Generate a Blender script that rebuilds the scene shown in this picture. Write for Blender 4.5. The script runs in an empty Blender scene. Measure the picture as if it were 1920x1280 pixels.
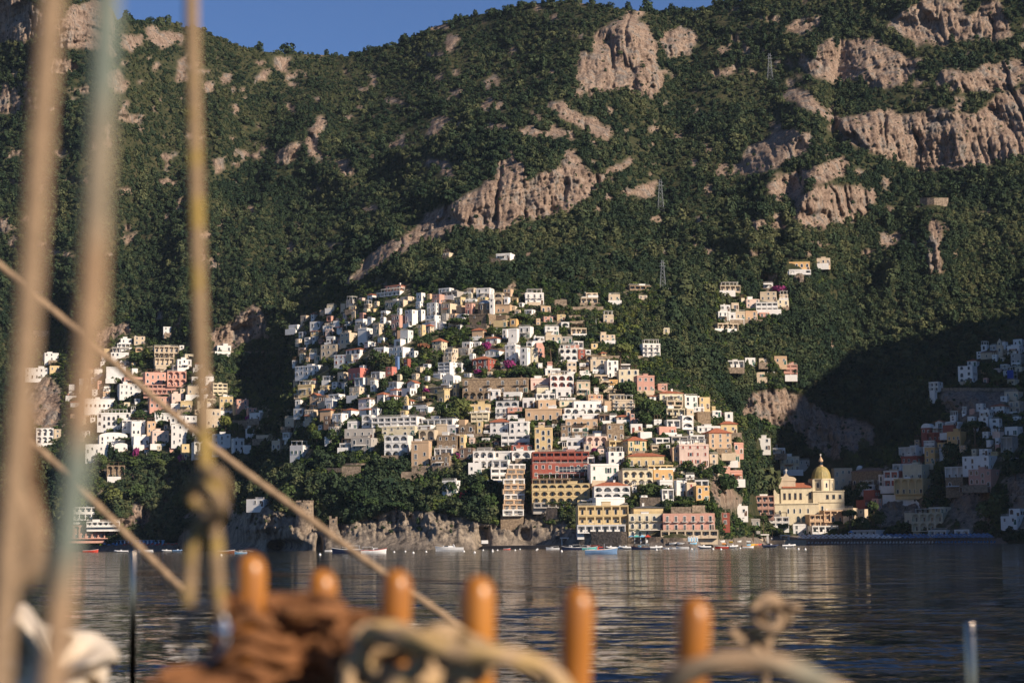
import bpy, math, random
import numpy as np
from mathutils import Vector, Matrix
R = math.radians
random.seed(7); RNG = np.random.default_rng(7)
sc = bpy.context.scene
COL = sc.collection

# ------------------------------------------------------------------ camera
F = 70.0 / 36.0 * 1920.0          # focal length in photo pixels
CAM = np.array([0.0, 0.0, 2.0])
TH = math.atan((1019.0 - 640.0) / F); RO = 0.0099
_r0 = np.array([1.0, 0, 0]); _u0 = np.array([0, -math.sin(TH), math.cos(TH)]); _f0 = np.array([0, math.cos(TH), math.sin(TH)])
_r = math.cos(RO) * _r0 - math.sin(RO) * _u0
_u = math.sin(RO) * _r0 + math.cos(RO) * _u0
def rays(px, py):
    px = np.asarray(px, float); py = np.asarray(py, float)
    a = ((px - 960.0) / F)[..., None]; b = (-(py - 640.0) / F)[..., None]
    return _f0 + a * _r + b * _u
def at(px, py, Y):
    """The point in the place that lies Y metres out from the camera in the direction (px, py)."""
    d = rays(px, py); k = (np.asarray(Y, float) / d[..., 1])[..., None]
    return CAM + d * k
def V(px, py, Y): return Vector(at(px, py, Y))
def horizon(px): return 1028.5 - 0.0099 * (np.asarray(px, float) - 230.0)
def on_water(px, py):
    d = rays(px, py); return Vector(CAM + d * (-2.0 / d[2]))

cd = bpy.data.cameras.new('camera'); cam = bpy.data.objects.new('camera', cd); COL.objects.link(cam)
cd.lens = 70; cd.sensor_width = 36; cd.clip_start = 0.1; cd.clip_end = 20000
cam.matrix_world = Matrix(((_r[0], _u[0], -_f0[0], CAM[0]), (_r[1], _u[1], -_f0[1], CAM[1]), (_r[2], _u[2], -_f0[2], CAM[2]), (0, 0, 0, 1)))
cd.dof.use_dof = True; cd.dof.focus_distance = 850; cd.dof.aperture_fstop = 4.2
cd.dof.aperture_blades = 9
sc.camera = cam

# ------------------------------------------------------------------ noise
def _h(ix, iy, iz):
    n = (ix.astype(np.int64) * 374761393 + iy.astype(np.int64) * 668265263 + iz.astype(np.int64) * 2147483647 + 1013904223) & 0xFFFFFFFF
    n = ((n ^ (n >> 13)) * 1274126177) & 0xFFFFFFFF
    n = ((n ^ (n >> 16)) * 2246822519) & 0xFFFFFFFF
    return ((n ^ (n >> 15)) & 0xFFFFFF) / float(0xFFFFFF)
def vnoise(x, y, s=0):
    ix = np.floor(x); iy = np.floor(y); fx = x - ix; fy = y - iy
    ix = ix.astype(np.int64); iy = iy.astype(np.int64); iz = np.zeros_like(ix) + s
    fx = fx * fx * (3 - 2 * fx); fy = fy * fy * (3 - 2 * fy)
    a = _h(ix, iy, iz); b = _h(ix + 1, iy, iz); c = _h(ix, iy + 1, iz); d = _h(ix + 1, iy + 1, iz)
    return (a * (1 - fx) + b * fx) * (1 - fy) + (c * (1 - fx) + d * fx) * fy
def fbm(x, y, o=4, s=0, ridge=False):
    t = np.zeros_like(np.asarray(x, float)); a = 1.0; w = 0
    for k in range(o):
        n = vnoise(x * 2.03 ** k + 17.3 * k, y * 2.03 ** k - 9.1 * k, s + k)
        if ridge: n = 1 - np.abs(2 * n - 1)
        t += a * n; w += a; a *= 0.5
    return t / w

# ------------------------------------------------------------------ materials
MATS = {}
def node_mat(name, base=(0.5, 0.5, 0.5), rough=0.8, metal=0.0, var=0.0, scale=1.0, dark=(0, 0, 0), spec=0.3, coord='Object', stretch=(1, 1, 1), bump=0.0, bscale=None, bdist=0.1):
    """Principled surface whose base colour wanders between BASE and a weathered tone with a noise of its own."""
    if name in MATS: return MATS[name]
    m = bpy.data.materials.new(name); m.use_nodes = True; nt = m.node_tree; N = nt.nodes; L = nt.links
    b = N['Principled BSDF']; b.inputs['Roughness'].default_value = rough; b.inputs['Metallic'].default_value = metal
    b.inputs['Specular IOR Level'].default_value = spec
    b.inputs['Base Color'].default_value = (*base, 1)
    if var > 0 or bump > 0:
        tc = N.new('ShaderNodeTexCoord'); mp = N.new('ShaderNodeMapping'); mp.inputs['Scale'].default_value = stretch
        L.new(tc.outputs[coord], mp.inputs['Vector'])
    if var > 0:
        nz = N.new('ShaderNodeTexNoise'); nz.inputs['Scale'].default_value = scale; nz.inputs['Detail'].default_value = 6; nz.inputs['Roughness'].default_value = 0.65
        L.new(mp.outputs[0], nz.inputs['Vector'])
        rp = N.new('ShaderNodeValToRGB'); rp.color_ramp.elements[0].position = 0.38; rp.color_ramp.elements[1].position = 0.62
        d = tuple(base[i] * (1 - var) + dark[i] * var for i in range(3))
        rp.color_ramp.elements[0].color = (*d, 1); rp.color_ramp.elements[1].color = (*base, 1)
        L.new(nz.outputs['Fac'], rp.inputs['Fac']); L.new(rp.outputs['Color'], b.inputs['Base Color'])
    if bump > 0:
        n2 = N.new('ShaderNodeTexNoise'); n2.inputs['Scale'].default_value = bscale or scale * 3; n2.inputs['Detail'].default_value = 5
        L.new(mp.outputs[0], n2.inputs['Vector'])
        bp = N.new('ShaderNodeBump'); bp.inputs['Strength'].default_value = bump; bp.inputs['Distance'].default_value = bdist
        L.new(n2.outputs['Fac'], bp.inputs['Height']); L.new(bp.outputs[0], b.inputs['Normal'])
    MATS[name] = m; return m

# ------------------------------------------------------------------ objects
def mesh_np(name, verts, faces, mats=(), fmat=None, smooth=False):
    me = bpy.data.meshes.new(name)
    me.from_pydata([tuple(v) for v in verts], [], faces)
    for m in mats: me.materials.append(m)
    if fmat is not None: me.polygons.foreach_set('material_index', np.asarray(fmat, np.int32))
    if smooth: me.polygons.foreach_set('use_smooth', np.ones(len(me.polygons), bool))
    me.update(); return me
def grid_mesh(name, P, mats, smooth=True):
    """P: rows x cols x 3 -> quad sheet, fast."""
    nr, nc = P.shape[:2]; me = bpy.data.meshes.new(name)
    me.vertices.add(nr * nc); me.vertices.foreach_set('co', P.reshape(-1).astype(np.float32))
    i = np.arange((nr - 1) * nc).reshape(nr - 1, nc)[:, :-1]
    q = np.stack([i, i + 1, i + 1 + nc, i + nc], -1).reshape(-1, 4)
    me.loops.add(q.size); me.loops.foreach_set('vertex_index', q.reshape(-1).astype(np.int32))
    me.polygons.add(len(q)); me.polygons.foreach_set('loop_start', np.arange(0, q.size, 4, dtype=np.int32))
    me.polygons.foreach_set('use_smooth', np.full(len(q), smooth))
    for m in mats: me.materials.append(m)
    me.update(calc_edges=True); return me
def link(name, data, parent=None, loc=None, rz=None, scale=None):
    o = bpy.data.objects.new(name, data); COL.objects.link(o)
    if parent is not None: o.parent = parent
    if loc is not None: o.location = loc
    if rz is not None: o.rotation_euler = (0, 0, rz)
    if scale is not None: o.scale = scale
    return o
def tag(o, label=None, cat=None, group=None, kind=None):
    for k, v in (('label', label), ('category', cat), ('group', group), ('kind', kind)):
        if v: o[k] = v
    return o
def dup_tree(o, parent=None):
    c = o.copy(); COL.objects.link(c); c.parent = parent
    if parent is not None: c.matrix_parent_inverse = o.matrix_parent_inverse
    for ch in o.children: dup_tree(ch, c)
    return c

class MB:
    """Collects shapes into one mesh."""
    def __init__(s): s.v = []; s.f = []; s.m = []
    def add(s, v, f, m=0):
        k = len(s.v); s.v += [tuple(p) for p in v]; s.f += [tuple(i + k for i in q) for q in f]; s.m += [m] * len(f)
    def box(s, x0, x1, y0, y1, z0, z1, m=0):
        s.add([(x0, y0, z0), (x1, y0, z0), (x1, y1, z0), (x0, y1, z0), (x0, y0, z1), (x1, y0, z1), (x1, y1, z1), (x0, y1, z1)],
              [(0, 3, 2, 1), (4, 5, 6, 7), (0, 1, 5, 4), (1, 2, 6, 5), (2, 3, 7, 6), (3, 0, 4, 7)], m)
    def lathe(s, prof, n=16, m=0, c=(0, 0, 0), sx=1, sy=1):
        v = []; f = []
        for r, z in prof:
            for k in range(n):
                a = 2 * math.pi * k / n; v.append((c[0] + r * math.cos(a) * sx, c[1] + r * math.sin(a) * sy, c[2] + z))
        for i in range(len(prof) - 1):
            for k in range(n):
                k2 = (k + 1) % n; f.append((i * n + k, i * n + k2, (i + 1) * n + k2, (i + 1) * n + k))
        f.append(tuple(range(n))[::-1]); f.append(tuple((len(prof) - 1) * n + k for k in range(n)))
        s.add(v, f, m)
    def tube(s, pts, r, n=8, m=0, lobes=0, twist=0.0, lob=0.14, taper=None):
        pts = [Vector(p) for p in pts]; N = len(pts); v = []; f = []
        t0 = (pts[1] - pts[0]).normalized(); up = Vector((0, 0, 1)) if abs(t0.z) < 0.9 else Vector((0, 1, 0))
        a = t0.cross(up).normalized(); L = 0.0
        for i, p in enumerate(pts):
            t = (pts[min(i + 1, N - 1)] - pts[max(i - 1, 0)]).normalized()
            a = (a - t * a.dot(t)).normalized(); b = t.cross(a)
            if i: L += (p - pts[i - 1]).length
            rr = (r if taper is None else r * taper[i])
            for k in range(n):
                w = 2 * math.pi * k / n
                q = rr * (1 + (lob * math.cos(lobes * (w - L * twist)) if lobes else 0))
                v.append(p + a * (q * math.cos(w)) + b * (q * math.sin(w)))
        for i in range(N - 1):
            for k in range(n):
                k2 = (k + 1) % n; f.append((i * n + k, i * n + k2, (i + 1) * n + k2, (i + 1) * n + k))
        f.append(tuple(range(n))[::-1]); f.append(tuple((N - 1) * n + k for k in range(n)))
        s.add(v, f, m)
    def mesh(s, name, mats, smooth=False): return mesh_np(name, s.v, s.f, mats, s.m, smooth)
    def obj(s, name, mats, parent=None, smooth=False, **k): return link(name, s.mesh(name, mats, smooth), parent, **k)
# ------------------------------------------------------------------ terrain
def interp(tab):
    xs = np.array([a for a, b in tab], float); ys = np.array([b for a, b in tab], float)
    return lambda x: np.interp(x, xs, ys)
D0 = interp([(-700, 1260), (-300, 1200), (0, 1150), (230, 1098), (340, 1085), (385, 1040), (412, 880), (440, 860), (600, 829), (800, 800), (1000, 794), (1100, 772), (1200, 760), (1300, 752), (1345, 768), (1400, 870), (1500, 930), (1700, 905), (1800, 880), (1900, 840), (2000, 810), (2400, 780)])
def YW(px): return horizon(px) + F * 2.0 / D0(px)
YS = interp([(-700, -200), (-100, -80), (60, -40), (120, -22), (145, 4), (165, -2), (195, 4), (210, 17), (216, 40), (232, 40), (260, 42), (300, 45), (350, 52), (380, 58), (430, 80), (470, 93), (530, 102), (600, 103), (640, 105), (650, 107), (700, 90), (745, 83), (800, 55), (850, 40), (900, 27), (940, 21), (960, 13), (1000, 7), (1060, 3), (1110, 9), (1130, 12), (1180, 19), (1240, 25), (1330, 17), (1345, 6), (1400, 0), (1480, -10), (1600, -60), (1750, -130), (1920, -200), (2400, -280)])
YSKY = interp([(-700, 1560), (100, 1350), (190, 1370), (222, 1440), (300, 1500), (640, 1600), (900, 1500), (1100, 1420), (1400, 1390), (1700, 1340), (1920, 1290), (2400, 1210)])
CP = [(230, 1005, 1112), (200, 950, 1120), (100, 720, 1260), (60, 800, 1200), (300, 700, 1215), (300, 850, 1145), (200, 640, 1250), (300, 640, 1245), (330, 960, 1105), (360, 900, 1120), (385, 945, 1085), (405, 880, 1090), (450, 600, 1225), (420, 700, 1180), (420, 830, 1105), (500, 700, 1185), (480, 830, 1085), (440, 940, 915),
      (480, 950, 865), (560, 960, 842), (600, 985, 833), (560, 880, 880), (550, 750, 1012), (620, 640, 1085), (540, 620, 1165), (700, 950, 825), (700, 880, 842), (700, 780, 885), (700, 680, 955), (700, 600, 1035), (720, 550, 1088),
      (850, 985, 803), (850, 900, 825), (850, 800, 862), (850, 700, 920), (850, 600, 990), (850, 545, 1035), (1000, 985, 798), (1000, 900, 818), (1000, 800, 852), (1000, 700, 905), (1000, 600, 975), (960, 540, 1030),
      (1130, 985, 781), (1130, 900, 805), (1130, 800, 845), (1150, 700, 915), (1150, 600, 985), (1150, 540, 1030), (1290, 1005, 758), (1290, 985, 764), (1210, 1000, 764), (1280, 900, 798), (1280, 800, 845), (1260, 720, 915), (1260, 620, 990), (1380, 900, 845), (1380, 960, 815), (1380, 830, 875),
      (1500, 1008, 952), (1700, 1006, 925), (1850, 1004, 880), (1520, 960, 965), (1600, 900, 985), (1430, 950, 930), (1440, 870, 985), (1480, 800, 1010), (1600, 800, 1020), (1420, 740, 1010), (1560, 740, 1050), (1600, 700, 1080), (1600, 620, 1140), (1650, 960, 945), (1720, 990, 925), (1700, 900, 955), (1750, 840, 975), (1780, 990, 895), (1800, 900, 925), (1850, 960, 885), (1900, 960, 868), (1880, 860, 905), (1860, 780, 950), (1900, 740, 985), (1760, 740, 1000), (1850, 680, 1030), (1900, 640, 1060), (1780, 660, 1080), (1700, 560, 1150), (1900, 560, 1120),
      (1400, 590, 1050), (1450, 690, 1010), (1350, 760, 950), (1340, 660, 1000), (1500, 500, 1110), (1550, 620, 1085), (1250, 520, 1060),
      (1150, 450, 1110), (1000, 450, 1130), (900, 430, 1150), (800, 430, 1180), (700, 500, 1150), (655, 515, 1158), (730, 450, 1170), (640, 545, 1160), (980, 310, 1190), (1080, 390, 1145), (1100, 290, 1195), (850, 380, 1180), (1100, 200, 1290), (1160, 170, 1300), (1190, 50, 1355), (1080, 120, 1350), (950, 150, 1370), (850, 250, 1330), (750, 330, 1330), (650, 380, 1330), (600, 300, 1400), (700, 200, 1460), (550, 430, 1350), (480, 500, 1330), (500, 350, 1420), (400, 450, 1330), (400, 300, 1410), (300, 200, 1410), (300, 400, 1350), (200, 200, 1350), (160, 100, 1340), (200, 400, 1340), (200, 550, 1290), (50, 500, 1300), (50, 300, 1330), (50, 100, 1350), (350, 560, 1290), (450, 200, 1480),
      (1300, 100, 1350), (1300, 250, 1260), (1300, 400, 1150), (1420, 300, 1215), (1480, 250, 1235), (1500, 350, 1175), (1560, 330, 1170), (1560, 410, 1150), (1440, 460, 1130), (1450, 150, 1310), (1540, 120, 1300), (1650, 130, 1290), (1640, 220, 1225), (1700, 300, 1205), (1800, 300, 1195), (1800, 210, 1215), (1850, 150, 1260), (1780, 60, 1300), (1900, 30, 1300), (1750, 380, 1170), (1650, 420, 1160), (1750, 490, 1140), (1900, 450, 1140), (2050, 300, 1180), (2200, 700, 930), (2200, 400, 1110), (2100, 900, 850), (-200, 600, 1310), (-400, 300, 1420), (-300, 900, 1210)]
_pts = []; _val = []
for px in range(-600, 2401, 100):
    _pts.append((px, float(YW(px)))); _val.append(float(D0(px)))
    _pts.append((px, float(YS(px)))); _val.append(float(YSKY(px)))
for a, b, c in CP: _pts.append((a, b)); _val.append(c)
_pts = np.array(_pts) / 500.0; _val = np.array(_val)
def _tps(d2): return 0.5 * d2 * np.log(d2 + 1e-9)
_n = len(_pts); _A = np.zeros((_n + 3, _n + 3))
_A[:_n, :_n] = _tps(((_pts[:, None] - _pts[None]) ** 2).sum(-1)) + 0.002 * np.eye(_n)
_A[:_n, _n] = 1; _A[:_n, _n + 1:] = _pts; _A[_n, :_n] = 1; _A[_n + 1:, :_n] = _pts.T
_w = np.linalg.solve(_A, np.concatenate([_val, np.zeros(3)]))
def rbf(px, py):
    q = np.stack([px, py], -1).reshape(-1, 2) / 500.0; out = np.empty(len(q))
    for i in range(0, len(q), 20000):
        c = q[i:i + 20000]
        d2 = ((c[:, None, :] - _pts[None]) ** 2).sum(-1)
        out[i:i + 20000] = _tps(d2) @ _w[:_n] + _w[_n] + c @ _w[_n + 1:]
    return out.reshape(np.shape(px))

NC, NR = 1521, 540
PXS = np.linspace(-560, 2480, NC); TT = np.linspace(0, 1, NR)
GPX = np.repeat(PXS[None], NR, 0)
_yw = YW(PXS); _ys = YS(PXS)
GPY = _yw[None] + (_ys - _yw)[None] * TT[:, None]
# the smooth base on a coarse grid, then stretched to the fine one
_cx = np.linspace(-560, 2480, 191); _ct = np.linspace(0, 1, 136)
_cpx = np.repeat(_cx[None], 136, 0); _cpy = YW(_cx)[None] + (YS(_cx) - YW(_cx))[None] * _ct[:, None]
_cY = rbf(_cpx, _cpy)
def bil(A, fx, fy):
    x0 = np.clip(np.floor(fx).astype(int), 0, A.shape[1] - 2); y0 = np.clip(np.floor(fy).astype(int), 0, A.shape[0] - 2)
    a = fx - x0; b = fy - y0
    return (A[y0, x0] * (1 - a) + A[y0, x0 + 1] * a) * (1 - b) + (A[y0 + 1, x0] * (1 - a) + A[y0 + 1, x0 + 1] * a) * b
GY = bil(_cY, (GPX + 560) / 3040 * 190, np.repeat((TT * 135)[:, None], NC, 1))
k = np.clip(TT / 0.02, 0, 1)[:, None]; GY = GY * k + D0(PXS)[None] * (1 - k)

def inpoly(px, py, poly):
    r = np.zeros(np.shape(px), bool); n = len(poly)
    for i in range(n):
        x1, y1 = poly[i]; x2, y2 = poly[(i + 1) % n]
        if y1 == y2: continue
        c = ((y1 > py) != (y2 > py)) & (px < (x2 - x1) * (py - y1) / (y2 - y1) + x1); r ^= c
    return r
def mask(polys, jit=7.0):
    jx = (fbm(GPX / 22, GPY / 22, 3, 5) - 0.5) * 2 * jit * 1.4; jy = (fbm(GPX / 22, GPY / 22, 3, 11) - 0.5) * 2 * jit * 1.4
    m = np.zeros(GPX.shape, bool); X = GPX + jx; Y = GPY + jy
    for p in polys:
        a = np.array(p); 
        c0, c1 = np.searchsorted(PXS, [a[:, 0].min() - 20, a[:, 0].max() + 20])
        m[:, c0:c1] |= inpoly(X[:, c0:c1], Y[:, c0:c1], p)
    return m
def blur(A, n):
    for ax in (0, 1):
        for _ in range(2):
            c = np.cumsum(np.pad(A, [(n + 1, n) if i == ax else (0, 0) for i in (0, 1)], mode='edge'), axis=ax)
            A = (np.take(c, range(2 * n + 1, c.shape[ax]), ax) - np.take(c, range(0, c.shape[ax] - 2 * n - 1), ax)) / (2 * n + 1)
    return A

# spurs and gullies: crest line, depth of relief (m), reach to its two sides (px)
def seg_dist(poly, px, py):
    best = np.full(px.shape, 1e9); sgn = np.ones(px.shape); along = np.zeros(px.shape); L = 0
    tot = sum(math.dist(poly[i], poly[i + 1]) for i in range(len(poly) - 1))
    for (x1, y1), (x2, y2) in zip(poly[:-1], poly[1:]):
        l = math.dist((x1, y1), (x2, y2)); tx, ty = (x2 - x1) / l, (y2 - y1) / l
        u = (px - x1) * tx + (py - y1) * ty; uc = np.clip(u, 0, l)
        dx = px - x1 - uc * tx; dy = py - y1 - uc * ty; d = np.hypot(dx, dy)
        s = np.sign(tx * dy - ty * dx); w = d < best
        best = np.where(w, d, best); sgn = np.where(w, s, sgn); along = np.where(w, (L + u) / tot, along); L += l
    return best * sgn, along
SPURS = [  # drawn upwards, so the positive side is the right-hand one
    ([(560, 610), (640, 505), (690, 445), (780, 378), (880, 318), (960, 262), (1080, 170), (1130, 100)], 20, 34, 230),
    ([(480, 800), (500, 700), (545, 590), (640, 470), (760, 340), (880, 262)], -12, 70, 60),
    ([(440, 600), (470, 450), (520, 315), (570, 230), (620, 160)], 44, 40, 95),
    ([(320, 640), (350, 480), (400, 330), (430, 180)], 34, 40, 90),
    ([(700, 330), (800, 255), (900, 205), (1010, 150), (1100, 80)], 38, 26, 120),
    ([(620, 380), (700, 250), (790, 150), (860, 70)], 30, 30, 100),
    ([(1395, 510), (1418, 430), (1450, 330), (1500, 235), (1530, 160)], 48, 46, 120),
    ([(1480, 480), (1500, 400), (1520, 330), (1560, 280)], 22, 14, 90),
    ([(1600, 640), (1680, 520), (1740, 420), (1760, 360)], 34, 40, 90),
    ([(1560, 300), (1565, 180), (1580, 70)], -26, 16, 40),
    ([(1240, 520), (1245, 380), (1240, 250), (1300, 120)], -30, 60, 60),
    ([(120, 640), (150, 400), (190, 200)], 30, 50, 60),
    ([(1420, 1000), (1420, 900), (1400, 800), (1370, 700)], -22, 40, 40),
    ([(430, 1000), (430, 940), (470, 880)], -14, 30, 60),
]
TOWN_POLY = [(545, 610), (700, 520), (840, 535), (1010, 535), (1225, 545), (1225, 660), (1330, 720), (1395, 790), (1400, 1010), (1100, 1000), (940, 990), (930, 880), (690, 870), (545, 870), (430, 860), (380, 870), (150, 870), (60, 830), (60, 680), (200, 630), (350, 640), (420, 720), (520, 760)]
TOWN2 = [(1590, 1000), (1595, 870), (1690, 830), (1780, 770), (1840, 740), (1990, 720), (1990, 1000)]
town = blur((mask([TOWN_POLY, TOWN2], 10)).astype(float), 5)
rel = np.zeros_like(GY)
for poly, A, wl, wr in SPURS:
    d, al = seg_dist(poly, GPX, GPY)
    w = np.where(d < 0, np.exp(-np.abs(d / wl) ** 1.5), np.exp(-np.abs(d / wr) ** 1.5))
    rel -= (1 - .85 * town) * A * w * np.clip(np.minimum((al + 0.02) * 6, (1.05 - al) * 5), 0, 1)
GX0 = at(GPX, GPY, GY); wx = GX0[..., 0]; wz = GX0[..., 2]
n1 = fbm(wx / 62, wz / 50, 4, 21) - 0.5; n2 = fbm(wx / 17, wz / 15, 3, 31) - 0.5
rel += (n1 * 44 + n2 * 12) * (1 - 0.93 * town)
edge = np.clip((TT - 0.012) / 0.05, 0, 1)[:, None]
GY = GY + rel * edge
GY = np.maximum.accumulate(np.maximum(GY, D0(PXS)[None]), axis=0) + np.linspace(0, 70, NR)[:, None]

ROCKS = [
    [(772, 437), (806, 399), (834, 385), (853, 378), (892, 357), (909, 339), (930, 340), (930, 309), (964, 292), (981, 306), (988, 344), (1009, 330), (1057, 313), (1061, 285), (1078, 282), (1088, 302), (1109, 323), (1136, 323), (1184, 289), (1189, 299), (1136, 337), (1122, 351), (1081, 382), (1071, 399), (1036, 406), (978, 412), (944, 430), (902, 435), (875, 423), (861, 433), (800, 452), (740, 482), (700, 508), (655, 537), (646, 530), (690, 478), (730, 452)],
    [(1074, 144), (1092, 117), (1116, 96), (1112, 65), (1136, 48), (1157, 38), (1184, 24), (1198, 45), (1219, 48), (1236, 86), (1232, 113), (1243, 144), (1243, 165), (1229, 187), (1198, 179), (1171, 168), (1129, 172), (1095, 165)],
    [(1237, 75), (1256, 49), (1297, 60), (1312, 75), (1294, 105), (1252, 109)], [(1331, 146), (1365, 124), (1399, 116), (1376, 139)], [(1387, 97), (1399, 82), (1414, 90), (1402, 101)],
    [(1023, 196), (1057, 191), (1067, 203), (1116, 223), (1147, 247), (1147, 263), (1119, 254), (1081, 234), (1057, 223)], [(961, 251), (988, 237), (1030, 241), (1078, 247), (1074, 261), (995, 254)], [(1095, 272), (1116, 261), (1122, 272)],
    [(1184, 361), (1198, 347), (1236, 339), (1232, 371), (1212, 371)], [(1129, 381), (1136, 361), (1147, 364), (1143, 381)], [(792, 254), (806, 237), (823, 220), (834, 220), (820, 251)], [(851, 237), (861, 220), (868, 237)], [(920, 206), (930, 189), (944, 187), (944, 204)], [(837, 93), (837, 69), (851, 64), (861, 72), (851, 93)], [(902, 158), (930, 144), (940, 148), (913, 170)],
    [(513, 307), (520, 290), (540, 270), (573, 267), (563, 283), (540, 310)], [(575, 290), (580, 245), (600, 215), (612, 225), (600, 260), (590, 290)], [(403, 327), (403, 303), (420, 293), (420, 317)], [(473, 160), (493, 127), (503, 127), (500, 153)], [(413, 150), (420, 133), (430, 137), (427, 157)], [(513, 127), (517, 107), (550, 113), (533, 133)], [(227, 90), (227, 63), (267, 63), (267, 87), (247, 95)], [(280, 87), (290, 63), (347, 63), (347, 77), (300, 90)],
    [(100, 87), (110, 50), (133, 10), (173, 0), (207, 7), (217, 40), (213, 100), (187, 97), (157, 90), (127, 90)], [(-30, 77), (-30, 0), (53, 0), (100, 50), (87, 67), (43, 80)], [(-20, 213), (0, 160), (17, 160), (17, 213)], [(20, 213), (20, 163), (37, 163), (37, 210)], [(87, 133), (100, 107), (143, 117), (147, 130), (113, 137)], [(200, 163), (200, 133), (217, 133), (247, 160), (233, 173)], [(333, 157), (333, 113), (353, 103), (353, 157)], [(383, 177), (377, 160), (400, 153), (400, 167)],
    [(394, 654), (394, 622), (420, 610), (437, 604), (449, 587), (472, 572), (493, 587), (502, 633), (467, 642), (437, 654)], [(175, 648), (181, 627), (204, 610), (233, 604), (251, 610), (239, 627), (204, 639), (198, 657)], [(290, 598), (290, 575), (303, 575), (303, 600)], [(327, 616), (335, 592), (341, 616)], [(-20, 438), (0, 406), (23, 412), (23, 438)], [(376, 487), (376, 470), (388, 470), (388, 487)], [(391, 502), (402, 487), (414, 499)], [(38, 735), (60, 715), (100, 712), (115, 730), (112, 790), (90, 803), (60, 790), (45, 770)], [(160, 735), (175, 708), (195, 712), (205, 732), (185, 742)], [(385, 720), (392, 690), (402, 712), (405, 745), (392, 750)],
    [(1470, 56), (1492, 34), (1537, 30), (1534, 45), (1500, 67)], [(1492, 124), (1500, 101), (1522, 112), (1534, 82), (1564, 71), (1571, 97), (1571, 154), (1530, 150)], [(1571, 157), (1571, 97), (1575, 71), (1612, 75), (1646, 75), (1699, 105), (1732, 109), (1706, 150), (1669, 165), (1635, 165), (1609, 150)], [(1661, 49), (1699, 22), (1732, 0), (1800, 0), (1815, 30), (1830, 22), (1845, 0), (1875, 7), (1894, 60), (1860, 75), (1830, 71), (1762, 86), (1699, 71)], [(1755, 165), (1762, 135), (1815, 135), (1845, 120), (1912, 109), (1940, 150), (1875, 172), (1837, 169), (1785, 172)],
    [(1462, 176), (1485, 161), (1522, 184), (1560, 214), (1579, 225), (1624, 214), (1650, 202), (1699, 214), (1755, 206), (1807, 210), (1837, 210), (1875, 176), (1920, 169), (1990, 180), (1990, 290), (1912, 292), (1837, 311), (1762, 319), (1717, 322), (1699, 300), (1650, 296), (1609, 274), (1575, 259), (1560, 229), (1519, 206)],
    [(1365, 334), (1402, 277), (1459, 244), (1485, 240), (1519, 255), (1515, 277), (1500, 292), (1440, 319), (1402, 330)], [(1507, 337), (1522, 311), (1582, 296), (1594, 304), (1582, 330), (1526, 351)], [(1432, 352), (1462, 330), (1507, 319), (1511, 345), (1492, 379), (1462, 371)], [(1489, 409), (1496, 371), (1530, 352), (1590, 345), (1642, 352), (1646, 371), (1624, 401), (1597, 416), (1571, 416), (1537, 431), (1515, 431), (1500, 420)], [(1455, 412), (1459, 394), (1468, 397), (1466, 420)], [(1642, 457), (1657, 435), (1695, 435), (1687, 454), (1657, 472)], [(1736, 469), (1740, 409), (1751, 409), (1762, 424), (1766, 515), (1740, 510)],
    [(1388, 780), (1395, 760), (1410, 740), (1440, 728), (1465, 732), (1502, 740), (1530, 757), (1553, 771), (1584, 782), (1633, 799), (1646, 806), (1643, 833), (1612, 850), (1560, 857), (1523, 840), (1498, 823), (1474, 802), (1440, 800), (1415, 790)],
    [(1550, 628), (1560, 643), (1560, 663), (1554, 657)], [(1416, 525), (1452, 513), (1464, 515), (1460, 529), (1432, 531)], [(1479, 531), (1487, 515), (1503, 511), (1509, 529)], [(1757, 740), (1770, 732), (1830, 732), (1900, 735), (1880, 760), (1850, 790), (1800, 788), (1770, 770)], [(1775, 925), (1790, 905), (1830, 905), (1860, 925), (1850, 960), (1860, 990), (1800, 995), (1785, 960)], [(1655, 936), (1730, 936), (1745, 945), (1700, 985), (1650, 985)], [(1890, 900), (1930, 880), (1930, 1000), (1890, 1000)], [(1343, 945), (1352, 920), (1372, 915), (1390, 930), (1388, 945), (1360, 960)], [(949, 536), (960, 527), (975, 535), (970, 545)],
    [(410, 1036), (415, 990), (450, 965), (470, 952), (520, 957), (560, 970), (600, 985), (640, 985), (670, 975), (700, 970), (730, 958), (780, 955), (820, 962), (850, 968), (890, 970), (920, 985), (960, 985), (1000, 980), (1060, 978), (1090, 1000), (1180, 1005), (1180, 1036)],
    [(975, 985), (968, 955), (1000, 945), (1020, 955), (1022, 985)], [(1335, 900), (1345, 880), (1360, 900), (1350, 935), (1338, 930)],
    [(230, 985), (245, 960), (275, 955), (290, 975), (260, 990)], [(325, 1031), (335, 1000), (352, 993), (372, 1010), (372, 1031)], [(240, 960), (260, 940), (275, 952), (262, 965)],
]
rock = mask(ROCKS, 6).astype(float)
# scattered small outcrops where the photo's slopes show them
q = fbm(GPX / 26, GPY / 17, 4, 77)
lots = np.clip((520 - GPY) / 200, 0, 1) * (1 - town)
rock = np.maximum(rock, ((q > 0.705) & (lots > 0.2)).astype(float))
q3 = fbm(GPX / 18, GPY / 13, 3, 97); low = (GPX > 180) & (GPX < 470) & (GPY > 880) & (GPY < 1010)
rock = np.maximum(rock, ((q3 > 0.63) & low).astype(float))
rs = blur(rock, 2)
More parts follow.
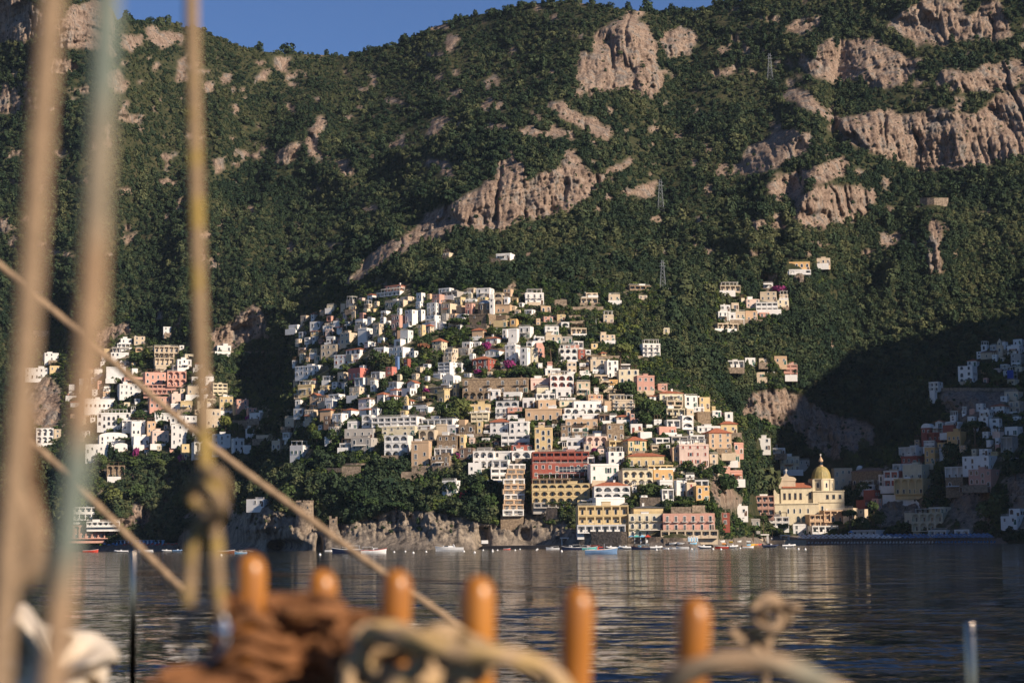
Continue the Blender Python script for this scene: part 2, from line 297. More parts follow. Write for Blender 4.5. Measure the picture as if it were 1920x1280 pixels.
# rock relief: upright flutes, ledges, blocks, deep cracks
wp = 5 * (fbm(wx / 14, wz / 18, 3, 3) - .5)
def sharp(x, z, o, sd): 
    t = 0; a = 1.0; w_ = 0
    for k_ in range(o):
        n_ = 1 - np.abs(2 * vnoise(x * 2.1 ** k_ + 31.7 * k_, z * 2.1 ** k_ + 11.3 * k_, sd + k_) - 1); t = t + a * n_ ** 2; w_ += a; a *= .55
    return t / w_
fl = sharp((wx + wp) / 5.5, (wz + wp) / 26, 4, 41); lg = sharp((wx + 2 * wz) / 40, (wz - .25 * wx + wp) / 5.0, 3, 51); bl = fbm(wx / 22, wz / 26, 4, 61)
ck = sharp((wx + wp * 1.6) / 15, (wz + wp) / 55, 2, 71); ck = np.clip((ck - .62) / .2, 0, 1)
GY = GY - rs * (-(fl - .35) * 7.0 + (lg - .35) * 4.0 + (bl - .5) * 16.0 - ck * 7 - (sharp((wx - wp) / 2.3, (wz + wp) / 5.5, 3, 81) - .35) * 3.2) * edge - rs * 1.0
sea = np.clip((GPY - 950) / 15, 0, 1) * ((GPX > 405) & (GPX < 1180))
GY = GY - rs * sea * (-(sharp((wx + wp) / 3.2, (wz + wp) / 8, 3, 63) - .35) * 7 - (sharp((wx - wp) / 1.5, (wz + wp) / 3.2, 2, 69) - .35) * 3 + (fbm(wx / 7, wz / 9, 3, 67) - .5) * 9) * edge
# sea caves and the shaded overhang
for cx, cy, ax, ay, dep in ((517, 1024, 13, 10, 16), (599, 1023, 7, 16, 14), (505, 1018, 42, 26, 9), (545, 1024, 30, 12, 9), (905, 1010, 14, 24, 8), (985, 1003, 10, 12, 6), (1560, 238, 12, 14, 14), (1480, 350, 26, 16, 10)):
    e = ((GPX - cx) / ax) ** 2 + ((GPY - cy) / ay) ** 2
    GY = GY + dep * np.exp(-e ** 2)
GY = np.maximum(GY, D0(PXS)[None] - 5)
# terraces in the settled slopes: flat strips held by low stone walls
LASTROW = GY.copy()
Gw = at(GPX, GPY, GY)
def colrow(px, py):
    fx = np.clip((np.asarray(px, float) + 560) / 3040 * (NC - 1), 0, NC - 1.001)
    yw = np.interp(px, PXS, _yw); ys = np.interp(px, PXS, _ys)
    fy = np.clip((np.asarray(py, float) - yw) / (ys - yw) * (NR - 1), 0, NR - 1.001)
    return fx, fy
def Yat(px, py): return bil(GY, *colrow(px, py))
def ground(px, py):
    return Vector(at(px, py, float(Yat(np.array(px), np.array(py)))))
SAND = [[(1333, 1034), (1346, 1010), (1440, 1006), (1500, 1004), (1700, 1002), (1850, 1001), (1885, 1008), (1892, 1030)], [(100, 1040), (110, 1022), (330, 1018), (330, 1038)], [(1175, 1034), (1178, 1015), (1340, 1010), (1340, 1034)]]
sand = mask(SAND, 1.5).astype(float); rock = rock * (1 - sand); rs = blur(rock, 1) * (1 - sand)

# sheet: under water, the slopes, and the far side of the crest
rows = [at(PXS, _yw, GY[0]) * np.array([1, 1, 0]) + np.array([0, 0, -4.0])]
rows += list(Gw)
for dy, dz in ((6, -0.5), (20, -3), (60, -14), (140, -45), (300, -130), (600, -420)):
    p = Gw[-1].copy(); p[:, 1] += dy; p[:, 2] += dz; rows.append(p)
TP = np.stack(rows); pad = lambda A: np.concatenate([A[:1], A, np.repeat(A[-1:], 6, 0)], 0)

def terrain_mat():
    m = bpy.data.materials.new('hillside'); m.use_nodes = True; nt = m.node_tree; N = nt.nodes; L = nt.links
    b = N['Principled BSDF']; b.inputs['Roughness'].default_value = 0.95; b.inputs['Specular IOR Level'].default_value = 0.1
    tc = N.new('ShaderNodeTexCoord')
    def noise(sc_, st=(1, 1, 1), det=6, ro=0.6):
        mp = N.new('ShaderNodeMapping'); mp.inputs['Scale'].default_value = st; L.new(tc.outputs['Object'], mp.inputs['Vector'])
        n = N.new('ShaderNodeTexNoise'); n.inputs['Scale'].default_value = sc_; n.inputs['Detail'].default_value = det; n.inputs['Roughness'].default_value = ro
        L.new(mp.outputs[0], n.inputs['Vector']); return n.outputs['Fac']
    def ramp(f, *st):
        r = N.new('ShaderNodeValToRGB'); e = r.color_ramp.elements
        while len(e) < len(st): e.new(0.5)
        for i, (p, c) in enumerate(st): e[i].position = p; e[i].color = (*c, 1)
        L.new(f, r.inputs['Fac']); return r.outputs['Color']
    def mix(f, a, c, mode='MIX'):
        x = N.new('ShaderNodeMix'); x.data_type = 'RGBA'; x.blend_type = mode
        if isinstance(f, float): x.inputs[0].default_value = f
        else: L.new(f, x.inputs[0])
        L.new(a, x.inputs[6]); L.new(c, x.inputs[7]); return x.outputs[2]
    def attr(n):
        a = N.new('ShaderNodeAttribute'); a.attribute_name = n; return a.outputs['Fac']
    scrub = ramp(noise(0.22, det=9, ro=.72), (0.34, (0.022, 0.032, 0.015)), (0.5, (0.045, 0.05, 0.023)), (0.68, (0.1, 0.082, 0.045)))
    stone = ramp(noise(0.1, (1, 1, 0.45), 9, 0.72), (0.3, (0.13, 0.1, 0.082)), (0.41, (0.26, 0.185, 0.14)), (0.52, (0.36, 0.265, 0.2)), (0.58, (0.27, 0.232, 0.2)), (0.72, (0.2, 0.182, 0.168)))
    streak = ramp(noise(0.55, (1, 1, 0.13), 6, 0.65), (0.38, (0.3, 0.29, 0.29)), (0.54, (1, 1, 1)))
    stone = mix(0.75, stone, streak, 'MULTIPLY')
    fine = ramp(noise(1.1, (1, 1, .45), 8, .75), (0.36, (0.42, 0.4, 0.39)), (0.5, (1, 1, 1))); stone = mix(0.8, stone, fine, 'MULTIPLY')
    grey = ramp(noise(0.3, (1, 1, .5), 8, 0.75), (0.36, (0.075, 0.062, 0.052)), (0.5, (0.25, 0.205, 0.16)), (0.66, (0.42, 0.345, 0.265)))
    stone = mix(attr('coast'), stone, grey)
    yard = ramp(noise(0.3, det=6), (0.4, (0.045, 0.06, 0.022)), (0.52, (0.11, 0.1, 0.06)), (0.68, (0.34, 0.28, 0.22)))
    beach = ramp(noise(0.5, det=8), (0.35, (0.16, 0.135, 0.115)), (0.65, (0.25, 0.21, 0.18)))
    c = mix(attr('town'), scrub, yard); c = mix(attr('rock'), c, stone); c = mix(attr('sand'), c, beach)
    L.new(c, b.inputs['Base Color'])
    bp = N.new('ShaderNodeBump'); bp.inputs['Strength'].default_value = 0.8; bp.inputs['Distance'].default_value = 1.5
    L.new(noise(0.8, (1, 1, 0.5), 9, 0.75), bp.inputs['Height']); L.new(bp.outputs[0], b.inputs['Normal'])
    return m
M_HILL = terrain_mat()
me = grid_mesh('mountain', TP, [M_HILL])
coast = np.clip((GPY - 930) / 30, 0, 1) * (GPX > 400)
for nm, A in (('rock', rs), ('town', town * (1 - sand)), ('sand', sand), ('coast', coast)):
    a = me.attributes.new(nm, 'FLOAT', 'POINT'); a.data.foreach_set('value', pad(A).reshape(-1).astype(np.float32))
mountain = link('mountain', me)
tag(mountain, 'steep wooded mountain with pale pink cliffs rising behind the town', kind='structure')

# the cape that closes the bay on the sun's side (it shades the right of the town)
HX, HY = np.meshgrid(np.linspace(300, 760, 90), np.linspace(520, 1340, 150))
crest = interp([(540, 60), (575, 140), (614, 202), (650, 211), (690, 218), (710, 210), (725, 196), (740, 188), (752, 202), (765, 232), (784, 255), (830, 269), (929, 273), (969, 255), (1009, 225), (1060, 211), (1150, 196), (1250, 176), (1340, 106)])
cz = crest(HY); ctr = 430 + 0 * HY
wl = 62 + 0 * HY; wr = 170
prof = np.where(HX < ctr, np.clip(1 - (ctr - HX) / (wl + 20), -1, 1), np.clip(1 - (HX - ctr) / wr, -1, 1))
HZ = cz * prof * (0.985 + 0.03 * fbm(HX / 40, HY / 40, 4, 5)) + 3 * (fbm(HX / 14, HY / 14, 3, 9) - 0.5)
endf = np.clip((HY - 520) / 30, 0, 1) * np.clip((1340 - HY) / 40, 0, 1)
HZ = np.where(prof <= 0, -6, HZ) * endf - 6 * (1 - endf)
me = grid_mesh('headland', np.stack([HX, HY, HZ], -1), [M_HILL])
headland = link('headland', me); tag(headland, 'steep wooded cape closing the bay beside the beach', kind='structure')
# ------------------------------------------------------------------ buildings
# photo rectangle x0 x1 top foot, wall colour, style; "#" gives a landmark its own words (name used by its neighbours | label)
# style: digit storeys | w windows a arched windows l arcade c pillared gallery b balconies n blind | t tiled hip g tiled gable d grey pitched v vault
#        s green shutters r red shutters p pergola q terrace wall under | y+-NN turned
HOUSES = '''
722 768 531 545 P 1at #the terracotta roofed villa highest at the town's edge|salmon villa with terracotta roof, topmost on the town's wooded edge
704 768 545 553 W 1cp
750 776 555 564 C 1w
720 775 562 573 C 1a
648 670 561 568 G 1wp
540 569 608 619 W 1w
580 608 602 613 W 1w
608 630 605 613 C 1w
645 660 602 609 W 1cp
665 692 597 612 W 1w
688 703 595 602 W 1w
733 760 590 614 P 2a
759 783 580 610 W 3w
670 698 614 638 W 2n #the white house with a mural|tall white house with a dark mural painted on its blank front
698 720 606 625 C 2w
636 669 623 643 C 2a
611 632 630 645 W 1w
632 655 634 646 P 1w
600 645 645 666 C 2a
647 695 650 667 W 1at
624 688 663 681 W 2r #the white hotel with red doors|white two-storey hotel with red doors under an orange tiled annexe
700 733 650 663 W 1w
728 775 650 668 W 2w
735 752 619 634 D 1w
750 774 618 642 W 2w
738 760 635 648 W 1w
767 784 657 670 W 1a
741 749 668 694 B 3n
756 770 672 690 R 2w
822 856 539 549 W 1w
826 873 545 557 G 1c
875 895 539 549 C 1w
893 927 539 558 W 2w
895 916 556 565 Y 1w
879 930 587 611 S 2n
930 955 590 601 S 1n
925 958 600 612 Y 1w
956 973 597 613 O 1a #the yellow villa by the umbrella pine|yellow cube villa with two arched windows beside an umbrella pine
944 963 541 557 T 2w
926 945 548 571 C 2l
945 957 556 571 W 1w
983 1020 548 570 W 2b #the white hotel with long balconies|white two-storey hotel with long balconies below the bare rock
955 970 573 582 C 1w
965 978 580 589 C 1w
1012 1033 573 585 T 1w
780 797 548 564 W 1w
810 834 551 569 P 2w
851 873 556 571 Y 1w
872 897 560 569 W 1w
872 891 568 588 P 2r
826 857 568 587 C 2w
855 873 572 587 T 1n
800 827 567 591 W 3w
780 797 580 601 W 2w
797 828 590 607 W 2w
828 843 587 603 G 1w
840 862 587 598 T 1w
856 880 588 598 W 1n
783 798 608 633 Y 3w
797 813 606 624 C 2wt
807 824 601 619 W 2w
822 837 603 618 W 1w
885 912 613 634 T 2nt #the blank tan wall house|tan house with a blank wall and tiled roof under the stone church
953 974 615 644 W 3n
973 1001 611 634 W 2b #the tall white house on the crown|tall white terrace house with two balcony floors at the crown of the hill
942 955 616 635 W 2w
911 942 629 646 W 1wt
866 890 640 653 W 1w
889 907 640 649 W 1w
810 838 632 660 L 3wt #the pale green house|pale green three-storey house with terracotta roof among trees
835 859 652 676 C 2w
857 890 652 664 G 1w
885 930 665 695 R 2at #the coral villa|coral red square villa with tiled roof and pointed arch door
910 948 652 667 W 1wg
947 976 645 680 W 3w
975 995 651 686 W 3w
987 1002 640 651 W 1l
993 1009 651 680 L 3w
1003 1021 642 671 P 3w
1000 1021 630 643 W 1w
880 892 662 677 W 1n
830 856 667 683 C 2w
1020 1048 611 629 W 2w
1020 1053 627 643 C 1w
1052 1073 630 643 G 1w
1072 1094 639 654 W 1c
1047 1083 652 678 W 2l
1069 1086 646 662 P 1w
1082 1097 655 673 R 2w #the small red house|small brick red house at the edge of the wooded slope
1096 1108 655 665 W 1l
1053 1070 646 655 W 1r
1097 1123 665 679 S 1l
1095 1121 548 557 C 1l
1087 1121 557 570 C 1c #the farmhouse with columns|cream farmhouse with a dark columned porch, alone above the terraces
1140 1163 551 567 C 1w
1172 1222 534 544 S 1c
1195 1214 553 561 C 1w
1130 1151 589 606 C 2w
1067 1100 614 628 C 1cp
1123 1154 627 642 C 2w #the lone cream cottage|lone cream cottage with two rows of small windows in the woods
1201 1239 643 668 W 3b #the shaded white terrace house|white three-tier terrace house standing in shade among dark woods
1242 1256 614 626 L 1w
550 613 684 703 W 2a #the white villa with three arches|long white villa with three arches under purple climbers
557 597 720 739 Y 1w
550 586 737 746 C 1cp
580 605 736 761 T 2g
596 618 740 756 D 1w
611 631 748 765 W 1w
615 648 738 749 W 1c
651 693 689 708 V 1wb #the dark pink villa|deep pink flat-roofed villa with a row of dark windows
632 653 697 715 C 1w
664 693 707 723 W 1c
695 724 696 711 W 1c
694 709 712 734 W 2w
723 743 687 703 V 2w
728 756 715 729 W 1c
731 753 727 741 W 1nt
752 781 727 743 W 1a
763 786 712 731 W 1gn
654 686 725 745 C 2w
706 729 734 753 W 2wt
671 706 743 762 W 2wd
725 749 739 751 W 1wt
763 776 748 759 W 1g
640 672 764 781 W 1nt
673 707 764 778 W 1wt
696 715 765 778 W 1a
599 629 764 780 T 1nt
549 578 765 776 W 1w
570 597 767 788 C 2w
533 561 782 801 C 1n
606 625 779 797 D 2w
622 651 774 798 W 2w
678 701 777 801 W 2l
695 792 780 799 W 2c #the long white terrace hotel|long white hotel with two floors of glazed terraces
715 786 798 816 L 2a
651 674 789 805 W 1w
645 706 803 823 G 1w
657 708 820 846 G 2a #the grey house with tall arched windows|grey house with a row of tall arched windows above the lemon terraces
615 636 799 809 G 1w
613 634 811 819 W 1cp
608 624 818 831 W 1w
720 771 815 857 W 3l #the white arcaded block|white three-storey block faced with arches beside the tan tower house
636 666 830 843 W 1cp
821 858 678 706 W 4l #the white honeycomb hotel|white hotel with a honeycomb of arched balconies in shade
812 836 699 711 W 1n
855 873 680 698 W 2w
829 864 701 722 W 1v
867 993 708 736 S 2b #the long brown convent|long brown stone convent with small balconies along its front
867 922 733 751 S 1l
803 851 722 741 Y 1dw
849 861 717 746 Y 2w
820 843 730 754 Y 1a #the yellow chapel front|yellow chapel with white framed arched windows and a tall pier
880 921 757 773 Y 1w
883 920 772 790 L 2c
944 981 734 751 W 1s
930 979 751 764 W 1l
929 953 763 784 W 2b
952 979 763 782 P 2w
915 939 729 749 W 1a
980 1004 745 764 W 1w
1003 1043 749 768 T 1w
985 1056 765 787 T 1w
1002 1044 726 738 L 1w
1000 1041 737 751 W 1c
992 1035 708 731 K 1r #the pale pink house with red shutters|pale pink house with red shutters beside the red and white hotel
780 797 780 794 W 1v
790 863 784 798 W 1c
780 818 796 808 W 1a
785 820 805 828 C 1l
818 840 794 815 C 1n
838 861 795 815 W 1w
860 878 786 798 T 1n
860 896 796 816 S 1a
894 906 790 814 Y 2w
819 864 815 845 S 2w #the tan palazzo with a yellow end wall|tan two-storey palazzo with a sunlit yellow end wall
862 875 814 844 Y 2w
919 959 783 813 W 2at
955 996 789 816 W 2a #the white house with three round arches|white house with three round-arched windows in a sunlit row
940 994 815 837 W 2c
995 1012 767 783 C 1w
1003 1037 801 846 Y 3a
780 816 762 776 W 1w
780 813 755 763 S 1cp
1030 1076 702 738 V 3l #the red and white hotel|coral red hotel with three floors of white arched windows
1042 1071 728 748 W 1w
1020 1051 690 704 W 1w
1062 1081 678 701 C 2a
1105 1136 673 696 C 2w
1134 1160 675 707 W 3w
1110 1141 702 714 C 1c
1120 1144 713 727 C 1l
1127 1157 725 736 C 1n
1158 1199 692 723 L 2a #the cream villa with outside stairs|cream villa with an outside stair next to the pink box house
1141 1159 711 722 O 1n
1190 1228 703 736 P 2w #the pink box house|big pink box-shaped house with few windows beside the woods
1176 1194 716 731 V 1w
1078 1107 715 741 C 2s
1100 1131 739 759 T 2r
1045 1076 751 763 L 1s
1072 1128 751 770 W 1w #the white hotel with curved arches|long white hotel with a row of deep curved arches under plain windows
1050 1128 764 778 W 1l
1055 1126 775 787 W 1a
1129 1139 760 773 W 1n
1137 1171 738 751 C 1c
1146 1191 748 769 C 3b
1131 1147 751 771 T 1n
1120 1145 776 791 D 1c
1142 1157 778 791 W 1a
1060 1121 785 803 T 1w #the long peach house|long peach house with one row of windows under the white hotel
1052 1074 797 821 S 2w
1073 1104 802 811 W 1s
1073 1105 809 820 S 1w
1130 1171 793 826 S 2w #the tall brown stone house|tall brown stone house with three pale shuttered windows
1155 1181 777 791 C 1wt
1172 1183 769 782 T 1w
1181 1190 775 795 P 2w
1187 1201 784 796 P 1w
1181 1205 794 811 W 1r
1197 1223 809 822 W 1n
1169 1213 817 849 Y 2st #the yellow house with green shutters|yellow house with large green shutters and red tiled roof
1063 1096 820 838 W 1b
1095 1139 817 839 K 1l
1138 1167 825 846 Y 1c
1231 1281 731 752 L 1wt #the pale yellow villa with a pergola|pale yellow villa with red roof and a vine pergola, topmost on its lobe
1246 1281 750 760 C 1cp
1278 1309 741 763 W 2a
1308 1332 744 766 Y 2w
1331 1342 761 771 Y 1n
1246 1285 765 781 L 1c
1284 1301 766 779 C 1n
1274 1301 778 804 W 2l #the white house with four arches|white two-storey house with four stacked arches on the right lobe
1246 1276 786 801 W 1cp
1300 1321 762 773 W 1w
1305 1333 771 791 S 1n
1333 1353 769 781 W 1a
1357 1375 772 790 W 1a
1302 1352 798 813 W 1w
1350 1383 788 813 Y 1wt #the yellow house with the hipped roof|yellow house with hipped terracotta roof, highest beside the dark ravine
1321 1373 801 841 T 3wt #the peach house with a tiled roof|peach three-storey house with a wide terracotta roof
1231 1269 799 815 P 1r
1255 1291 817 831 G 1c
1225 1256 820 832 W 1c
1290 1322 815 832 W 1c
1342 1373 840 852 S 1n
1272 1330 832 873 K 3r #the rose villa|big rose pink villa with dark red shutters and an arched door
1258 1276 838 868 T 2w
1329 1347 851 877 C 3w
1346 1388 851 865 C 1s
1372 1395 829 850 P 1a
1366 1393 881 902 P 1w #the small pink house on the crag|small pink house perched on the edge of the crag
1233 1262 899 919 W 1w
1240 1264 916 938 W 1c
1266 1289 900 930 W 2w
1284 1306 904 932 C 2r
1302 1331 910 940 O 2a #the orange house with arched windows|orange house with four white arched windows and a white top floor
1302 1329 899 911 W 1c
1370 1403 948 967 W 1w #the white cube by the ravine|white cube house with four narrow dark windows at the ravine's mouth
1352 1369 961 986 R 2w
997 1105 846 871 R 2c
995 1105 869 897 R 2w #the big red hotel|big dark red hotel with vine-hung galleries and round tower windows
998 1100 896 908 S 1cp
997 1106 906 943 Y 3l #the yellow balcony hotel|yellow hotel with three floors of arched balconies under the red hotel
997 1085 941 951 G 1c
1103 1161 869 905 W 2s
1137 1171 846 871 W 2a
1100 1115 856 870 W 1c
1095 1111 832 850 C 1a
1175 1246 848 873 Y 1bt #the yellow palazzo|yellow palazzo with red tiled roof and small balconies
1205 1263 871 882 Y 1c
1222 1263 880 901 O 1w
1161 1225 881 911 L 2l
1112 1182 903 935 W 2lt #the white house with a brown roof|white house with brown tiled roof, four small arches over three big ones
1108 1172 932 949 W 1n
1083 1111 937 949 Y 1w
1082 1179 947 984 Y 2cf12 #the beach hotel with white pillars|ochre beach hotel with two floors of pillared balconies over a green awning
1083 1173 983 998 W 1cf19
1177 1248 963 1006 L 3ab #the cream hotel on the quay|cream hotel on the quay with arched ground floor and small balconies
1185 1244 948 964 Y 1nd
1242 1341 962 994 P 2b #the pink hotel on the beach|long salmon pink hotel on the beach with two rows of shuttered windows
1240 1348 993 1008 C 1c
771 809 826 877 T 3w #the tan tower house|tall tan tower house rising from the garden terraces
807 852 854 877 S 2a
814 854 839 856 W 1c
860 891 839 861 D 2a
887 928 845 878 W 2l #the white house with two deep arches|white house with two deep arches and a roof pavilion
895 925 838 847 G 1cp
877 903 867 889 W 1w
925 962 845 863 W 1a
922 958 861 879 W 1c
918 953 877 901 W 2c
960 996 845 862 W 1l
959 998 834 847 R 1w
938 982 964 983 S 1n
829 863 900 929 W 2s #the white villa in the trees|white two-storey villa with green shutters alone in the trees above the cliff
460 508 935 949 W 1w #the white bungalow on the cliff|low white bungalow with a dark porch on the cliff top
930 966 474 488 W 1w #the lone white house on the mountain|lone white house on the mountain below the great pink cliff
830 850 473 482 C 1w
1405 1453 929 965 M 3c
1424 1450 945 965 W 1c
1443 1482 968 988 W 2c
1478 1512 968 984 W 1w
1488 1514 982 1002 W 2w
1515 1560 964 988 T 2c
1543 1584 956 978 T 1c
1520 1573 985 1000 W 1c
1404 1426 972 990 G 1w
1583 1612 952 972 C 1w
1564 1599 877 909 C 2w #the grey palazzo behind the dome|pale grey palazzo with two tall windows just behind the yellow dome
1604 1676 876 908 S 1bd #the long house with a brown roof|long grey house with a brown tiled roof and two balcony windows
1649 1662 889 914 W 2w
1660 1698 882 914 V 2c
1676 1698 869 883 W 1l
1697 1749 870 898 L 1b #the pale yellow hotel in shade|pale yellow hotel in shade with six balcony windows
1682 1749 896 925 Y 1l
1690 1737 837 856 W 1c
1694 1737 854 871 R 1w
1737 1765 838 870 O 2w
1730 1758 793 827 R 2av #the dark red house with a white vault|dark red house with white vaulted roof, high on the shaded slope
1756 1776 787 801 W 1g
1771 1801 796 814 R 1n
1775 1812 789 798 W 1v
1741 1779 810 827 R 1cp
1735 1765 825 840 W 2c
1780 1816 808 832 O 1w #the orange house in shade|orange house with a balcony, in shade beside a big dark tree
1760 1785 829 842 O 1w
1763 1777 840 858 W 2w
1816 1835 780 792 W 1n
1777 1829 874 897 W 1c #the white house on a stone base|white house with dark glazed gallery on a tall stone base
1777 1823 894 922 S 1a
1812 1877 854 882 W 2w
1823 1882 879 912 P 2a #the pink villa on the cliff|pink villa with scalloped roof line on the shaded cliff
1880 1912 818 847 G 1c
1888 1922 799 815 W 1w
1716 1788 961 995 L 2l #the pale yellow beach villa|pale yellow beach villa with two big arches behind the blue parasols
1746 1788 950 963 L 1w
1698 1718 961 983 L 1w
1637 1656 934 957 P 2w
1622 1653 918 934 R 1n
1616 1651 908 920 W 1c
1608 1632 937 952 R 1n
1610 1630 954 978 C 2w
1600 1662 993 1006 W 1c
1745 1795 993 1006 W 1c
1793 1832 992 1006 W 1l
1896 1925 953 970 W 1a
1882 1925 967 983 W 1w
1816 1841 672 686 W 1wt
1800 1839 685 717 W 3a #the white house below the shaded chapel|white three-storey house with red flowers below the shaded chapel
1892 1925 647 664 W 1w
1902 1925 635 648 W 1w
1898 1925 662 683 G 2a
1744 1770 715 733 W 2c
1745 1759 731 750 W 3n
1840 1866 767 784 W 1w
1862 1898 755 777 W 2wt
1878 1896 742 754 W 1w
1887 1925 733 747 C 1w
1895 1925 751 773 C 2b
1842 1861 781 800 W 2w
1858 1884 784 807 W 2a
1480 1521 490 507 O 1a #the orange villa on the ridge|orange villa with white arches high on the wooded ridge
1480 1521 505 514 W 1c
1532 1559 483 497 C 1w
1426 1459 546 564 C 2w
1432 1451 530 542 W 1w
1456 1480 562 579 L 2w
1418 1459 566 584 W 2c
1397 1425 560 577 K 2w
1397 1421 582 601 T 2w #the peach house of the upper hamlet|peach house with wide windows in the hamlet high in the woods
1379 1398 583 601 C 1w
1364 1380 585 601 W 1w
1344 1365 583 601 W 2w
1369 1386 567 579 C 1w
1350 1370 571 583 W 1w
1337 1386 605 619 C 1c
1349 1389 534 548 C 1cp
1363 1396 675 691 W 1c
1395 1417 670 684 W 1w
1423 1441 671 683 C 1n
1452 1476 667 683 T 1w #the tan box house above the cliff|tan box house with one dark window above the sunlit cliff
1470 1496 683 706 P 3c
1419 1435 697 709 C 1w
1438 1453 696 705 W 1w
1418 1447 821 843 W 2a #the white house in the ravine's shade|white house with a stepped roof in the ravine's blue shade
1446 1473 839 852 W 1w
1461 1500 855 882 L 2b
1498 1519 862 874 G 1w
75 108 661 677 W 2w
40 88 689 709 W 2w
87 111 685 697 Y 1w
60 98 802 832 W 2l #the white house with four dark arches|white house with four dark arches behind the rigging ropes
97 113 804 822 C 2w
203 240 660 671 W 1a
206 241 651 661 G 1c
215 242 643 654 W 1c
221 246 634 645 W 1w
247 271 630 647 C 2w
194 234 687 711 W 2n
215 265 719 742 W 2w
223 265 706 721 P 1w
263 309 697 722 P 2a
308 348 695 724 P 2l #the pink arcaded hotel|salmon pink hotel with big arches across the far hillside
265 329 720 738 P 2c
282 333 648 672 C 2c #the cream hotel of the far hillside|cream terraced hotel above the pink arcaded hotel
283 325 670 686 C 1c
287 311 684 699 C 1n
326 358 673 692 W 2w
318 345 684 698 G 1c
272 316 743 767 P 2a
315 343 737 754 K 1w
346 372 723 743 C 1w
336 360 751 770 Y 1w
318 337 756 772 W 1n
391 425 718 740 L 3c
407 436 743 773 Y 2w #the yellow house of the far hillside|tall yellow house beside a dark tree on the far hillside
434 448 753 776 Y 2s
438 465 748 768 P 2w #the pink house of the far hillside|bright pink house with four dark windows on the far hillside
460 481 764 775 P 1w
466 501 773 788 W 1w
378 412 766 802 C 2a
150 212 747 770 W 1w
178 242 773 802 W 2a #the white villa with dormers|white villa with round dormers and a small roof tower
223 271 787 806 W 1c
178 236 810 835 W 2v
154 201 832 866 W 2w
209 238 830 847 W 1v
239 270 789 818 W 2a
271 291 789 814 T 2w
277 315 807 835 K 2w
241 278 817 837 W 1w
317 353 795 832 W 3w
315 349 779 797 W 1a
342 368 779 802 W 2w
286 319 773 792 W 1w
336 354 832 861 Y 2w
355 404 828 853 W 1l
393 431 813 848 W 3w
431 457 821 847 W 2w
454 470 834 848 W 1w
479 512 815 825 C 1n
508 536 825 841 C 1a #the bow fronted cottage|cream bow-fronted cottage in the ravine gardens
542 581 834 859 W 1s #the white house with blue windows|white house with tall blue windows above the garden terraces
529 550 810 823 W 1cp
399 432 647 662 W 1a
302 324 612 627 W 2w
129 180 950 974 W 2c
118 225 984 1009 P 1lf12 #the pink beach arcade|long pink arcade with dark arches behind the far beach
158 222 977 987 W 1cf9
196 233 872 896 S 1l
'''
HOUSES = [l for l in HOUSES.strip().split('\n')]  # wall code B is a narrow building standing in for blue scaffold netting
WALLC = {'W': ('white', (0.82, 0.8, 0.775)), 'C': ('cream', (0.66, 0.54, 0.4)), 'P': ('pink', (0.66, 0.36, 0.29)), 'R': ('red', (0.3, 0.075, 0.06)), 'Y': ('yellow', (0.69, 0.53, 0.29)), 'O': ('ochre', (0.68, 0.43, 0.19)), 'S': ('brown stone', (0.36, 0.27, 0.185)), 'T': ('tan', (0.62, 0.43, 0.28)), 'G': ('grey', (0.4, 0.38, 0.36)), 'D': ('dark brown', (0.17, 0.115, 0.09)), 'L': ('pale yellow', (0.71, 0.63, 0.46)), 'K': ('pale pink', (0.72, 0.55, 0.48)), 'V': ('coral', (0.56, 0.18, 0.15)), 'B': ('blue', (0.1, 0.2, 0.42)), 'M': ('dusky pink', (0.42, 0.25, 0.21))}  # M is the pink with a house's shade put into its colour
def wall_mat(c, k=0):
    base = WALLC[c][1]; j = 1 - 0.07 * k; w = (1, 0.98 + 0.01 * k, 0.95 + 0.02 * k)
    b = tuple(base[i] * j * w[i] for i in range(3))
    dk = (0.25, 0.19, 0.13) if c != 'S' else (0.1, 0.07, 0.05)
    return node_mat('plaster %s %d' % (WALLC[c][0], k), b, 0.9, var=(0.16 if c == 'W' else 0.28) if c != 'S' else 0.75, scale=0.55 if c != 'S' else 1.1, dark=dk, spec=0.1, bump=0.3 if c == 'S' else 0, bscale=1.4, bdist=0.3, stretch=(1, 1, 0.45) if c != 'S' else (1, 1, 1.3))
M_TILE = node_mat('terracotta tiles', (0.44, 0.155, 0.085), 0.9, var=0.55, scale=1.6, dark=(0.14, 0.06, 0.04), spec=0.1, bump=0.5, bscale=4)
M_BROWNTILE = node_mat('old brown tiles', (0.3, 0.19, 0.14), 0.9, var=0.5, scale=1.2, dark=(0.08, 0.05, 0.04), spec=0.1)
M_SLATE = node_mat('grey roofing', (0.14, 0.14, 0.145), 0.9, var=0.4, scale=0.8, spec=0.1)
M_FLAT = node_mat('roof screed', (0.52, 0.47, 0.42), 0.95, var=0.4, scale=0.7, dark=(0.2, 0.17, 0.14), spec=0.1)
M_GLASS = node_mat('window glass', (0.025, 0.032, 0.042), 0.12, spec=0.5)
M_FRAME = node_mat('white joinery', (0.7, 0.67, 0.62), 0.6)
M_GREEN = node_mat('green shutters', (0.025, 0.1, 0.07), 0.6)
M_REDSH = node_mat('red shutters', (0.3, 0.07, 0.045), 0.6)
M_BROWNW = node_mat('brown joinery', (0.12, 0.065, 0.04), 0.6)
M_WHITE = wall_mat('W', 0)
M_IRON = node_mat('railing iron', (0.09, 0.085, 0.08), 0.5, 0.4)
M_CANE = node_mat('pergola cane', (0.16, 0.11, 0.07), 0.9, var=0.5, scale=2)
M_AWN = node_mat('awning canvas', (0.66, 0.62, 0.56), 0.8, var=0.2, scale=1)
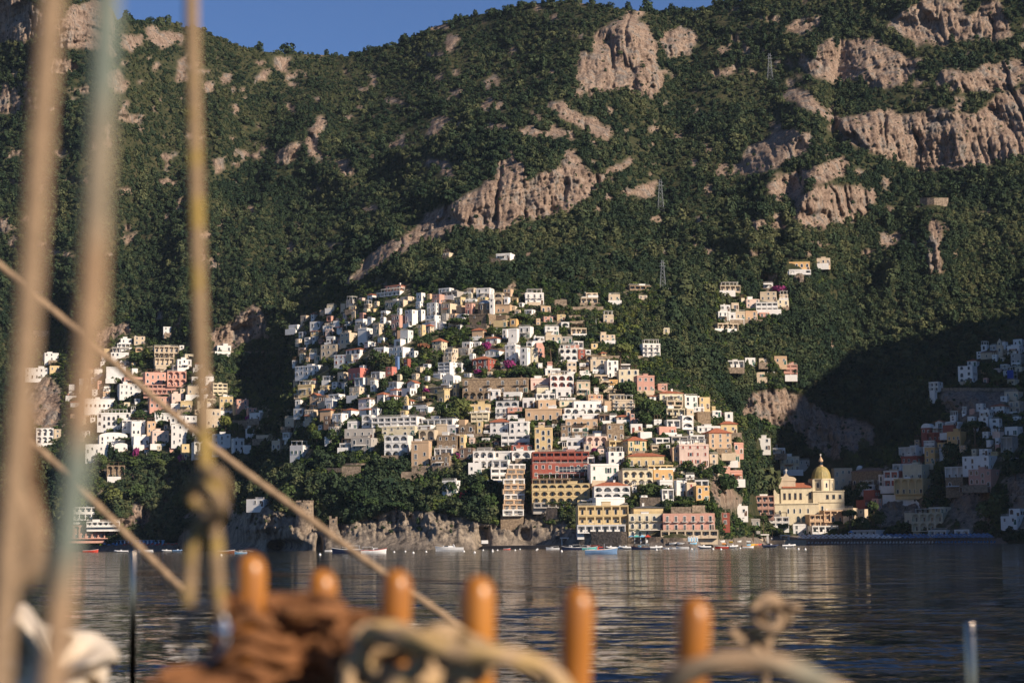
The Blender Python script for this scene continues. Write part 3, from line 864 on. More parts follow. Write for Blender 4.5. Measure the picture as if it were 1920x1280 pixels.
M_STONEWALL = node_mat('rubble stone', (0.33, 0.255, 0.19), 0.95, var=0.75, scale=0.9, dark=(0.09, 0.07, 0.05), spec=0.1, bump=0.6, bscale=1.5, bdist=0.4)

def win_mesh(kind):
    """1 m wide, 1 m tall opening: frame standing proud, glass set back inside it."""
    b = MB(); t = 0.11
    if kind == 'arch':
        n = 8; o = [(-0.5, 0), (0.5, 0)] + [(0.5 * math.cos(math.pi * k / n), 0.62 + 0.38 * math.sin(math.pi * k / n)) for k in range(n + 1)]
        i = [((x) * 0.76, 0.06 + z * 0.86) for x, z in o]
        N = len(o); v = [(x, -0.09, z) for x, z in o] + [(x, -0.09, z) for x, z in i] + [(x, -0.03, z) for x, z in i] + [(x, 0.02, z) for x, z in o]
        f = []; m = []
        for k in range(N):
            k2 = (k + 1) % N
            f += [(k, k2, N + k2, N + k), (N + k, N + k2, 2 * N + k2, 2 * N + k), (3 * N + k, 3 * N + k2, k2, k)]; m += [0, 0, 0]
        f.append(tuple(2 * N + k for k in range(N))); m.append(1)
        b.v, b.f, b.m = v, f, m
    else:
        b.box(-0.5, -0.5 + t, -0.09, 0.02, 0, 1, 0); b.box(0.5 - t, 0.5, -0.09, 0.02, 0, 1, 0)
        b.box(-0.5 + t, 0.5 - t, -0.09, 0.02, 0.93, 1, 0); b.box(-0.58, 0.58, -0.16, 0.02, -0.07, 0, 0)
        b.box(-0.5 + t, 0.5 - t, -0.03, 0.02, 0, 0.93, 1)
        if kind == 'cross': b.box(-0.03, 0.03, -0.07, -0.032, 0, 0.93, 0)
        if kind == 'shut':
            b.box(-0.5 + t, -0.03, -0.075, -0.035, 0.02, 0.92, 2); b.box(0.03, 0.5 - t, -0.075, -0.035, 0.02, 0.92, 2)
        if kind == 'open':
            b.box(-0.98, -0.52, -0.1, -0.02, 0, 1, 2); b.box(0.52, 0.98, -0.1, -0.02, 0, 1, 2)
    return b
WIN = {}
def window_data(kind, frame, sh):
    k = (kind, frame.name, sh.name)
    if k not in WIN: WIN[k] = win_mesh(kind).mesh('window', [frame, M_GLASS, sh])
    return WIN[k]
def arcade(b, w, z0, h, nb, dep, arch, par=0.9, m=0, y0=0.0):
    """A gallery of NB bays standing DEP in front of y0: pierced front wall, floor, ceiling and end walls."""
    yo, yi = y0 - dep, y0 - dep + 0.32; bw = w / nb; pil = max(0.16 if not arch else 0.28, 0.09 * bw)
    x = -w / 2
    b.box(x, -x, yo - 0.12, y0 - 0.002, z0 - 0.22, z0, m); b.box(x - .1, -x + .1, yo - 0.1, y0 - 0.002, z0 + h - 0.28, z0 + h - 0.02, m)
    b.box(x, x + 0.25, yi, y0 - 0.003, z0, z0 + h - 0.28, m); b.box(-x - 0.25, -x, yi, y0 - 0.003, z0, z0 + h - 0.28, m)
    top = z0 + h - 0.281; zp = z0 + par
    for k in range(nb):
        a, c = x + k * bw, x + (k + 1) * bw; p, q = a + pil, c - pil; r = (q - p) / 2
        b.box(a, p, yo, yi, z0, top, m); b.box(q, c, yo, yi, z0, top, m)
        if par > 0: b.box(p, q, yo + 0.1, yi - 0.1, z0, zp, m)
        if arch:
            rz = min(r, top - zp - 0.5); zs = top - 0.25 - rz; n = 8; v = []; f = []
            for i in range(n + 1):
                t = math.pi * (1 - i / n); X = (p + q) / 2 + r * math.cos(t); Z = zs + rz * math.sin(t)
                v += [(X, yo, Z), (X, yo, top), (X, yi, Z), (X, yi, top)]
            for i in range(n):
                j = 4 * i; f += [(j, j + 4, j + 5, j + 1), (j + 2, j + 3, j + 7, j + 6), (j, j + 2, j + 6, j + 4)]
            b.add(v, f, m)
        else: b.box(p, q, yo, yi, top - 0.35, top, m)
def def_yaw(px, py):
    if px < 480: return 14
    if px < 640: return -26
    if px < 880: return -34 if py < 790 else -16
    if px < 1000: return -20 if py < 700 else (-6 if py < 880 else 0)
    if px < 1110: return 0 if py > 780 else 8
    if px < 1420: return 10 if py < 960 else 4
    if px < 1590: return 0
    return -36
def tri_roof(w, d, z, h, kind, over=0.45):
    b = MB(); x = w / 2 + over; y0, y1 = -over, d + over; 
    if kind == 'g':   # gable towards the sea
        v = [(-x, y0, z), (0, y0, z + h), (x, y0, z), (-x, y1, z), (0, y1, z + h), (x, y1, z)]
        t = 0.22; v += [(a, c, e - t) for a, c, e in v]
        b.add(v, [(0, 1, 4, 3), (1, 2, 5, 4), (6, 9, 10, 7), (7, 10, 11, 8), (0, 6, 7, 1), (1, 7, 8, 2), (3, 4, 10, 9), (4, 5, 11, 10), (0, 3, 9, 6), (2, 8, 11, 5)])
    else:
        i = min(x, (y1 - y0) / 2) * 0.95; ym = (y0 + y1) / 2
        v = [(-x, y0, z), (x, y0, z), (x, y1, z), (-x, y1, z), (-x + i, ym, z + h), (x - i, ym, z + h), (-x, y0, z - .18), (x, y0, z - .18), (x, y1, z - .18), (-x, y1, z - .18)]
        b.add(v, [(0, 1, 5, 4), (1, 2, 5), (2, 3, 4, 5), (3, 0, 4), (6, 7, 1, 0), (7, 8, 2, 1), (8, 9, 3, 2), (9, 6, 0, 3), (9, 8, 7, 6)])
    return b
def railing(b, w, y, z, h=0.95, m=0, step=0.45):
    b.box(-w / 2, w / 2, y - .03, y + .03, z + h - .06, z + h, m); n = max(2, int(w / step))
    for k in range(n + 1):
        X = -w / 2 + w * k / n; b.box(X - .025, X + .025, y - .025, y + .025, z, z + h - .06, m)
HREC = []
import re
def make_house(line, idx):
    head, _, lm = line.partition('#')
    x0, x1, y0, y1, c, st = head.split()
    x0, x1, y0, y1 = map(float, (x0, x1, y0, y1)); xc = (x0 + x1) / 2
    rg = random.Random(idx * 31 + 5)
    ym = re.search(r'y([+-]\d+)', st); yaw = float(ym.group(1)) if ym else def_yaw(xc, y1) + rg.uniform(-7, 7)
    if ym: st = st[:ym.start()]
    Yf = float(Yat(np.array(xc), np.array(y1))); Yf = max(Yf - (7 if y1 < 995 else 0), float(Yat(np.linspace(x0, x1, 6), np.full(6, y1)).min())); fm = re.search(r'f(\d+)', st); Yf -= float(fm.group(1)) if fm else 0; s = Yf / F
    W, H = (x1 - x0) * s, (y1 - y0) * s; a = R(yaw); sn, cs = abs(math.sin(a)), math.cos(a)
    d = min(max(0.75 * W, 4.0), 9.0)
    if d * sn > 0.42 * W: d = 0.42 * W / max(sn, .01)
    w = (W - d * sn) / cs
    base = at(xc, y1, Yf)
    if fm: st = st[:fm.start()]
    n_ = int(st[0]); g_ = 'l' in st or 'c' in st
    kind = 'hotel' if 'hotel' in lm else 'villa' if 'villa' in lm else 'palazzo' if 'palazzo' in lm else 'cottage' if W * H < 22 else 'small_house' if W * H < 42 else 'terrace_house' if g_ else 'tall_house' if n_ >= 3 else 'house'
    o = bpy.data.objects.new(kind, None); COL.objects.link(o)
    o.location = (base[0] + d / 2 * math.sin(a), base[1] + 0.35 * w * sn + .6, base[2]); o.rotation_euler = (0, 0, a)
    n = int(st[0]); rk = 't' if 't' in st else 'g' if 'g' in st else 'd' if 'd' in st else 'v' if 'v' in st else 'f'
    km = rg.randrange(3) if c in 'WCPTYLS' else 0; wm = wall_mat(c, km); trim = wall_mat('W', 0) if c in 'RVPMDB' else wm
    hr = {'t': min(2.4, 0.24 * H), 'g': min(2.6, 0.25 * H), 'd': min(1.8, 0.2 * H), 'v': min(2.2, 0.25 * H), 'f': 0}[rk]
    Hw = H - hr; hs = Hw / n; gal = 'l' in st or 'c' in st; dep = 1.5 if gal else 0
    if gal and d > 4.5: pass
    # ---- walls
    b = MB(); x = w / 2; yb = dep
    if rk == 'f':
        p = 0.35; zt = Hw - 0.55
        b.add([(-x, yb, -2.5), (x, yb, -2.5), (x, d + yb, -2.5), (-x, d + yb, -2.5), (-x, yb, Hw), (x, yb, Hw), (x, d + yb, Hw), (-x, d + yb, Hw),
               (-x + p, yb + p, Hw), (x - p, yb + p, Hw), (x - p, d + yb - p, Hw), (-x + p, d + yb - p, Hw), (-x + p, yb + p, zt), (x - p, yb + p, zt), (x - p, d + yb - p, zt), (-x + p, d + yb - p, zt)],
              [(0, 1, 5, 4), (1, 2, 6, 5), (2, 3, 7, 6), (3, 0, 4, 7), (4, 5, 9, 8), (5, 6, 10, 9), (6, 7, 11, 10), (7, 4, 8, 11), (8, 9, 13, 12), (9, 10, 14, 13), (10, 11, 15, 14), (11, 8, 12, 15)])
        b.add([(-x + p, yb + p, zt), (x - p, yb + p, zt), (x - p, d + yb - p, zt), (-x + p, d + yb - p, zt)], [(0, 1, 2, 3)], 1); b.f[-1] = b.f[-1]
        if rg.random() < .6: b.box(-x - .12, x + .12, yb - .14, yb - .002, Hw - .75, Hw - .5)
    else:
        b.box(-x, x, yb, d + yb, -2.5, Hw)
        if rk == 'g': b.add([(-x, yb, Hw), (x, yb, Hw), (0, yb, Hw + hr * .92), (-x, d + yb, Hw), (x, d + yb, Hw), (0, d + yb, Hw + hr * .92)], [(0, 1, 2), (4, 3, 5)])
    b.obj('wall', [wm, M_FLAT if c != 'R' else wm], o)
    if rk in 'tgd':
        r = tri_roof(w, d, Hw + (0.02), hr, 'g' if rk == 'g' else 't'); ro = r.obj('roof', [M_TILE if rk != 'd' else (M_BROWNTILE if c in 'SWC' else M_SLATE)], o, loc=(0, yb, 0))
        if rg.random() < .5 and w > 6:
            q = MB(); q.box(-.4, .4, -.3, .3, -0.8, 1.3); q.box(-.5, .5, -.4, .4, 1.3, 1.45); q.obj('chimney', [M_WHITE], ro, loc=(rg.uniform(-.2, .2) * w, d * .6, Hw + hr * .7))
    elif rk == 'v':
        q = MB(); nn = 12; v = []; f = []
        for k in range(nn + 1):
            t = math.pi * k / nn; v += [(-x * math.cos(t), 0, hr * math.sin(t)), (-x * math.cos(t), d, hr * math.sin(t))]
        for k in range(nn): f.append((2 * k, 2 * k + 2, 2 * k + 3, 2 * k + 1))
        f += [tuple(2 * k for k in range(nn + 1)), tuple(2 * k + 1 for k in range(nn + 1))[::-1]]
        q.add(v, f); q.obj('roof', [M_WHITE], o, loc=(0, yb, Hw + .01))
    else:
        if w > 7 and rg.random() < .55 and 'n' not in st:
            q = MB(); ww = rg.uniform(2, min(4, w * .4)); hh = rg.uniform(1.2, 2.1); q.box(-ww / 2, ww / 2, 0, 2.4, -.1, hh); q.box(-ww / 2 - .15, ww / 2 + .15, -.15, 2.55, hh, hh + .18); q.obj('stair_hut', [wm if rg.random() < .6 else M_WHITE], o, loc=(rg.uniform(-.25, .25) * w, yb + d * .45, Hw - .5))
        if rg.random() < .35 and w > 5:
            q = MB(); q.box(-.35, .35, -.35, .35, 0, 1.2); q.box(-.45, .45, -.45, .45, 1.2, 1.32); q.obj('chimney', [M_WHITE], o, loc=(rg.uniform(-.4, .4) * w, yb + d * .7, Hw - .5))
        if 'p' in st or rg.random() < .13:
            q = MB(); hh = 2.3; pw, pd = w * .8, min(d * .8, 4); nn = max(2, int(pw / 2.2))
            for k in range(nn + 1):
                X = -pw / 2 + pw * k / nn
                for Y in (0, pd): q.box(X - .09, X + .09, Y - .09, Y + .09, 0, hh)
            q.box(-pw / 2 - .3, pw / 2 + .3, -.09, .09, hh, hh + .16); q.box(-pw / 2 - .3, pw / 2 + .3, pd - .09, pd + .09, hh, hh + .16)
            k = -pw / 2
            while k < pw / 2: q.box(k, k + .3, -.5, pd + .5, hh + .165, hh + .26); k += .46
            q.obj('pergola', [M_CANE if rg.random() < .7 else M_FRAME], o, loc=(0, yb + .5, Hw - .52))
        elif rg.random() < .35:
            q = MB(); railing(q, w - .3, 0, 0, .8); q.obj('roof_railing', [M_IRON if rg.random() < .4 else M_FRAME], o, loc=(0, yb + .2, Hw))
    if rg.random() < .5 and y1 < 940 and 4 < w < 12:
        q = MB(); tw_ = w * rg.uniform(.7, 1.25); td = rg.uniform(1.6, 3.2); q.box(-tw_ / 2, tw_ / 2, -td, -.02, -2.6, -.02); q.box(-tw_ / 2, tw_ / 2, -td, -td + .2, -.02, rg.choice((.5, .85, .95))); q.obj('terrace', [wall_mat('W', 1) if rg.random() < .55 else wall_mat('C', 1) if rg.random() < .4 else M_STONEWALL], o, loc=(rg.uniform(-.2, .2) * w, 0, 0))
    # ---- fronts, storey by storey
    nc = max(1, round(w / rg.uniform(2.7, 3.4))); nwin = 0
    fr = M_FRAME if c not in 'W' or rg.random() < .5 else (M_BROWNW if rg.random() < .35 else trim)
    sh = M_GREEN if 's' in st else M_REDSH if 'r' in st else M_BROWNW
    for fl in range(n):
        z = fl * hs; arcaded = gal
        if gal:
            q = MB(); nb = max(1, round(w / (3.4 if 'l' in st else 3.0))); arcade(q, w, z, hs, nb, dep, 'l' in st, 0.85 if rg.random() < .6 else 0.25, y0=yb)
            q.obj('gallery', [trim if c in 'VW' else wm], o)
        if 'n' in st and not gal:
            if rg.random() < .5 and w > 3: 
                link('window', window_data('rect', fr, sh), o, (rg.uniform(-.25, .25) * w, yb, z + hs * .4), scale=(.8, 1, 1.0)); nwin += 1
            continue
        for k in range(nc):
            if not gal and rg.random() < .1: continue
            X = -w / 2 + w * (k + .5) / nc + (rg.uniform(-.12, .12) if 'b' not in st else 0)
            arch = 'a' in st and (fl == 0 or n == 1 or rg.random() < .55)
            ww = min(rg.choice((1.0, 1.1, 1.25)) if not arch else 1.5, .72 * w / nc); tall = 'b' in st or gal or rg.random() < .25
            hh = min(2.15 if tall or arch else 1.45, hs * .72); zz = z + (0.12 if tall else hs * .36)
            if zz + hh > z + hs - .25: hh = z + hs - .25 - zz
            kind = 'arch' if arch else ('shut' if ('s' in st or 'r' in st) and rg.random() < .7 else 'open' if ('s' in st or 'r' in st) else rg.choice(('rect', 'cross')))
            if hh > .4: link('window', window_data(kind, fr, sh), o, (X, yb, zz), scale=(ww, 1, hh)); nwin += 1
            if 'b' in st and not gal and ('w' not in st):
                q = MB(); bw = w / nc * .72; q.box(-bw / 2, bw / 2, -1.1, -.003, -.18, 0, 0); railing(q, bw, -1.05, 0, .9, 1, .3)
                q.obj('balcony', [wm if c in 'STWL' else M_FRAME, M_IRON], o, loc=(X, yb, z + .1))
    if not gal and 'n' not in st and w > 4:
        q = MB(); q.box(-.55, .55, -.06, .02, 0, 2.1, 0); q.box(-.68, .68, -.03, .02, 0, 2.22, 1); dr = q.obj('door', [M_BROWNW if rg.random() < .6 else M_GREEN, M_FRAME], o, loc=(w * .5 - .95, yb, 0.02))
    # the end wall one can see
    if d * sn / s > 5:
        sx = 1 if yaw < 0 else -1
        for fl in range(n):
            for t in ((.3, .7) if d * sn / s > 9 else (.5,)):
                if rg.random() < .6:
                    q = link('window', window_data('rect', fr, sh), o, (sx * w / 2, yb + d * t, fl * hs + hs * .36), rz=R(90) * sx, scale=(.95, 1, min(1.35, hs * .5))); nwin += 1
    if 'q' in st or (not gal and rg.random() < .16 and w > 5 and 'n' not in st):
        q = MB(); aw = w * rg.uniform(.4, .8); q.add([(-aw / 2, 0, .5), (aw / 2, 0, .5), (aw / 2, -1.9, 0), (-aw / 2, -1.9, 0), (-aw / 2, 0, .44), (aw / 2, 0, .44), (aw / 2, -1.9, -.06), (-aw / 2, -1.9, -.06)], [(0, 3, 2, 1), (4, 5, 6, 7), (3, 7, 6, 2), (0, 4, 7, 3), (1, 2, 6, 5)])
        q.obj('awning', [M_AWN if rg.random() < .7 else M_TILE], o, loc=(rg.uniform(-.1, .1) * w, yb - .005, min(2.5, hs * .85)))
    rec = dict(o=o, x=xc, y=(y0 + y1) / 2, y1=y1, x0=x0, x1=x1, y0=y0, c=c, n=n, rk=rk, st=st, W=W, H=H, Y=Yf, nwin=nwin, d=d)
    if lm:
        nm, _, lb = lm.partition('|'); rec['name'] = nm.strip(); o['label'] = lb.strip()
    o['category'] = kind.replace('_', ' '); HREC.append(rec); return rec
for i, l in enumerate(HOUSES): make_house(l, i)
# the small houses that fill the gaps of the settled slopes
CORE = [[(560, 605), (700, 548), (820, 545), (1000, 550), (1100, 645), (1210, 715), (1330, 760), (1385, 830), (1375, 900), (1240, 950), (940, 890), (920, 840), (700, 845), (565, 800), (550, 700)], [(120, 745), (200, 660), (340, 655), (420, 745), (490, 790), (455, 845), (160, 852)], [(1690, 862), (1780, 785), (1915, 740), (1915, 865), (1800, 880)], [(1800, 720), (1840, 655), (1915, 650), (1915, 722)], [(1660, 930), (1690, 870), (1760, 870), (1750, 920)], [(1350, 605), (1385, 565), (1470, 550), (1475, 590)]]
OCC = np.zeros((1100, 1960), bool)
for r in HREC: OCC[int(r['y0']) - 1:int(r['y1']) + 1, max(0, int(r['x0']) - 1):int(r['x1']) + 2] = True
KEEP_OUT = [(793, 668, 30), (855, 640, 26), (840, 775, 30), (720, 690, 34), (733, 770, 26), (655, 765, 22), (1210, 775, 34), (560, 830, 40), (975, 700, 30), (1360, 930, 40), (900, 625, 30), (976, 600, 20), (1180, 740, 30), (430, 800, 30), (225, 790, 24), (285, 680, 34), (1785, 860, 30), (1828, 830, 26), (1034, 670, 24), (915, 650, 20), (1240, 925, 30), (1300, 880, 26)]
frg = random.Random(99); nfill = 0
for _ in range(20000):
    w = frg.uniform(9, 21); h = frg.uniform(7, 13); x = frg.uniform(120, 1915); y = frg.uniform(550, 950); rt_ = _ > 15000
    if rt_: w = frg.uniform(15, 26); h = frg.uniform(10, 16); x = frg.uniform(1660, 1918); y = frg.uniform(640, 905)
    if nfill >= 235 and not rt_: continue
    if not any(inpoly(np.array(x), np.array(y), p_) for p_ in CORE): continue
    if any(math.hypot(x - a, (y - b_) * 1.3) < c_ for a, b_, c_ in KEEP_OUT): continue
    if OCC[int(y - h):int(y), int(x - w / 2):int(x + w / 2)].mean() > .1: continue
    c = frg.choice('WWWWWWCCTKLPY'); st = frg.choice(('1w', '1w', '1a', '1c', '1w', '1n', '1l', '1wp')); 
    if h > 11: st = '2' + st[1:]
    if frg.random() < .12: st += 't'
    make_house('%.1f %.1f %.1f %.1f %s %s' % (x - w / 2, x + w / 2, y - h, y, c, st), 1000 + nfill); OCC[int(y - h) - 1:int(y) + 1, int(x - w / 2) - 1:int(x + w / 2) + 1] = True; nfill += 1
    if nfill >= 300: break
print('fill', nfill)
# ------------------------------------------------------------------ churches, tower, terrace stack
M_MAJ = node_mat('majolica tiles', (0.38, 0.285, 0.11), 0.6, var=0.6, scale=0.9, dark=(0.16, 0.15, 0.05), spec=0.4, stretch=(1, 1, 0.5))
M_CHY = wall_mat('L', 0)
def rec_thing(o, name, label, x0, x1, y0, y1, cat):
    tag(o, label, cat); HREC.append(dict(o=o, x=(x0 + x1) / 2, y=(y0 + y1) / 2, y1=y1, x0=x0, x1=x1, y0=y0, Y=float(Yat(np.array((x0 + x1) / 2), np.array(y1))), name=name, fixed=1, d=12))
def root(name, px, py, yaw=0.0):
    Y = float(Yat(np.array(float(px)), np.array(float(py)))); o = bpy.data.objects.new(name, None); COL.objects.link(o)
    o.location = V(px, py, Y); o.rotation_euler = (0, 0, R(yaw)); return o, Y / F
def bx(b, s, cx, cy, x0, x1, py0, py1, ya, yb, m=0): b.box((x0 - cx) * s, (x1 - cx) * s, ya, yb, (cy - py1) * s, (cy - py0) * s, m)
def extr(b, pts, ya, yb, m=0):
    n = len(pts); v = [(x, ya, z) for x, z in pts] + [(x, yb, z) for x, z in pts]
    b.add(v, [tuple(range(n)), tuple(range(2 * n - 1, n - 1, -1))] + [(k, k + n, (k + 1) % n + n, (k + 1) % n) for k in range(n)], m)
def cross(parent, x, y, z, h, mat=None):
    q = MB(); q.box(-.09 * h, .09 * h, -.07 * h, .07 * h, 0, h); q.box(-.32 * h, -.091 * h, -.06 * h, .06 * h, h * .58, h * .74); q.box(.091 * h, .32 * h, -.06 * h, .06 * h, h * .58, h * .74)
    return q.obj('cross', [mat or M_WHITE], parent, loc=(x, y, z))
# the domed church by the beach
CX, CY = 1520, 985
ch, s = root('church', CX, CY, -4)
def cw(kind, px, py0, py1, w, y, fr=None): link('window', window_data(kind, fr or M_FRAME, M_BROWNW), ch, ((px - CX) * s, y, (CY - py1) * s), scale=(w, 1, (py1 - py0) * s))
b = MB(); bx(b, s, CX, CY, 1453, 1534, 945, 990, -5, 8); bx(b, s, CX, CY, 1451, 1536, 943.4, 945, -5.4, 8); b.obj('lower_wall', [M_CHY], ch)
b = MB(); bx(b, s, CX, CY, 1466, 1525, 915.5, 944, 0, 11); bx(b, s, CX, CY, 1465, 1525, 914.5, 915.4, -.35, 11.3); b.obj('nave_wall', [M_CHY], ch)
b = MB(); X0, X1, Z0, Z1 = (1469 - CX) * s, (1523 - CX) * s, (CY - 914.4) * s, (CY - 904.5) * s
b.add([(X0, -.6, Z0), (X1, -.6, Z0), (X1, 5.5, Z1), (X0, 5.5, Z1), (X0, 11.6, Z0), (X1, 11.6, Z0)], [(0, 1, 2, 3), (3, 2, 5, 4), (0, 3, 4), (1, 5, 2), (0, 4, 5, 1)]); b.obj('roof', [M_TILE], ch)
b = MB(); bx(b, s, CX, CY, 1525.2, 1583, 922, 990, -1.5, 11); bx(b, s, CX, CY, 1524, 1584, 920.4, 921.9, -1.9, 11.3); bx(b, s, CX, CY, 1536, 1583.5, 941, 942.4, -1.9, -1.501); b.obj('transept_wall', [M_CHY], ch)
b = MB(); r = 22.5 * s; c = ((1543.5 - CX) * s, 5.5, 0); z = lambda py: (CY - py) * s
b.lathe([(r, z(921)), (r, z(899.5)), (r * 1.06, z(899.4)), (r * 1.06, z(897.5)), (r * .8, z(897.4))], 8, 0, c)
for k in range(8):
    t = 2 * math.pi * k / 8; b.box(c[0] + r * math.cos(t) - .5, c[0] + r * math.cos(t) + .5, c[1] + r * math.sin(t) - .5, c[1] + r * math.sin(t) + .5, z(920.8), z(899.6))
b.obj('drum', [M_CHY], ch)
b = MB(); rd = 17.6 * s; prof = [(rd * math.cos(t) ** .92 if t < 1.5 else 0.9, z(897.4) + (24 * s) * math.sin(t)) for t in np.linspace(0, 1.5, 14)]
n = 48; v = []; f = []
for q, zz in prof:
    for k in range(n): 
        m_ = 1 + (0.035 if k % 6 == 0 else 0); t = 2 * math.pi * k / n; v.append((c[0] + q * m_ * math.cos(t), c[1] + q * m_ * math.sin(t), zz))
for i in range(len(prof) - 1):
    for k in range(n): k2 = (k + 1) % n; f.append((i * n + k, i * n + k2, (i + 1) * n + k2, (i + 1) * n + k))
b.add(v, f); dm = b.obj('dome', [M_MAJ], ch, smooth=False)
b = MB(); rl = 3.6 * s; b.lathe([(rl * 1.3, z(875)), (rl * 1.3, z(873.4)), (rl, z(873.3)), (rl, z(864.5)), (rl * 1.3, z(864.4)), (rl * 1.25, z(863.4)), (rl * .8, z(860)), (rl * .2, z(856)), (.05, z(855.5))], 10, 0, c); b.obj('lantern', [wall_mat('T', 0)], dm)
for k in range(5):
    t = -math.pi / 2 + (k - 2) * .63; q = MB(); q.box(-.35, .35, -.06, .04, 0, 1.5); q.obj('window', [M_GLASS], dm, loc=(c[0] + rl * .96 * math.cos(t), c[1] + rl * .96 * math.sin(t), z(871.5)), rz=t + math.pi / 2)
cross(dm, c[0], c[1], z(855.7), 1.4)
b = MB(); pr = [(1463, 915), (1463, 900), (1461.5, 899), (1461.5, 897.5), (1464, 896), (1466, 893.5), (1472, 892.5), (1474.5, 889), (1477, 886.5), (1479.5, 889), (1482, 892.5), (1489, 893.5), (1493, 895), (1495.5, 897.5), (1495.5, 899.5), (1494, 901), (1494, 915)]
extr(b, [((x - CX) * s, z(y)) for x, y in pr][::-1], 1.2, 2.6); bx(b, s, CX, CY, 1462.3, 1494.6, 900.5, 901.6, 1.0, 1.199); b.obj('bell_gable', [wall_mat('C', 0)], ch)
cross(ch, (1477.5 - CX) * s, 1.9, z(886.6), 2.1)
b = MB(); extr(b, [((x - CX) * s, z(y)) for x, y in [(1453, 944), (1453, 920), (1454.5, 916), (1457, 920), (1459.5, 924), (1465.8, 926), (1465.8, 944)]][::-1], .5, 9); b.obj('side_gable', [M_CHY], ch)
cross(ch, (1454.6 - CX) * s, .9, z(916.2), 1.7)
for px in (1473, 1482.6, 1493, 1502.8): cw('cross', px, 924, 935.5, 1.15, 0, M_BROWNW)
cw('cross', 1520.5, 922.5, 935, 1.3, 0, M_BROWNW)
for px in (1478, 1489, 1500, 1514.5): cw('arch', px, 952.5, 962.5, 1.0, -5)
cw('rect', 1462.6, 956, 964, .9, -5)
for px in (1552, 1563.5, 1575.3): cw('rect', px, 928, 935.5, 1.3, -1.5, M_BROWNW)
cw('rect', 1542, 948.5, 957, 1.3, -1.5)
for k in (-3, -2, -1): 
    t = (k + .5) * math.pi / 4; q = link('window', window_data('arch', M_FRAME, M_BROWNW), ch, (c[0] + r * math.cos(math.pi / 8) * math.cos(t), c[1] + r * math.cos(math.pi / 8) * math.sin(t), z(915)), rz=t + math.pi / 2, scale=(1.2, 1, 2.7))
for px in (1496, 1506):
    cw('arch', px, 966, 980, 2.2, -5, wall_mat('L', 0))
rec_thing(ch, 'the church with the yellow dome', 'pale yellow church with yellow tiled dome and lantern behind the beach', 1453, 1583, 856, 990, 'church')
# stone church with a grey dome near the hill's crown
CX, CY = 908, 590
c2, s = root('church', CX, CY, -14); z = lambda py: (CY - py) * s
Yd = 5
b = MB(); r = 16 * s; b.lathe([(r, z(600)), (r, z(569.5)), (r * 1.03, z(569.4)), (r * 1.03, z(568.3)), (r * .5, z(568.2))], 16, 0, (-1 * s, Yd, 0)); b.obj('drum', [wall_mat('S', 0)], c2)
b = MB(); b.lathe([(r * .99, z(568.2)), (r * .8, z(564.5)), (r * .5, z(561.5)), (r * .2, z(560.2)), (.1, z(560))], 16, 0, (-1 * s, Yd, 0)); b.obj('dome', [node_mat('lead roof', (0.42, 0.44, 0.46), .7, var=.3, scale=.8)], c2)
b = MB(); bx(b, s, CX, CY, 922, 956, 572, 602, 2, 12); bx(b, s, CX, CY, 921.5, 956.5, 571, 571.9, 1.7, 12.3); b.obj('nave_wall', [wall_mat('T', 1)], c2)
b = MB(); bx(b, s, CX, CY, 919.5, 927.5, 562, 603, -1, 1.4); bx(b, s, CX, CY, 919, 928, 561, 561.9, -1.2, 1.6); bx(b, s, CX, CY, 920.5, 926.5, 552, 560.9, -.7, 1.1); bx(b, s, CX, CY, 922, 925, 547, 551.9, -.3, .7); b.obj('bell_tower', [M_WHITE], c2)
for py in (578, 566): link('window', window_data('arch', M_FRAME, M_BROWNW), c2, ((923.5 - CX) * s, -1, z(py)), scale=(.9, 1, 1.7))
for t in (-1.9, -1.1): link('window', window_data('rect', M_FRAME, M_BROWNW), c2, (-s + r * math.cos(t), Yd + r * math.sin(t), z(579)), rz=t + math.pi / 2, scale=(1.2, 1, 2.2))
for px in (934, 943): link('window', window_data('rect', M_FRAME, M_BROWNW), c2, ((px - CX) * s, 2, z(584)), scale=(.9, 1, 1.3))
rec_thing(c2, 'the grey-domed stone church', 'brown stone church with low grey dome and slim white bell tower', 889, 956, 546, 600, 'church')
# chapel with bell tower on the shaded slope
CX, CY = 1853, 673
c3, s = root('chapel', CX, CY, -24); z = lambda py: (CY - py) * s
b = MB(); bx(b, s, CX, CY, 1839, 1867, 661, 680, 0, 7); b.obj('nave_wall', [wall_mat('C', 1)], c3)
b = MB(); X0, X1 = (1838 - CX) * s, (1867.5 - CX) * s; b.add([(X0, -.4, z(661)), (X1, -.4, z(661)), (X1, 3.5, z(657.5)), (X0, 3.5, z(657.5)), (X0, 7.4, z(661)), (X1, 7.4, z(661))], [(0, 1, 2, 3), (3, 2, 5, 4), (0, 3, 4), (1, 5, 2), (0, 4, 5, 1)]); b.obj('roof', [M_BROWNTILE], c3)
b = MB(); bx(b, s, CX, CY, 1868.3, 1880, 649.5, 684, 0, 3.2); bx(b, s, CX, CY, 1867.6, 1880.6, 648.5, 649.4, -.2, 3.4); bx(b, s, CX, CY, 1870.2, 1878, 641, 648.4, .4, 2.8); b.lathe([(1.1, z(641)), (.9, z(639)), (.35, z(636.5)), (.1, z(634.5))], 8, 0, ((1874.1 - CX) * s, 1.6, 0)); b.obj('bell_tower', [wall_mat('C', 1)], c3)
for py, hh in ((660, 2.1), (647.5, 1.4)): link('window', window_data('arch', M_FRAME, M_BROWNW), c3, ((1874.1 - CX) * s, 0 if py > 650 else .4, z(py)), scale=(1.1, 1, hh))
link('window', window_data('rect', M_FRAME, M_BROWNW), c3, ((1850 - CX) * s, 0, z(669)), scale=(.8, 1, 1.2))
rec_thing(c3, 'the shaded chapel', 'small cream chapel with a pointed bell tower on the shaded slope', 1839, 1881, 634, 676, 'chapel')
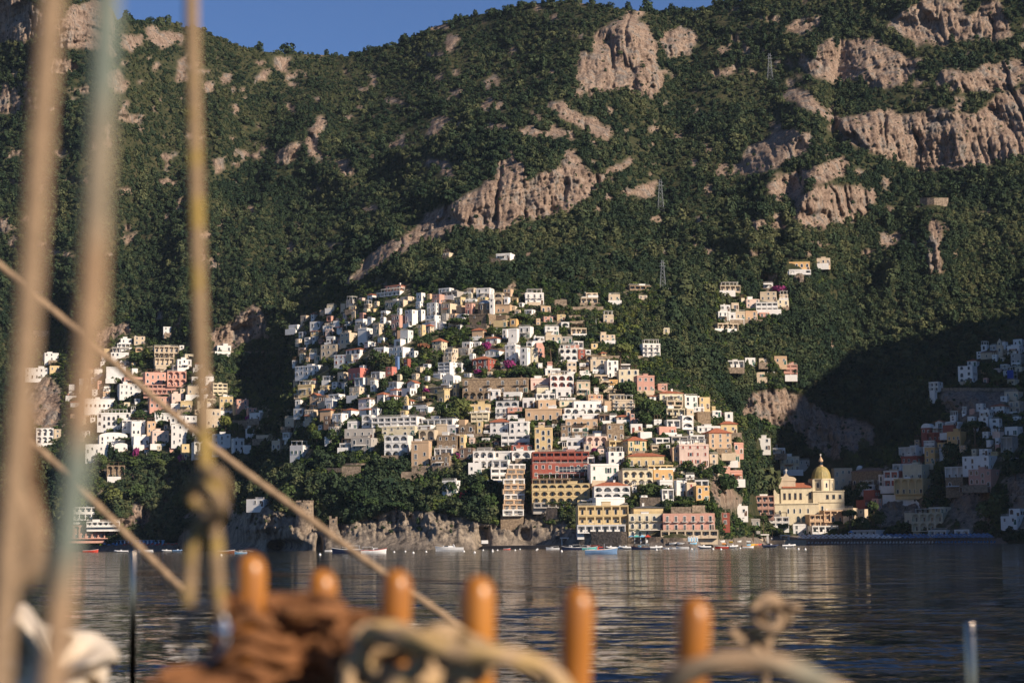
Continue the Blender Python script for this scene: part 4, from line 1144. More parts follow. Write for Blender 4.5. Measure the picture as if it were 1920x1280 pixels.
# little yellow bell tower
CX, CY = 760.5, 762
c4, s = root('bell_tower', CX, CY, -24); z = lambda py: (CY - py) * s
b = MB(); b.box(-.85, .85, 0, 1.7, -2, z(747)); b.box(-1, 1, -.15, 1.85, z(747) + .002, z(746.4)); b.box(-.7, .7, .15, 1.55, z(746.4) + .002, z(743)); b.obj('shaft', [wall_mat('Y', 1)], c4)
b = MB(); b.lathe([(.95, z(743)), (.1, z(739.8))], 8, 0, (0, .85, 0)); b.obj('spire', [wall_mat('C', 0)], c4)
for py in (756, 750): link('window', window_data('arch', M_FRAME, M_BROWNW), c4, (0, 0, z(py)), scale=(.7, 1, 1.0))
rec_thing(c4, 'the little yellow bell tower', 'little slender yellow bell tower with pointed cap among white houses', 757, 764, 740, 762, 'bell tower')
# the round watch tower on the cliff
CX, CY = 574, 972
c5, s = root('watch_tower', CX, CY); c5.location.y -= 9; z = lambda py: (CY - py) * s
r = 16 * s; b = MB(); b.lathe([(r * 1.08, -7), (r * 1.02, 0), (r, z(942)), (r * .82, z(941.9)), (r * .82, z(946)), (.1, z(946.1))], 28, 0, (0, r, 0)); b.obj('shaft', [M_STONEWALL], c5)
b = MB()
for k in range(12):
    if k % 12 in (4, 7): continue
    t = 2 * math.pi * k / 12; cx_, cy_ = r * .91 * math.cos(t), r + r * .91 * math.sin(t); b.box(cx_ - .42, cx_ + .42, cy_ - .42, cy_ + .42, z(942) - .05, z(938.5))
b.obj('battlement', [M_STONEWALL], c5)
for t, py in ((-1.15, 954), (-1.25, 967)): link('window', window_data('rect', M_STONEWALL, M_BROWNW), c5, (r * 1.005 * math.cos(t), r + r * 1.005 * math.sin(t), z(py)), rz=t + math.pi / 2, scale=(.7, 1, 1.1))
rec_thing(c5, 'the round stone tower', 'round stone watch tower with broken battlements on the sea cliff', 558, 590, 934, 972, 'tower')
CX, CY = 626, 986
c6, s = root('ruined_tower', CX, CY); c6.location.y -= 4; z = lambda py: (CY - py) * s
b = MB(); b.box(-1.6, 1.6, 0, 3, -5, z(972)); b.box(-1.6, -.7, 0, 1, z(972), z(967)); b.box(1, 1.6, .5, 3, z(972), z(968.5)); b.obj('wall', [M_STONEWALL], c6)
link('window', window_data('rect', M_STONEWALL, M_BROWNW), c6, (0.2, 0, z(979)), scale=(.7, 1, .9))
rec_thing(c6, 'the ruined square tower', 'narrow square ruin of grey stone on the cliff face', 619, 633, 967, 988, 'ruin')
# white dome behind the long house
o, s = root('dome_house', 1613.5, 880)
b = MB(); b.box(-1.9, 1.9, 0, 3.8, -3, .4); b.obj('wall', [M_WHITE], o); b = MB(); b.lathe([(1.75, .4), (1.65, 1.0), (1.25, 1.7), (.6, 2.05), (.05, 2.15)], 16, 0, (0, 1.9, 0)); b.obj('dome', [M_WHITE], o, smooth=True)
rec_thing(o, 'the small white dome', 'small white domed house at the end of the long brown roof', 1607, 1620, 871, 880, 'house')
# stack of yellow terraces
CX, CY = 965, 966
c7, s = root('terrace_hotel', CX, CY, 4); c7.location.y -= 7; z = lambda py: (CY - py) * s
fl = [(943, 982, 955, 966), (944, 982, 945, 955), (946, 984, 936, 945), (947, 985, 926, 936), (945, 986, 917, 926), (948, 987, 907, 917), (947, 987, 897, 907), (952, 985, 887, 897), (955, 988, 878, 887), (957, 990, 869, 878)]
for i, (x0, x1, ya, yb_) in enumerate(fl):
    w = (x1 - x0) * s; h = (yb_ - ya) * s; xo = ((x0 + x1) / 2 - CX) * s; yo = i * 1.3
    b = MB(); b.box(-w / 2, w / 2, 1.5, 9 - i * .3, 0.002, h - .002); q = b.obj('wall', [wall_mat('Y' if i not in (0,) else 'W', i % 3)], c7, loc=(xo, yo, z(yb_)))
    b = MB(); arcade(b, w, 0, h, 3 if i % 2 else 2, 1.5, False, .0, y0=1.5); b.obj('terrace', [wall_mat('T' if i % 3 else 'W', 0)], c7, loc=(xo, yo, z(yb_)))
    b = MB(); railing(b, w - .3, .12, 0, .95, 0, .35); b.obj('railing', [M_FRAME], c7, loc=(xo, yo, z(yb_)))
    for k in (-.3, 0.02, .3): link('window', window_data('cross', M_FRAME, M_BROWNW), c7, (xo + k * w, yo + 1.5, z(yb_) + .1), scale=(1.3, 1, 2.0))
rec_thing(c7, 'the narrow stack of yellow terraces', 'narrow stack of ten yellow balcony terraces stepping down to the cliff', 943, 990, 869, 966, 'hotel')

# ------------------------------------------------------------------ walls, quay
WALLS = [(1086, 1176, 996, 1020, 'tall rubble stone wall under the white beach restaurant'), (1177, 1243, 1006, 1018, 'brown stone wall behind the row of beach kiosks'), (1244, 1342, 1008, 1016, 'low stone wall under the cream beach arcade'), (605, 640, 877, 886, 'old arched garden wall above the round tower, lower of two'), (641, 676, 874, 894, 'tall old stone garden wall among lemon terraces'), (752, 796, 884, 901, 'stone buttress wall under the tan tower house'),
         (1258, 1296, 950, 963, 'rough stone wall above the pink beach hotel'), (1298, 1322, 947, 961, 'ivy topped stone wall beside the rough stone wall'), (1040, 1063, 562, 573, 'pale stone wall below the white hotel with long balconies'), (435, 486, 788, 803, 'long stone retaining wall under the pink house across the valley'), (1369, 1430, 599, 609, 'pale stone wall holding up the upper hamlet'), (1200, 1238, 932, 948, 'stone terrace wall behind the beach hotel with white pillars'),
         (1023, 1045, 951, 974, 'grey stone wall below the yellow balcony hotel'), (1655, 1727, 927, 940, 'white parapet wall along a terrace above dark rock'), (1765, 1906, 727, 733, 'long road wall crossing the shaded cliff'), (1060, 1131, 575, 580, 'dry stone terrace wall below the farmhouse with columns'), (1030, 1100, 591, 595, 'dry stone wall of the second garden terrace'), (1045, 1126, 602, 606, 'dry stone wall of the lowest garden terrace'),
         (1120, 1206, 667, 672, 'stone road wall at the wood edge beside the shaded terrace house'), (600, 690, 868, 872, 'low terrace wall of the lemon garden'), (395, 520, 658, 663, 'road wall crossing the wooded ravine'), (58, 96, 545, 550, 'road wall high behind the rigging ropes'), (62, 98, 620, 632, 'pale wall below the road behind the rigging ropes'), (1725, 1778, 371, 386, 'pale terraced quarry wall high in the woods'), (920, 938, 484, 491, 'stone terrace wall beside the lone white house'), (845, 905, 812, 818, 'stone wall at the foot of a garden in the middle of town')]
for x0, x1, y0, y1, lb in WALLS:
    xs = np.linspace(x0, x1, max(3, int((x1 - x0) / 10))); b = MB(); n = len(xs)
    Yf = Yat(xs, np.full(n, float(y1))); Yf = np.convolve(np.pad(Yf, 1, mode='edge'), [.3, .4, .3], 'valid') - (12 if 'tall rubble' in lb else 0)
    P0 = at(xs, np.full(n, float(y1)), Yf); P1 = at(xs, np.full(n, float(y0)), Yf); v = []; th = np.array([0, .7, 0])
    org = P0[n // 2].copy()
    for k in range(n): v += [P0[k] - [0, 0, 3] - org, P1[k] - org, P1[k] + th - org, P0[k] + th - [0, 0, 3] - org]
    f = [(0, 1, 2, 3), (4 * n - 1, 4 * n - 2, 4 * n - 3, 4 * n - 4)]
    for k in range(n - 1):
        j = 4 * k; f += [(j, j + 4, j + 5, j + 1), (j + 1, j + 5, j + 6, j + 2), (j + 2, j + 6, j + 7, j + 3)]
    b.add(v, f); o = b.obj('retaining_wall', [M_WHITE if 'white parapet' in lb else M_STONEWALL], loc=Vector(org)); tag(o, lb, 'wall')
    HREC.append(dict(o=o, x=(x0 + x1) / 2, y=(y0 + y1) / 2, y1=y1, x0=x0, x1=x1, y0=y0, Y=float(Yf.min()), fixed=1, d=1, wall=1))
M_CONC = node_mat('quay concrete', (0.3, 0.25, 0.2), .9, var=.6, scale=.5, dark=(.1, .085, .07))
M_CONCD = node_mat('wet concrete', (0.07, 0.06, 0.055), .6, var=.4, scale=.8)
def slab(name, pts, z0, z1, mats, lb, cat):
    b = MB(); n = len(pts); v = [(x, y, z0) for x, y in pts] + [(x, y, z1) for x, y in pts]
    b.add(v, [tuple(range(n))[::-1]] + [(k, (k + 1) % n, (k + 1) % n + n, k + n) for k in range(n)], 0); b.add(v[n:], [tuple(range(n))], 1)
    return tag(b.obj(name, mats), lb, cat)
def wxy(px, Y): p = at(float(px), 1020.0, Y); return (p[0], p[1])
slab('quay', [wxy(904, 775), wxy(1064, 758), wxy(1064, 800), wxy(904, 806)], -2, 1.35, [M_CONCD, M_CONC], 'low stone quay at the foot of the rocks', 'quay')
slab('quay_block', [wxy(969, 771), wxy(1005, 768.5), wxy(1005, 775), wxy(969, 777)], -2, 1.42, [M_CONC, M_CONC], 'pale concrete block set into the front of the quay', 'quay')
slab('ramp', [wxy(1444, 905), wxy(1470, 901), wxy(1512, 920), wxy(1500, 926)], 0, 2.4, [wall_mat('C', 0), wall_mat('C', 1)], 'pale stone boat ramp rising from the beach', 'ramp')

# ------------------------------------------------------------------ pylons, poles, kiosks
M_STEEL = node_mat('galvanised steel', (0.42, 0.43, 0.44), .5, .5)
def pylon(px, py0, py1, lb):
    o, s = root('pylon', px, py1); H = (py1 - py0) * s; b = MB(); wb = H * .085
    def wd(z): return wb * (1 - .86 * z / H) + .25
    for i, j in ((-1, -1), (1, -1), (1, 1), (-1, 1)): b.tube([(i * wd(z), j * wd(z), z) for z in np.linspace(0, H, 6)], .07, 4)
    zs = np.linspace(0, H, 9)
    for k in range(8):
        a, c_ = wd(zs[k]), wd(zs[k + 1])
        for (i, j), (p, q) in (((-1, -1), (1, -1)), ((1, -1), (1, 1)), ((1, 1), (-1, 1)), ((-1, 1), (-1, -1))):
            b.tube([(i * a, j * a, zs[k]), (p * c_, q * c_, zs[k + 1])], .035, 3); b.tube([(p * a, q * a, zs[k]), (i * c_, j * c_, zs[k + 1])], .035, 3)
    b.obj('lattice', [M_STEEL], o)
    b = MB()
    for z_, ww in ((H * .8, H * .1), (H * .9, H * .08)): b.tube([(-ww, 0, z_), (0, 0, z_ + .5), (ww, 0, z_)], .15, 4)
    b.obj('crossarm', [M_STEEL], o); tag(o, lb, 'pylon', 'power pylons on the mountain')
pylon(1243, 487, 545, 'steel lattice pylon at the wood edge above the town, lowest of three')
pylon(1239, 335, 398, 'steel lattice pylon beside the small cliff, middle one of three')
pylon(1444, 98, 152, 'steel lattice pylon high on the mountain, topmost of three')
def pole(px, py0, py1, lb, mat=None, r=.11):
    o, s = root('pole', px, py1); H = (py1 - py0) * s; b = MB(); b.lathe([(r * 1.3, -1), (r, H * .5), (r * .7, H)], 8); b.obj('shaft', [mat or M_FRAME], o); b = MB(); b.tube([(0, 0, H - .1), (.5, -.3, H + .1), (1.0, -.6, H)], .06, 6); b.box(.8, 1.3, -.75, -.45, H - .1, H + .02); b.obj('lamp_head', [M_STEEL], o); tag(o, lb, 'lamp post', 'lamp posts on the slopes')
for a in [(837.5, 758, 786, 'white lamp post beside the dark trees in the middle of town'), (920.5, 952, 981, 'wooden post on the cliff edge under the yellow terraces'), (1117.5, 598, 612, 'pale lamp post on the garden terraces'), (607, 612, 632, 'brown post in front of the white cottages'), (646, 722, 742, 'lamp post below the dark pink villa'), (1218, 776, 786, 'pale post among the lobe gardens'), (1432, 921, 931, 'thin mast on the dusky pink house'), (275, 848, 862, 'white post in the far valley garden'), (1254, 540, 552, 'lamp post near the lowest pylon'), (1239.5, 612, 618, 'short post by the pale yellow house in the woods'), (541, 938, 950, 'white flag post beside the round tower')]: pole(*a)
def kiosk(px, pyb, wpx, col, lb, roofc):
    o, s = root('kiosk', px, pyb); w = wpx * s; b = MB()
    for X in (-w / 2, w / 2): b.box(X - .08, X + .08, -.08, .08, -.5, 2.3); b.box(X - .08, X + .08, 1.6, 1.76, -.5, 2.3)
    b.box(-w / 2 + .09, w / 2 - .09, 0, .1, 0, 1.05); b.box(-w / 2 + .09, w / 2 - .09, 1.62, 1.72, 0, 2.3); b.obj('booth', [col], o)
    b = MB(); x = w / 2 + .35; v = [(-x, -.5, 2.3), (x, -.5, 2.3), (x, 2.2, 2.3), (-x, 2.2, 2.3), (0, .85, 3.1), (-x, -.5, 2.15), (x, -.5, 2.15), (x, 2.2, 2.15), (-x, 2.2, 2.15)]
    b.add(v, [(0, 1, 4), (1, 2, 4), (2, 3, 4), (3, 0, 4), (5, 6, 1, 0), (6, 7, 2, 1), (7, 8, 3, 2), (8, 5, 0, 3), (8, 7, 6, 5)]); b.obj('canopy', [roofc], o); tag(o, lb, 'kiosk', 'kiosks on the quay')
PAINT = {k: node_mat('paint ' + k, v, .6, var=.15, scale=2) for k, v in dict(white=(.75, .74, .72), blue=(.09, .3, .6), sky=(.22, .5, .72), teal=(.1, .42, .4), red=(.55, .06, .035), orange=(.75, .3, .07), yellow=(.75, .5, .05), navy=(.02, .03, .07), brown=(.14, .05, .025), green=(.04, .22, .08), lime=(.32, .42, .06), mint=(.25, .52, .44), steelblue=(.14, .24, .4), pinkred=(.6, .13, .1), black=(.015, .015, .018)).items()}
kiosk(1136.5, 1018, 13, PAINT['teal'], 'mint green kiosk by the stone quay wall', PAINT['mint'])
for px, c_, nm in ((1184, 'blue', 'deep blue'), (1194, 'teal', 'teal green'), (1205, 'sky', 'pale blue'), (1215, 'red', 'red')): kiosk(px, 1017, 7.5, PAINT['white'], 'white ticket kiosk with a %s top on the quay' % nm, PAINT[c_])
def pavilion(px, pyb, wpx, hpx, lb, name='pavilion'):
    o, s = root(name, px, pyb); w, h = wpx * s, hpx * s; b = MB()
    for X in (-w / 2, w / 2):
        for Y in (0, 4): b.box(X - .2, X + .2, Y - .2, Y + .2, -1, h - .5)
    b.obj('posts' if False else 'frame', [M_WHITE], o); b = MB(); b.box(-w / 2 - .5, w / 2 + .5, -.6, 4.6, h - .498, h); b.obj('roof', [M_WHITE], o); b = MB(); b.box(-w * .25, w * .35, 1.2, 1.9, 0, 1.0); b.obj('counter', [wall_mat('C', 0)], o); tag(o, lb, 'pavilion')
pavilion(1429, 1014, 22, 13, 'white square beach pavilion with open sides, wider of two')
pavilion(1472, 1011, 15, 9, 'white beach pavilion with open sides above the boat ramp')
pavilion(1059, 1017, 11, 10, 'small white hut on the quay', 'hut')
b = MB(); b.box(-1.3, 1.3, 0, 2, 0, 1.3); o = b.obj('crate', [PAINT['white']], loc=V(909, 1018.6, 782)); tag(o, 'white box standing at the end of the stone quay', 'box')
for k in range(6):
    o, s = root('bathing_hut', 1292 + k * 4.9, 1015); b = MB(); b.box(-.46, .46, 0, 1, 0, 1.7); b.obj('booth', [PAINT['white']], o); b = MB(); b.box(-.2, .2, -.05, -.002, .1, 1.4); b.obj('door', [PAINT['sky']], o); b = MB(); extr(b, [(-.52, 1.7), (.52, 1.7), (0, 2.0)][::-1], -.1, 1.1); b.obj('roof', [PAINT['white']], o)
    tag(o, 'white bathing hut with a pale blue door in the row on the beach', 'bathing hut', 'bathing huts in a row on the beach')
for k in range(14):
    px = 212 + k * 7.2; o, s = root('bathing_hut', px, 1020); b = MB(); b.box(-.85, .85, 0, 1.6, -.5, 2.3); b.obj('booth', [PAINT['steelblue'] if k > 4 else PAINT['navy']], o); b = MB(); b.box(-.35, .35, -.05, -.002, .1, 1.9); b.obj('door', [PAINT['sky'] if k % 3 else PAINT['white']], o); b = MB(); b.box(-.95, .95, -.2, 1.8, 2.302, 2.45); b.obj('roof', [PAINT['white']], o)
    tag(o, 'dark blue bathing hut in the row on the far beach', 'bathing hut', 'bathing huts on the far beach')
def scaffold():
    o, s = root('scaffolding', 1895, 717, -30); b = MB()
    for k in range(5):
        for j in range(2): b.tube([(-3.2 + k * 1.6, j * 1.2, -1), (-3.2 + k * 1.6, j * 1.2, 6.6)], .06, 5)
    for z_ in (2, 4, 6): b.box(-3.3, 3.3, -.05, 1.3, z_, z_ + .12)
    b.obj('frame', [M_STEEL], o); b = MB(); b.box(-3.3, 3.3, -.12, -.09, 0, 1.7); b.box(-1.6, 1.6, -.12, -.09, 2.2, 6.4); b.obj('netting', [node_mat('blue netting', (.02, .07, .35), .7, var=.3, scale=2)], o); tag(o, 'scaffolding with bright blue netting on the shaded slope', 'scaffolding')
scaffold()
o, s = root('delivery_truck', 850, 785, -8)
b = MB(); b.box(-2.3, 1.0, 0, 1.7, .7, 2.6); b.obj('cargo_box', [PAINT['blue']], o); b = MB(); b.box(-2.31, 1.01, -.02, 1.72, .9, 1.35); b.obj('stripe', [PAINT['yellow']], o); b = MB(); b.box(1.1, 2.5, .05, 1.65, .55, 2.0); b.obj('cab', [PAINT['white']], o)
for X in (-1.5, 1.7):
    for Y in (.05, 1.65): b = MB(); b.tube([(X, Y - .12, .4), (X, Y + .12, .4)], .4, 12); b.obj('wheel', [PAINT['black']], o)
b = MB(); b.box(1.7, 2.52, .0, 1.7, 1.25, 1.8); b.obj('windscreen', [M_GLASS], o); tag(o, 'blue delivery truck with yellow stripe and white cab on the town road', 'truck')

# the red hotel's dark dining-room windows and the vines along its balconies
hr_ = [r for r in HREC if r.get('name') == 'the big red hotel'][0]; s = hr_['Y'] / F
b = MB(); b.box(-.1, 12.4, -.12, -.004, 0, 2.2, 0)
for k in range(9): b.box(-.1 + k * 1.56 - .05, -.1 + k * 1.56 + .05, -.18, -.121, 0, 2.2, 1)
b.box(-.2, 12.5, -.2, -.121, 1.0, 1.12, 1); b.obj('dining_window', [M_GLASS, M_FRAME], hr_['o'], loc=(-.6, 0, 2.7))
def vine(o, x0, x1, z, y=-.5, n=240, seed=3):
    rg = np.random.default_rng(seed); b = MB()
    for k in range(n):
        p = np.array([rg.uniform(x0, x1), y + rg.normal(0, .22), z + rg.normal(0, .28)]); u = rg.normal(size=3); u /= np.linalg.norm(u); w_ = np.cross(u, rg.normal(size=3)); w_ /= np.linalg.norm(w_); q = .3 * rg.uniform(.6, 1.3)
        b.add([p + u * q, p + w_ * q * .7, p - u * q, p - w_ * q * .7], [(0, 1, 2, 3)])
    b.obj('vines', [node_mat('vine leaves', (.05, .09, .02), .8, var=.6, scale=1.5)], o)
vine(hr_['o'], -8.5, -1.5, .9); vine(hr_['o'], 3.5, 11, .7, seed=5)
h2_ = [r for r in HREC if r.get('name') == 'the yellow balcony hotel'][0]; vine(h2_['o'], -6, 4, .3, -.3, 260, 7)
# ------------------------------------------------------------------ boats
def hull_mb(L, B, H, sheer=.5, fine=.55, m=(0, 1, 2)):
    b = MB(); n = 13; v = []
    for i in range(n):
        t = i / (n - 1); x = -L / 2 + L * t
        w = B / 2 * (1 - max(0, (t - fine) / (1 - fine)) ** 2.1) * (.86 + .14 * min(1, t * 3)); w = max(w, .02)
        z = H * (1 + sheer * max(0, t - .35) ** 2 * 1.6); k = -.35 * (1 - max(0, t - .75) * 3.4)
        v += [(x + (.06 * L * max(0, t - .6)), -w, z), (x, -w * .93, z * .45), (x, -w * .62, -.15), (x, 0, k), (x, w * .62, -.15), (x, w * .93, z * .45), (x + (.06 * L * max(0, t - .6)), w, z)]
    f = []
    for i in range(n - 1):
        for k in range(6): j = 7 * i + k; f.append((j, j + 1, j + 8, j + 7))
    b.add(v, f, m[0]); b.add(v, [tuple(range(7))], m[0])
    g = [(v[7 * i][0], v[7 * i][1] * .97, v[7 * i][2] - .12) for i in range(n)] + [(v[7 * i + 6][0], v[7 * i + 6][1] * .97, v[7 * i + 6][2] - .12) for i in range(n)]
    b.add(g, [(i, i + 1, n + i + 1, n + i) for i in range(n - 1)], m[1])
    for sd in (0, 6):
        pts = [Vector(v[7 * i + sd]) for i in range(n)]; b.tube(pts, .06, 5, m[2])
    return b, (lambda t: H * (1 + sheer * max(0, t - .35) ** 2 * 1.6))
def block(b, x0, x1, w0, w1, z0, z1, rake=.3, m=0):
    a = rake * (z1 - z0)
    b.add([(x0, -w0, z0), (x1, -w0, z0), (x1, w0, z0), (x0, w0, z0), (x0 + a * .3, -w1, z1), (x1 - a * 1.6, -w1, z1), (x1 - a * 1.6, w1, z1), (x0 + a * .3, w1, z1)],
          [(0, 3, 2, 1), (4, 5, 6, 7), (0, 1, 5, 4), (1, 2, 6, 5), (2, 3, 7, 6), (3, 0, 4, 7)], m)
def boat(kind, x0, x1, py, dirn, hullc, lb, trim='white', top='white', group=None, dry=False, yaw=0, cat='boat'):
    px = (x0 + x1) / 2
    if dry: p = ground(px, py); Y = p.y
    else:
        p = on_water(px, py); Ymax = float(D0(px)) - 14
        if p.y > Ymax or p.y < 0: p = Vector(at(px, float(horizon(px)) + F * 2 / Ymax, Ymax))
        p.z = 0; Y = p.y
    L = (x1 - x0) * Y / F / max(.5, math.cos(R(yaw))); o = bpy.data.objects.new({'yacht': 'motor_yacht', 'dinghy': 'dinghy', 'fishing': 'fishing_boat', 'row': 'rowing_boat', 'gozzo': 'motor_boat', 'kayak': 'kayak'}[kind], None); COL.objects.link(o)
    o.location = p; o.rotation_euler = (0, R(-2) if dry else 0, (0 if dirn > 0 else math.pi) + R(yaw)); tag(o, lb, cat, group)
    hc, tc, oc = PAINT[hullc], PAINT[trim], PAINT[top]
    if kind == 'yacht':
        B, H = L * .27, L * .125; h, zf = hull_mb(L, B, H, .55, .45); h.obj('hull', [hc, PAINT['white'], tc], o)
        q = MB(); block(q, -L * .2, L * .3, B * .36, B * .27, H, H + L * .062, .9); q.obj('cabin', [oc], o)
        q = MB(); block(q, L * .02, L * .2, B * .345, B * .25, H + L * .02, H + L * .058, .9); q.obj('windscreen', [M_GLASS], o, loc=(.02 * L, 0, .012 * L))
        q = MB(); q.tube([(-L * .2, -B * .38, H), (-L * .15, -B * .34, H + L * .1), (-L * .13, 0, H + L * .115), (-L * .15, B * .34, H + L * .1), (-L * .2, B * .38, H)], L * .012, 6); q.obj('radar_arch', [PAINT['white']], o)
        q = MB(); q.tube([(L * .5, 0, H * 1.5 + .5), (L * .42, -B * .2, H * 1.45 + .5), (L * .2, -B * .42, H * 1.2 + .5)], .03, 4); q.tube([(L * .5, 0, H * 1.5 + .5), (L * .42, B * .2, H * 1.45 + .5), (L * .2, B * .42, H * 1.2 + .5)], .03, 4); q.obj('rail', [M_STEEL], o)
    elif kind in ('gozzo', 'fishing'):
        B, H = L * .27, L * .125; h, zf = hull_mb(L, B, H, .8, .5); h.obj('hull', [hc, PAINT['brown'] if kind == 'gozzo' else PAINT['white'], tc], o)
        q = MB(); cx = (-.02 if kind == 'gozzo' else -.12) * L; block(q, cx, cx + L * .24, B * .33, B * .28, H * .8, H + L * .1, .35); q.obj('cabin', [oc], o)
        q = MB(); block(q, cx + L * .05, cx + L * .225, B * .335, B * .295, H + L * .035, H + L * .078, .35); q.obj('cabin_window', [M_GLASS], o)
        q = MB()
        for X in (-.42, -.05 if kind == 'gozzo' else -.13):
            for sd in (-1, 1): q.tube([(X * L, sd * B * .36, H * .9), (X * L, sd * B * .36, H + L * .13)], .04, 5)
        q.obj('awning_frame', [M_STEEL], o)
        q = MB(); q.box(-L * .44, -L * .03, -B * .4, B * .4, H + L * .131, H + L * .14); q.obj('awning', [PAINT['red'] if kind == 'fishing' and top == 'red' else PAINT['white'] if top == 'white' else oc], o)
        if kind == 'fishing': q = MB(); q.tube([(L * .1, 0, H), (L * .1, 0, H + L * .2)], .05, 6); q.obj('mast', [M_STEEL], o)
        q = MB(); q.box(-L * .38, -L * .2, -B * .3, B * .3, H * .7, H * 1.15); q.obj('seat', [PAINT['white']], o)
    elif kind == 'dinghy':
        B, H = L * .36, .5; q = MB(); r = .3
        for sd in (-1, 1): q.tube([(-L / 2, sd * B * .38, H), (0, sd * B * .4, H), (L * .3, sd * B * .32, H + .06), (L * .46, sd * B * .1, H + .18), (L * .5, 0, H + .2)], r, 8)
        q.obj('tube', [hc], o); q = MB(); q.add([(-L / 2, -B * .36, .3), (L * .4, -B * .2, .3), (L * .4, B * .2, .3), (-L / 2, B * .36, .3), (-L / 2, 0, -.25), (L * .38, 0, -.05)], [(0, 1, 2, 3), (0, 4, 5, 1), (3, 2, 5, 4), (0, 3, 4), (1, 5, 2)]); q.obj('hull', [tc], o)
        q = MB(); q.box(-.1, .45, -.3, .3, .3, 1.15); q.box(-1.0, -.6, -.5, .5, .3, .75); q.obj('console', [PAINT['white']], o); q = MB(); q.box(-L / 2 - .45, -L / 2 - .02, -.2, .2, .3, 1.15); q.obj('outboard_engine', [PAINT['black']], o)
    elif kind == 'row':
        B, H = L * .34, L * .14; h, zf = hull_mb(L, B, H, .6, .5); h.obj('hull', [hc, PAINT['white'], tc], o); q = MB()
        for X in (-.22, .1): q.box(X * L - .14, X * L + .14, -B * .4, B * .4, H * .92, H * 1.0)
        q.obj('thwart', [PAINT['brown']], o); q = MB(); q.box(-L / 2 - .3, -L / 2 - .01, -.15, .15, H * .4, H + .35); q.obj('outboard_engine', [PAINT['black']], o)
    elif kind == 'kayak':
        h, zf = hull_mb(L, .7, .3, .3, .4); h.obj('hull', [hc, hc, hc], o); q = MB(); q.lathe([(.25, .2), (.3, .26), (.2, .3)], 10, 0, (0, 0, 0), 1.6, 1); q.obj('cockpit', [PAINT['black']], o)
    return o
BOATS = [
 ('yacht', 817, 869, 1032.5, -1, 'white', 'sleek white motor yacht moored in front of the rock cliff'), ('gozzo', 623, 678, 1037, -1, 'navy', 'dark blue motor boat with white awning beside a white one'), ('gozzo', 677, 724, 1037, 1, 'white', 'white motor boat with red trim moored beside the dark blue one', 'red'), ('row', 609, 626, 1033.5, 1, 'white', 'little white boat moored by the mouth of the sea cave'),
 ('row', 407, 440, 1037, 1, 'brown', 'dark brown open boat near the rope knot'), ('fishing', 440, 463, 1037.5, -1, 'sky', 'small white and pale blue cabin boat under the sea cliff', 'white', 'white'), ('fishing', 1097, 1157, 1038, 1, 'steelblue', 'blue grey fishing boat with dark red wheelhouse out on the water', 'white', 'red'),
 ('row', 944, 957, 1030, 1, 'red', 'tiny red and white boat in front of the quay'), ('gozzo', 1024, 1049, 1030, -1, 'white', 'white launch beside the quay end'), ('gozzo', 1054, 1091, 1030.5, -1, 'navy', 'dark launch with white cabin beside the quay hut'), ('fishing', 1089, 1120, 1030, 1, 'teal', 'teal hulled boat half hidden by the fishing boat'),
 ('dinghy', 1137, 1156, 1029.5, -1, 'white', 'white dinghy just beyond the fishing boat'), ('dinghy', 1153, 1170, 1029, 1, 'steelblue', 'grey blue dinghy in the moored row'), ('dinghy', 1163, 1187, 1029, -1, 'white', 'white dinghy touching the dark wooden launch'), ('gozzo', 1184, 1219, 1030, -1, 'navy', 'dark wooden launch with a sky blue awning near the kiosks', 'brown', 'sky'), ('dinghy', 1218, 1241, 1029, 1, 'white', 'long white dinghy with seats in front of the stone wall'),
 ('row', 1243, 1258, 1028.5, -1, 'white', 'first of three white open boats moored abreast'), ('row', 1255, 1272, 1028.5, -1, 'white', 'middle of three white open boats moored abreast'), ('row', 1268, 1292, 1028.5, -1, 'white', 'longest of three white open boats moored abreast'), ('dinghy', 1309, 1333, 1028, -1, 'white', 'white dinghy with a red seat off the bathing huts'), ('row', 1341, 1366, 1027.5, -1, 'red', 'dark red open boat off the beach'), ('dinghy', 1363, 1383, 1027, 1, 'white', 'white dinghy right behind the dark red boat'), ('row', 1392, 1413, 1026.5, 1, 'white', 'broad white rowing boat off the beach', 'orange'),
 ('dinghy', 1431, 1459, 1025.5, 1, 'navy', 'dark rubber boat with white console off the boat ramp'), ('dinghy', 1467, 1491, 1025, 1, 'white', 'cream rubber boat farthest along the beach'), ('dinghy', 215, 241, 1035, -1, 'white', 'white dinghy in front of the pink arcade'), ('row', 156, 184, 1035, 1, 'red', 'red open boat behind the rope rigging'), ('row', 258, 287, 1034.5, -1, 'white', 'white open boat off the far beach huts'), ('dinghy', 304, 322, 1034, -1, 'white', 'white dinghy off the end of the far beach'), ('dinghy', 324, 341, 1034, 1, 'steelblue', 'grey dinghy by the far rock')]
for a in BOATS: boat(*a[:5], a[5], a[6], *(a[7:] if len(a) > 7 else ()), group='boats moored along the shore')
bc = ['white', 'white', 'sky', 'red', 'white', 'orange', 'white', 'mint', 'white', 'yellow']
names = {'white': 'white', 'sky': 'pale blue', 'red': 'red', 'orange': 'orange', 'mint': 'mint green', 'yellow': 'yellow'}
k = 0
for py, xs in ((1019, (1262, 1277, 1300, 1316, 1338, 1354)), (1015.5, (1322, 1336, 1352, 1367, 1383, 1400))):
    for px in xs:
        c_ = bc[k % 10]; boat('row', px - 7, px + 7, py, -1 if k % 2 else 1, c_, '%s rowing boat pulled up on the beach' % names[c_], dry=True, group='%s rowing boats pulled up on the beach' % names[c_], yaw=12 * (k % 3 - 1)); k += 1
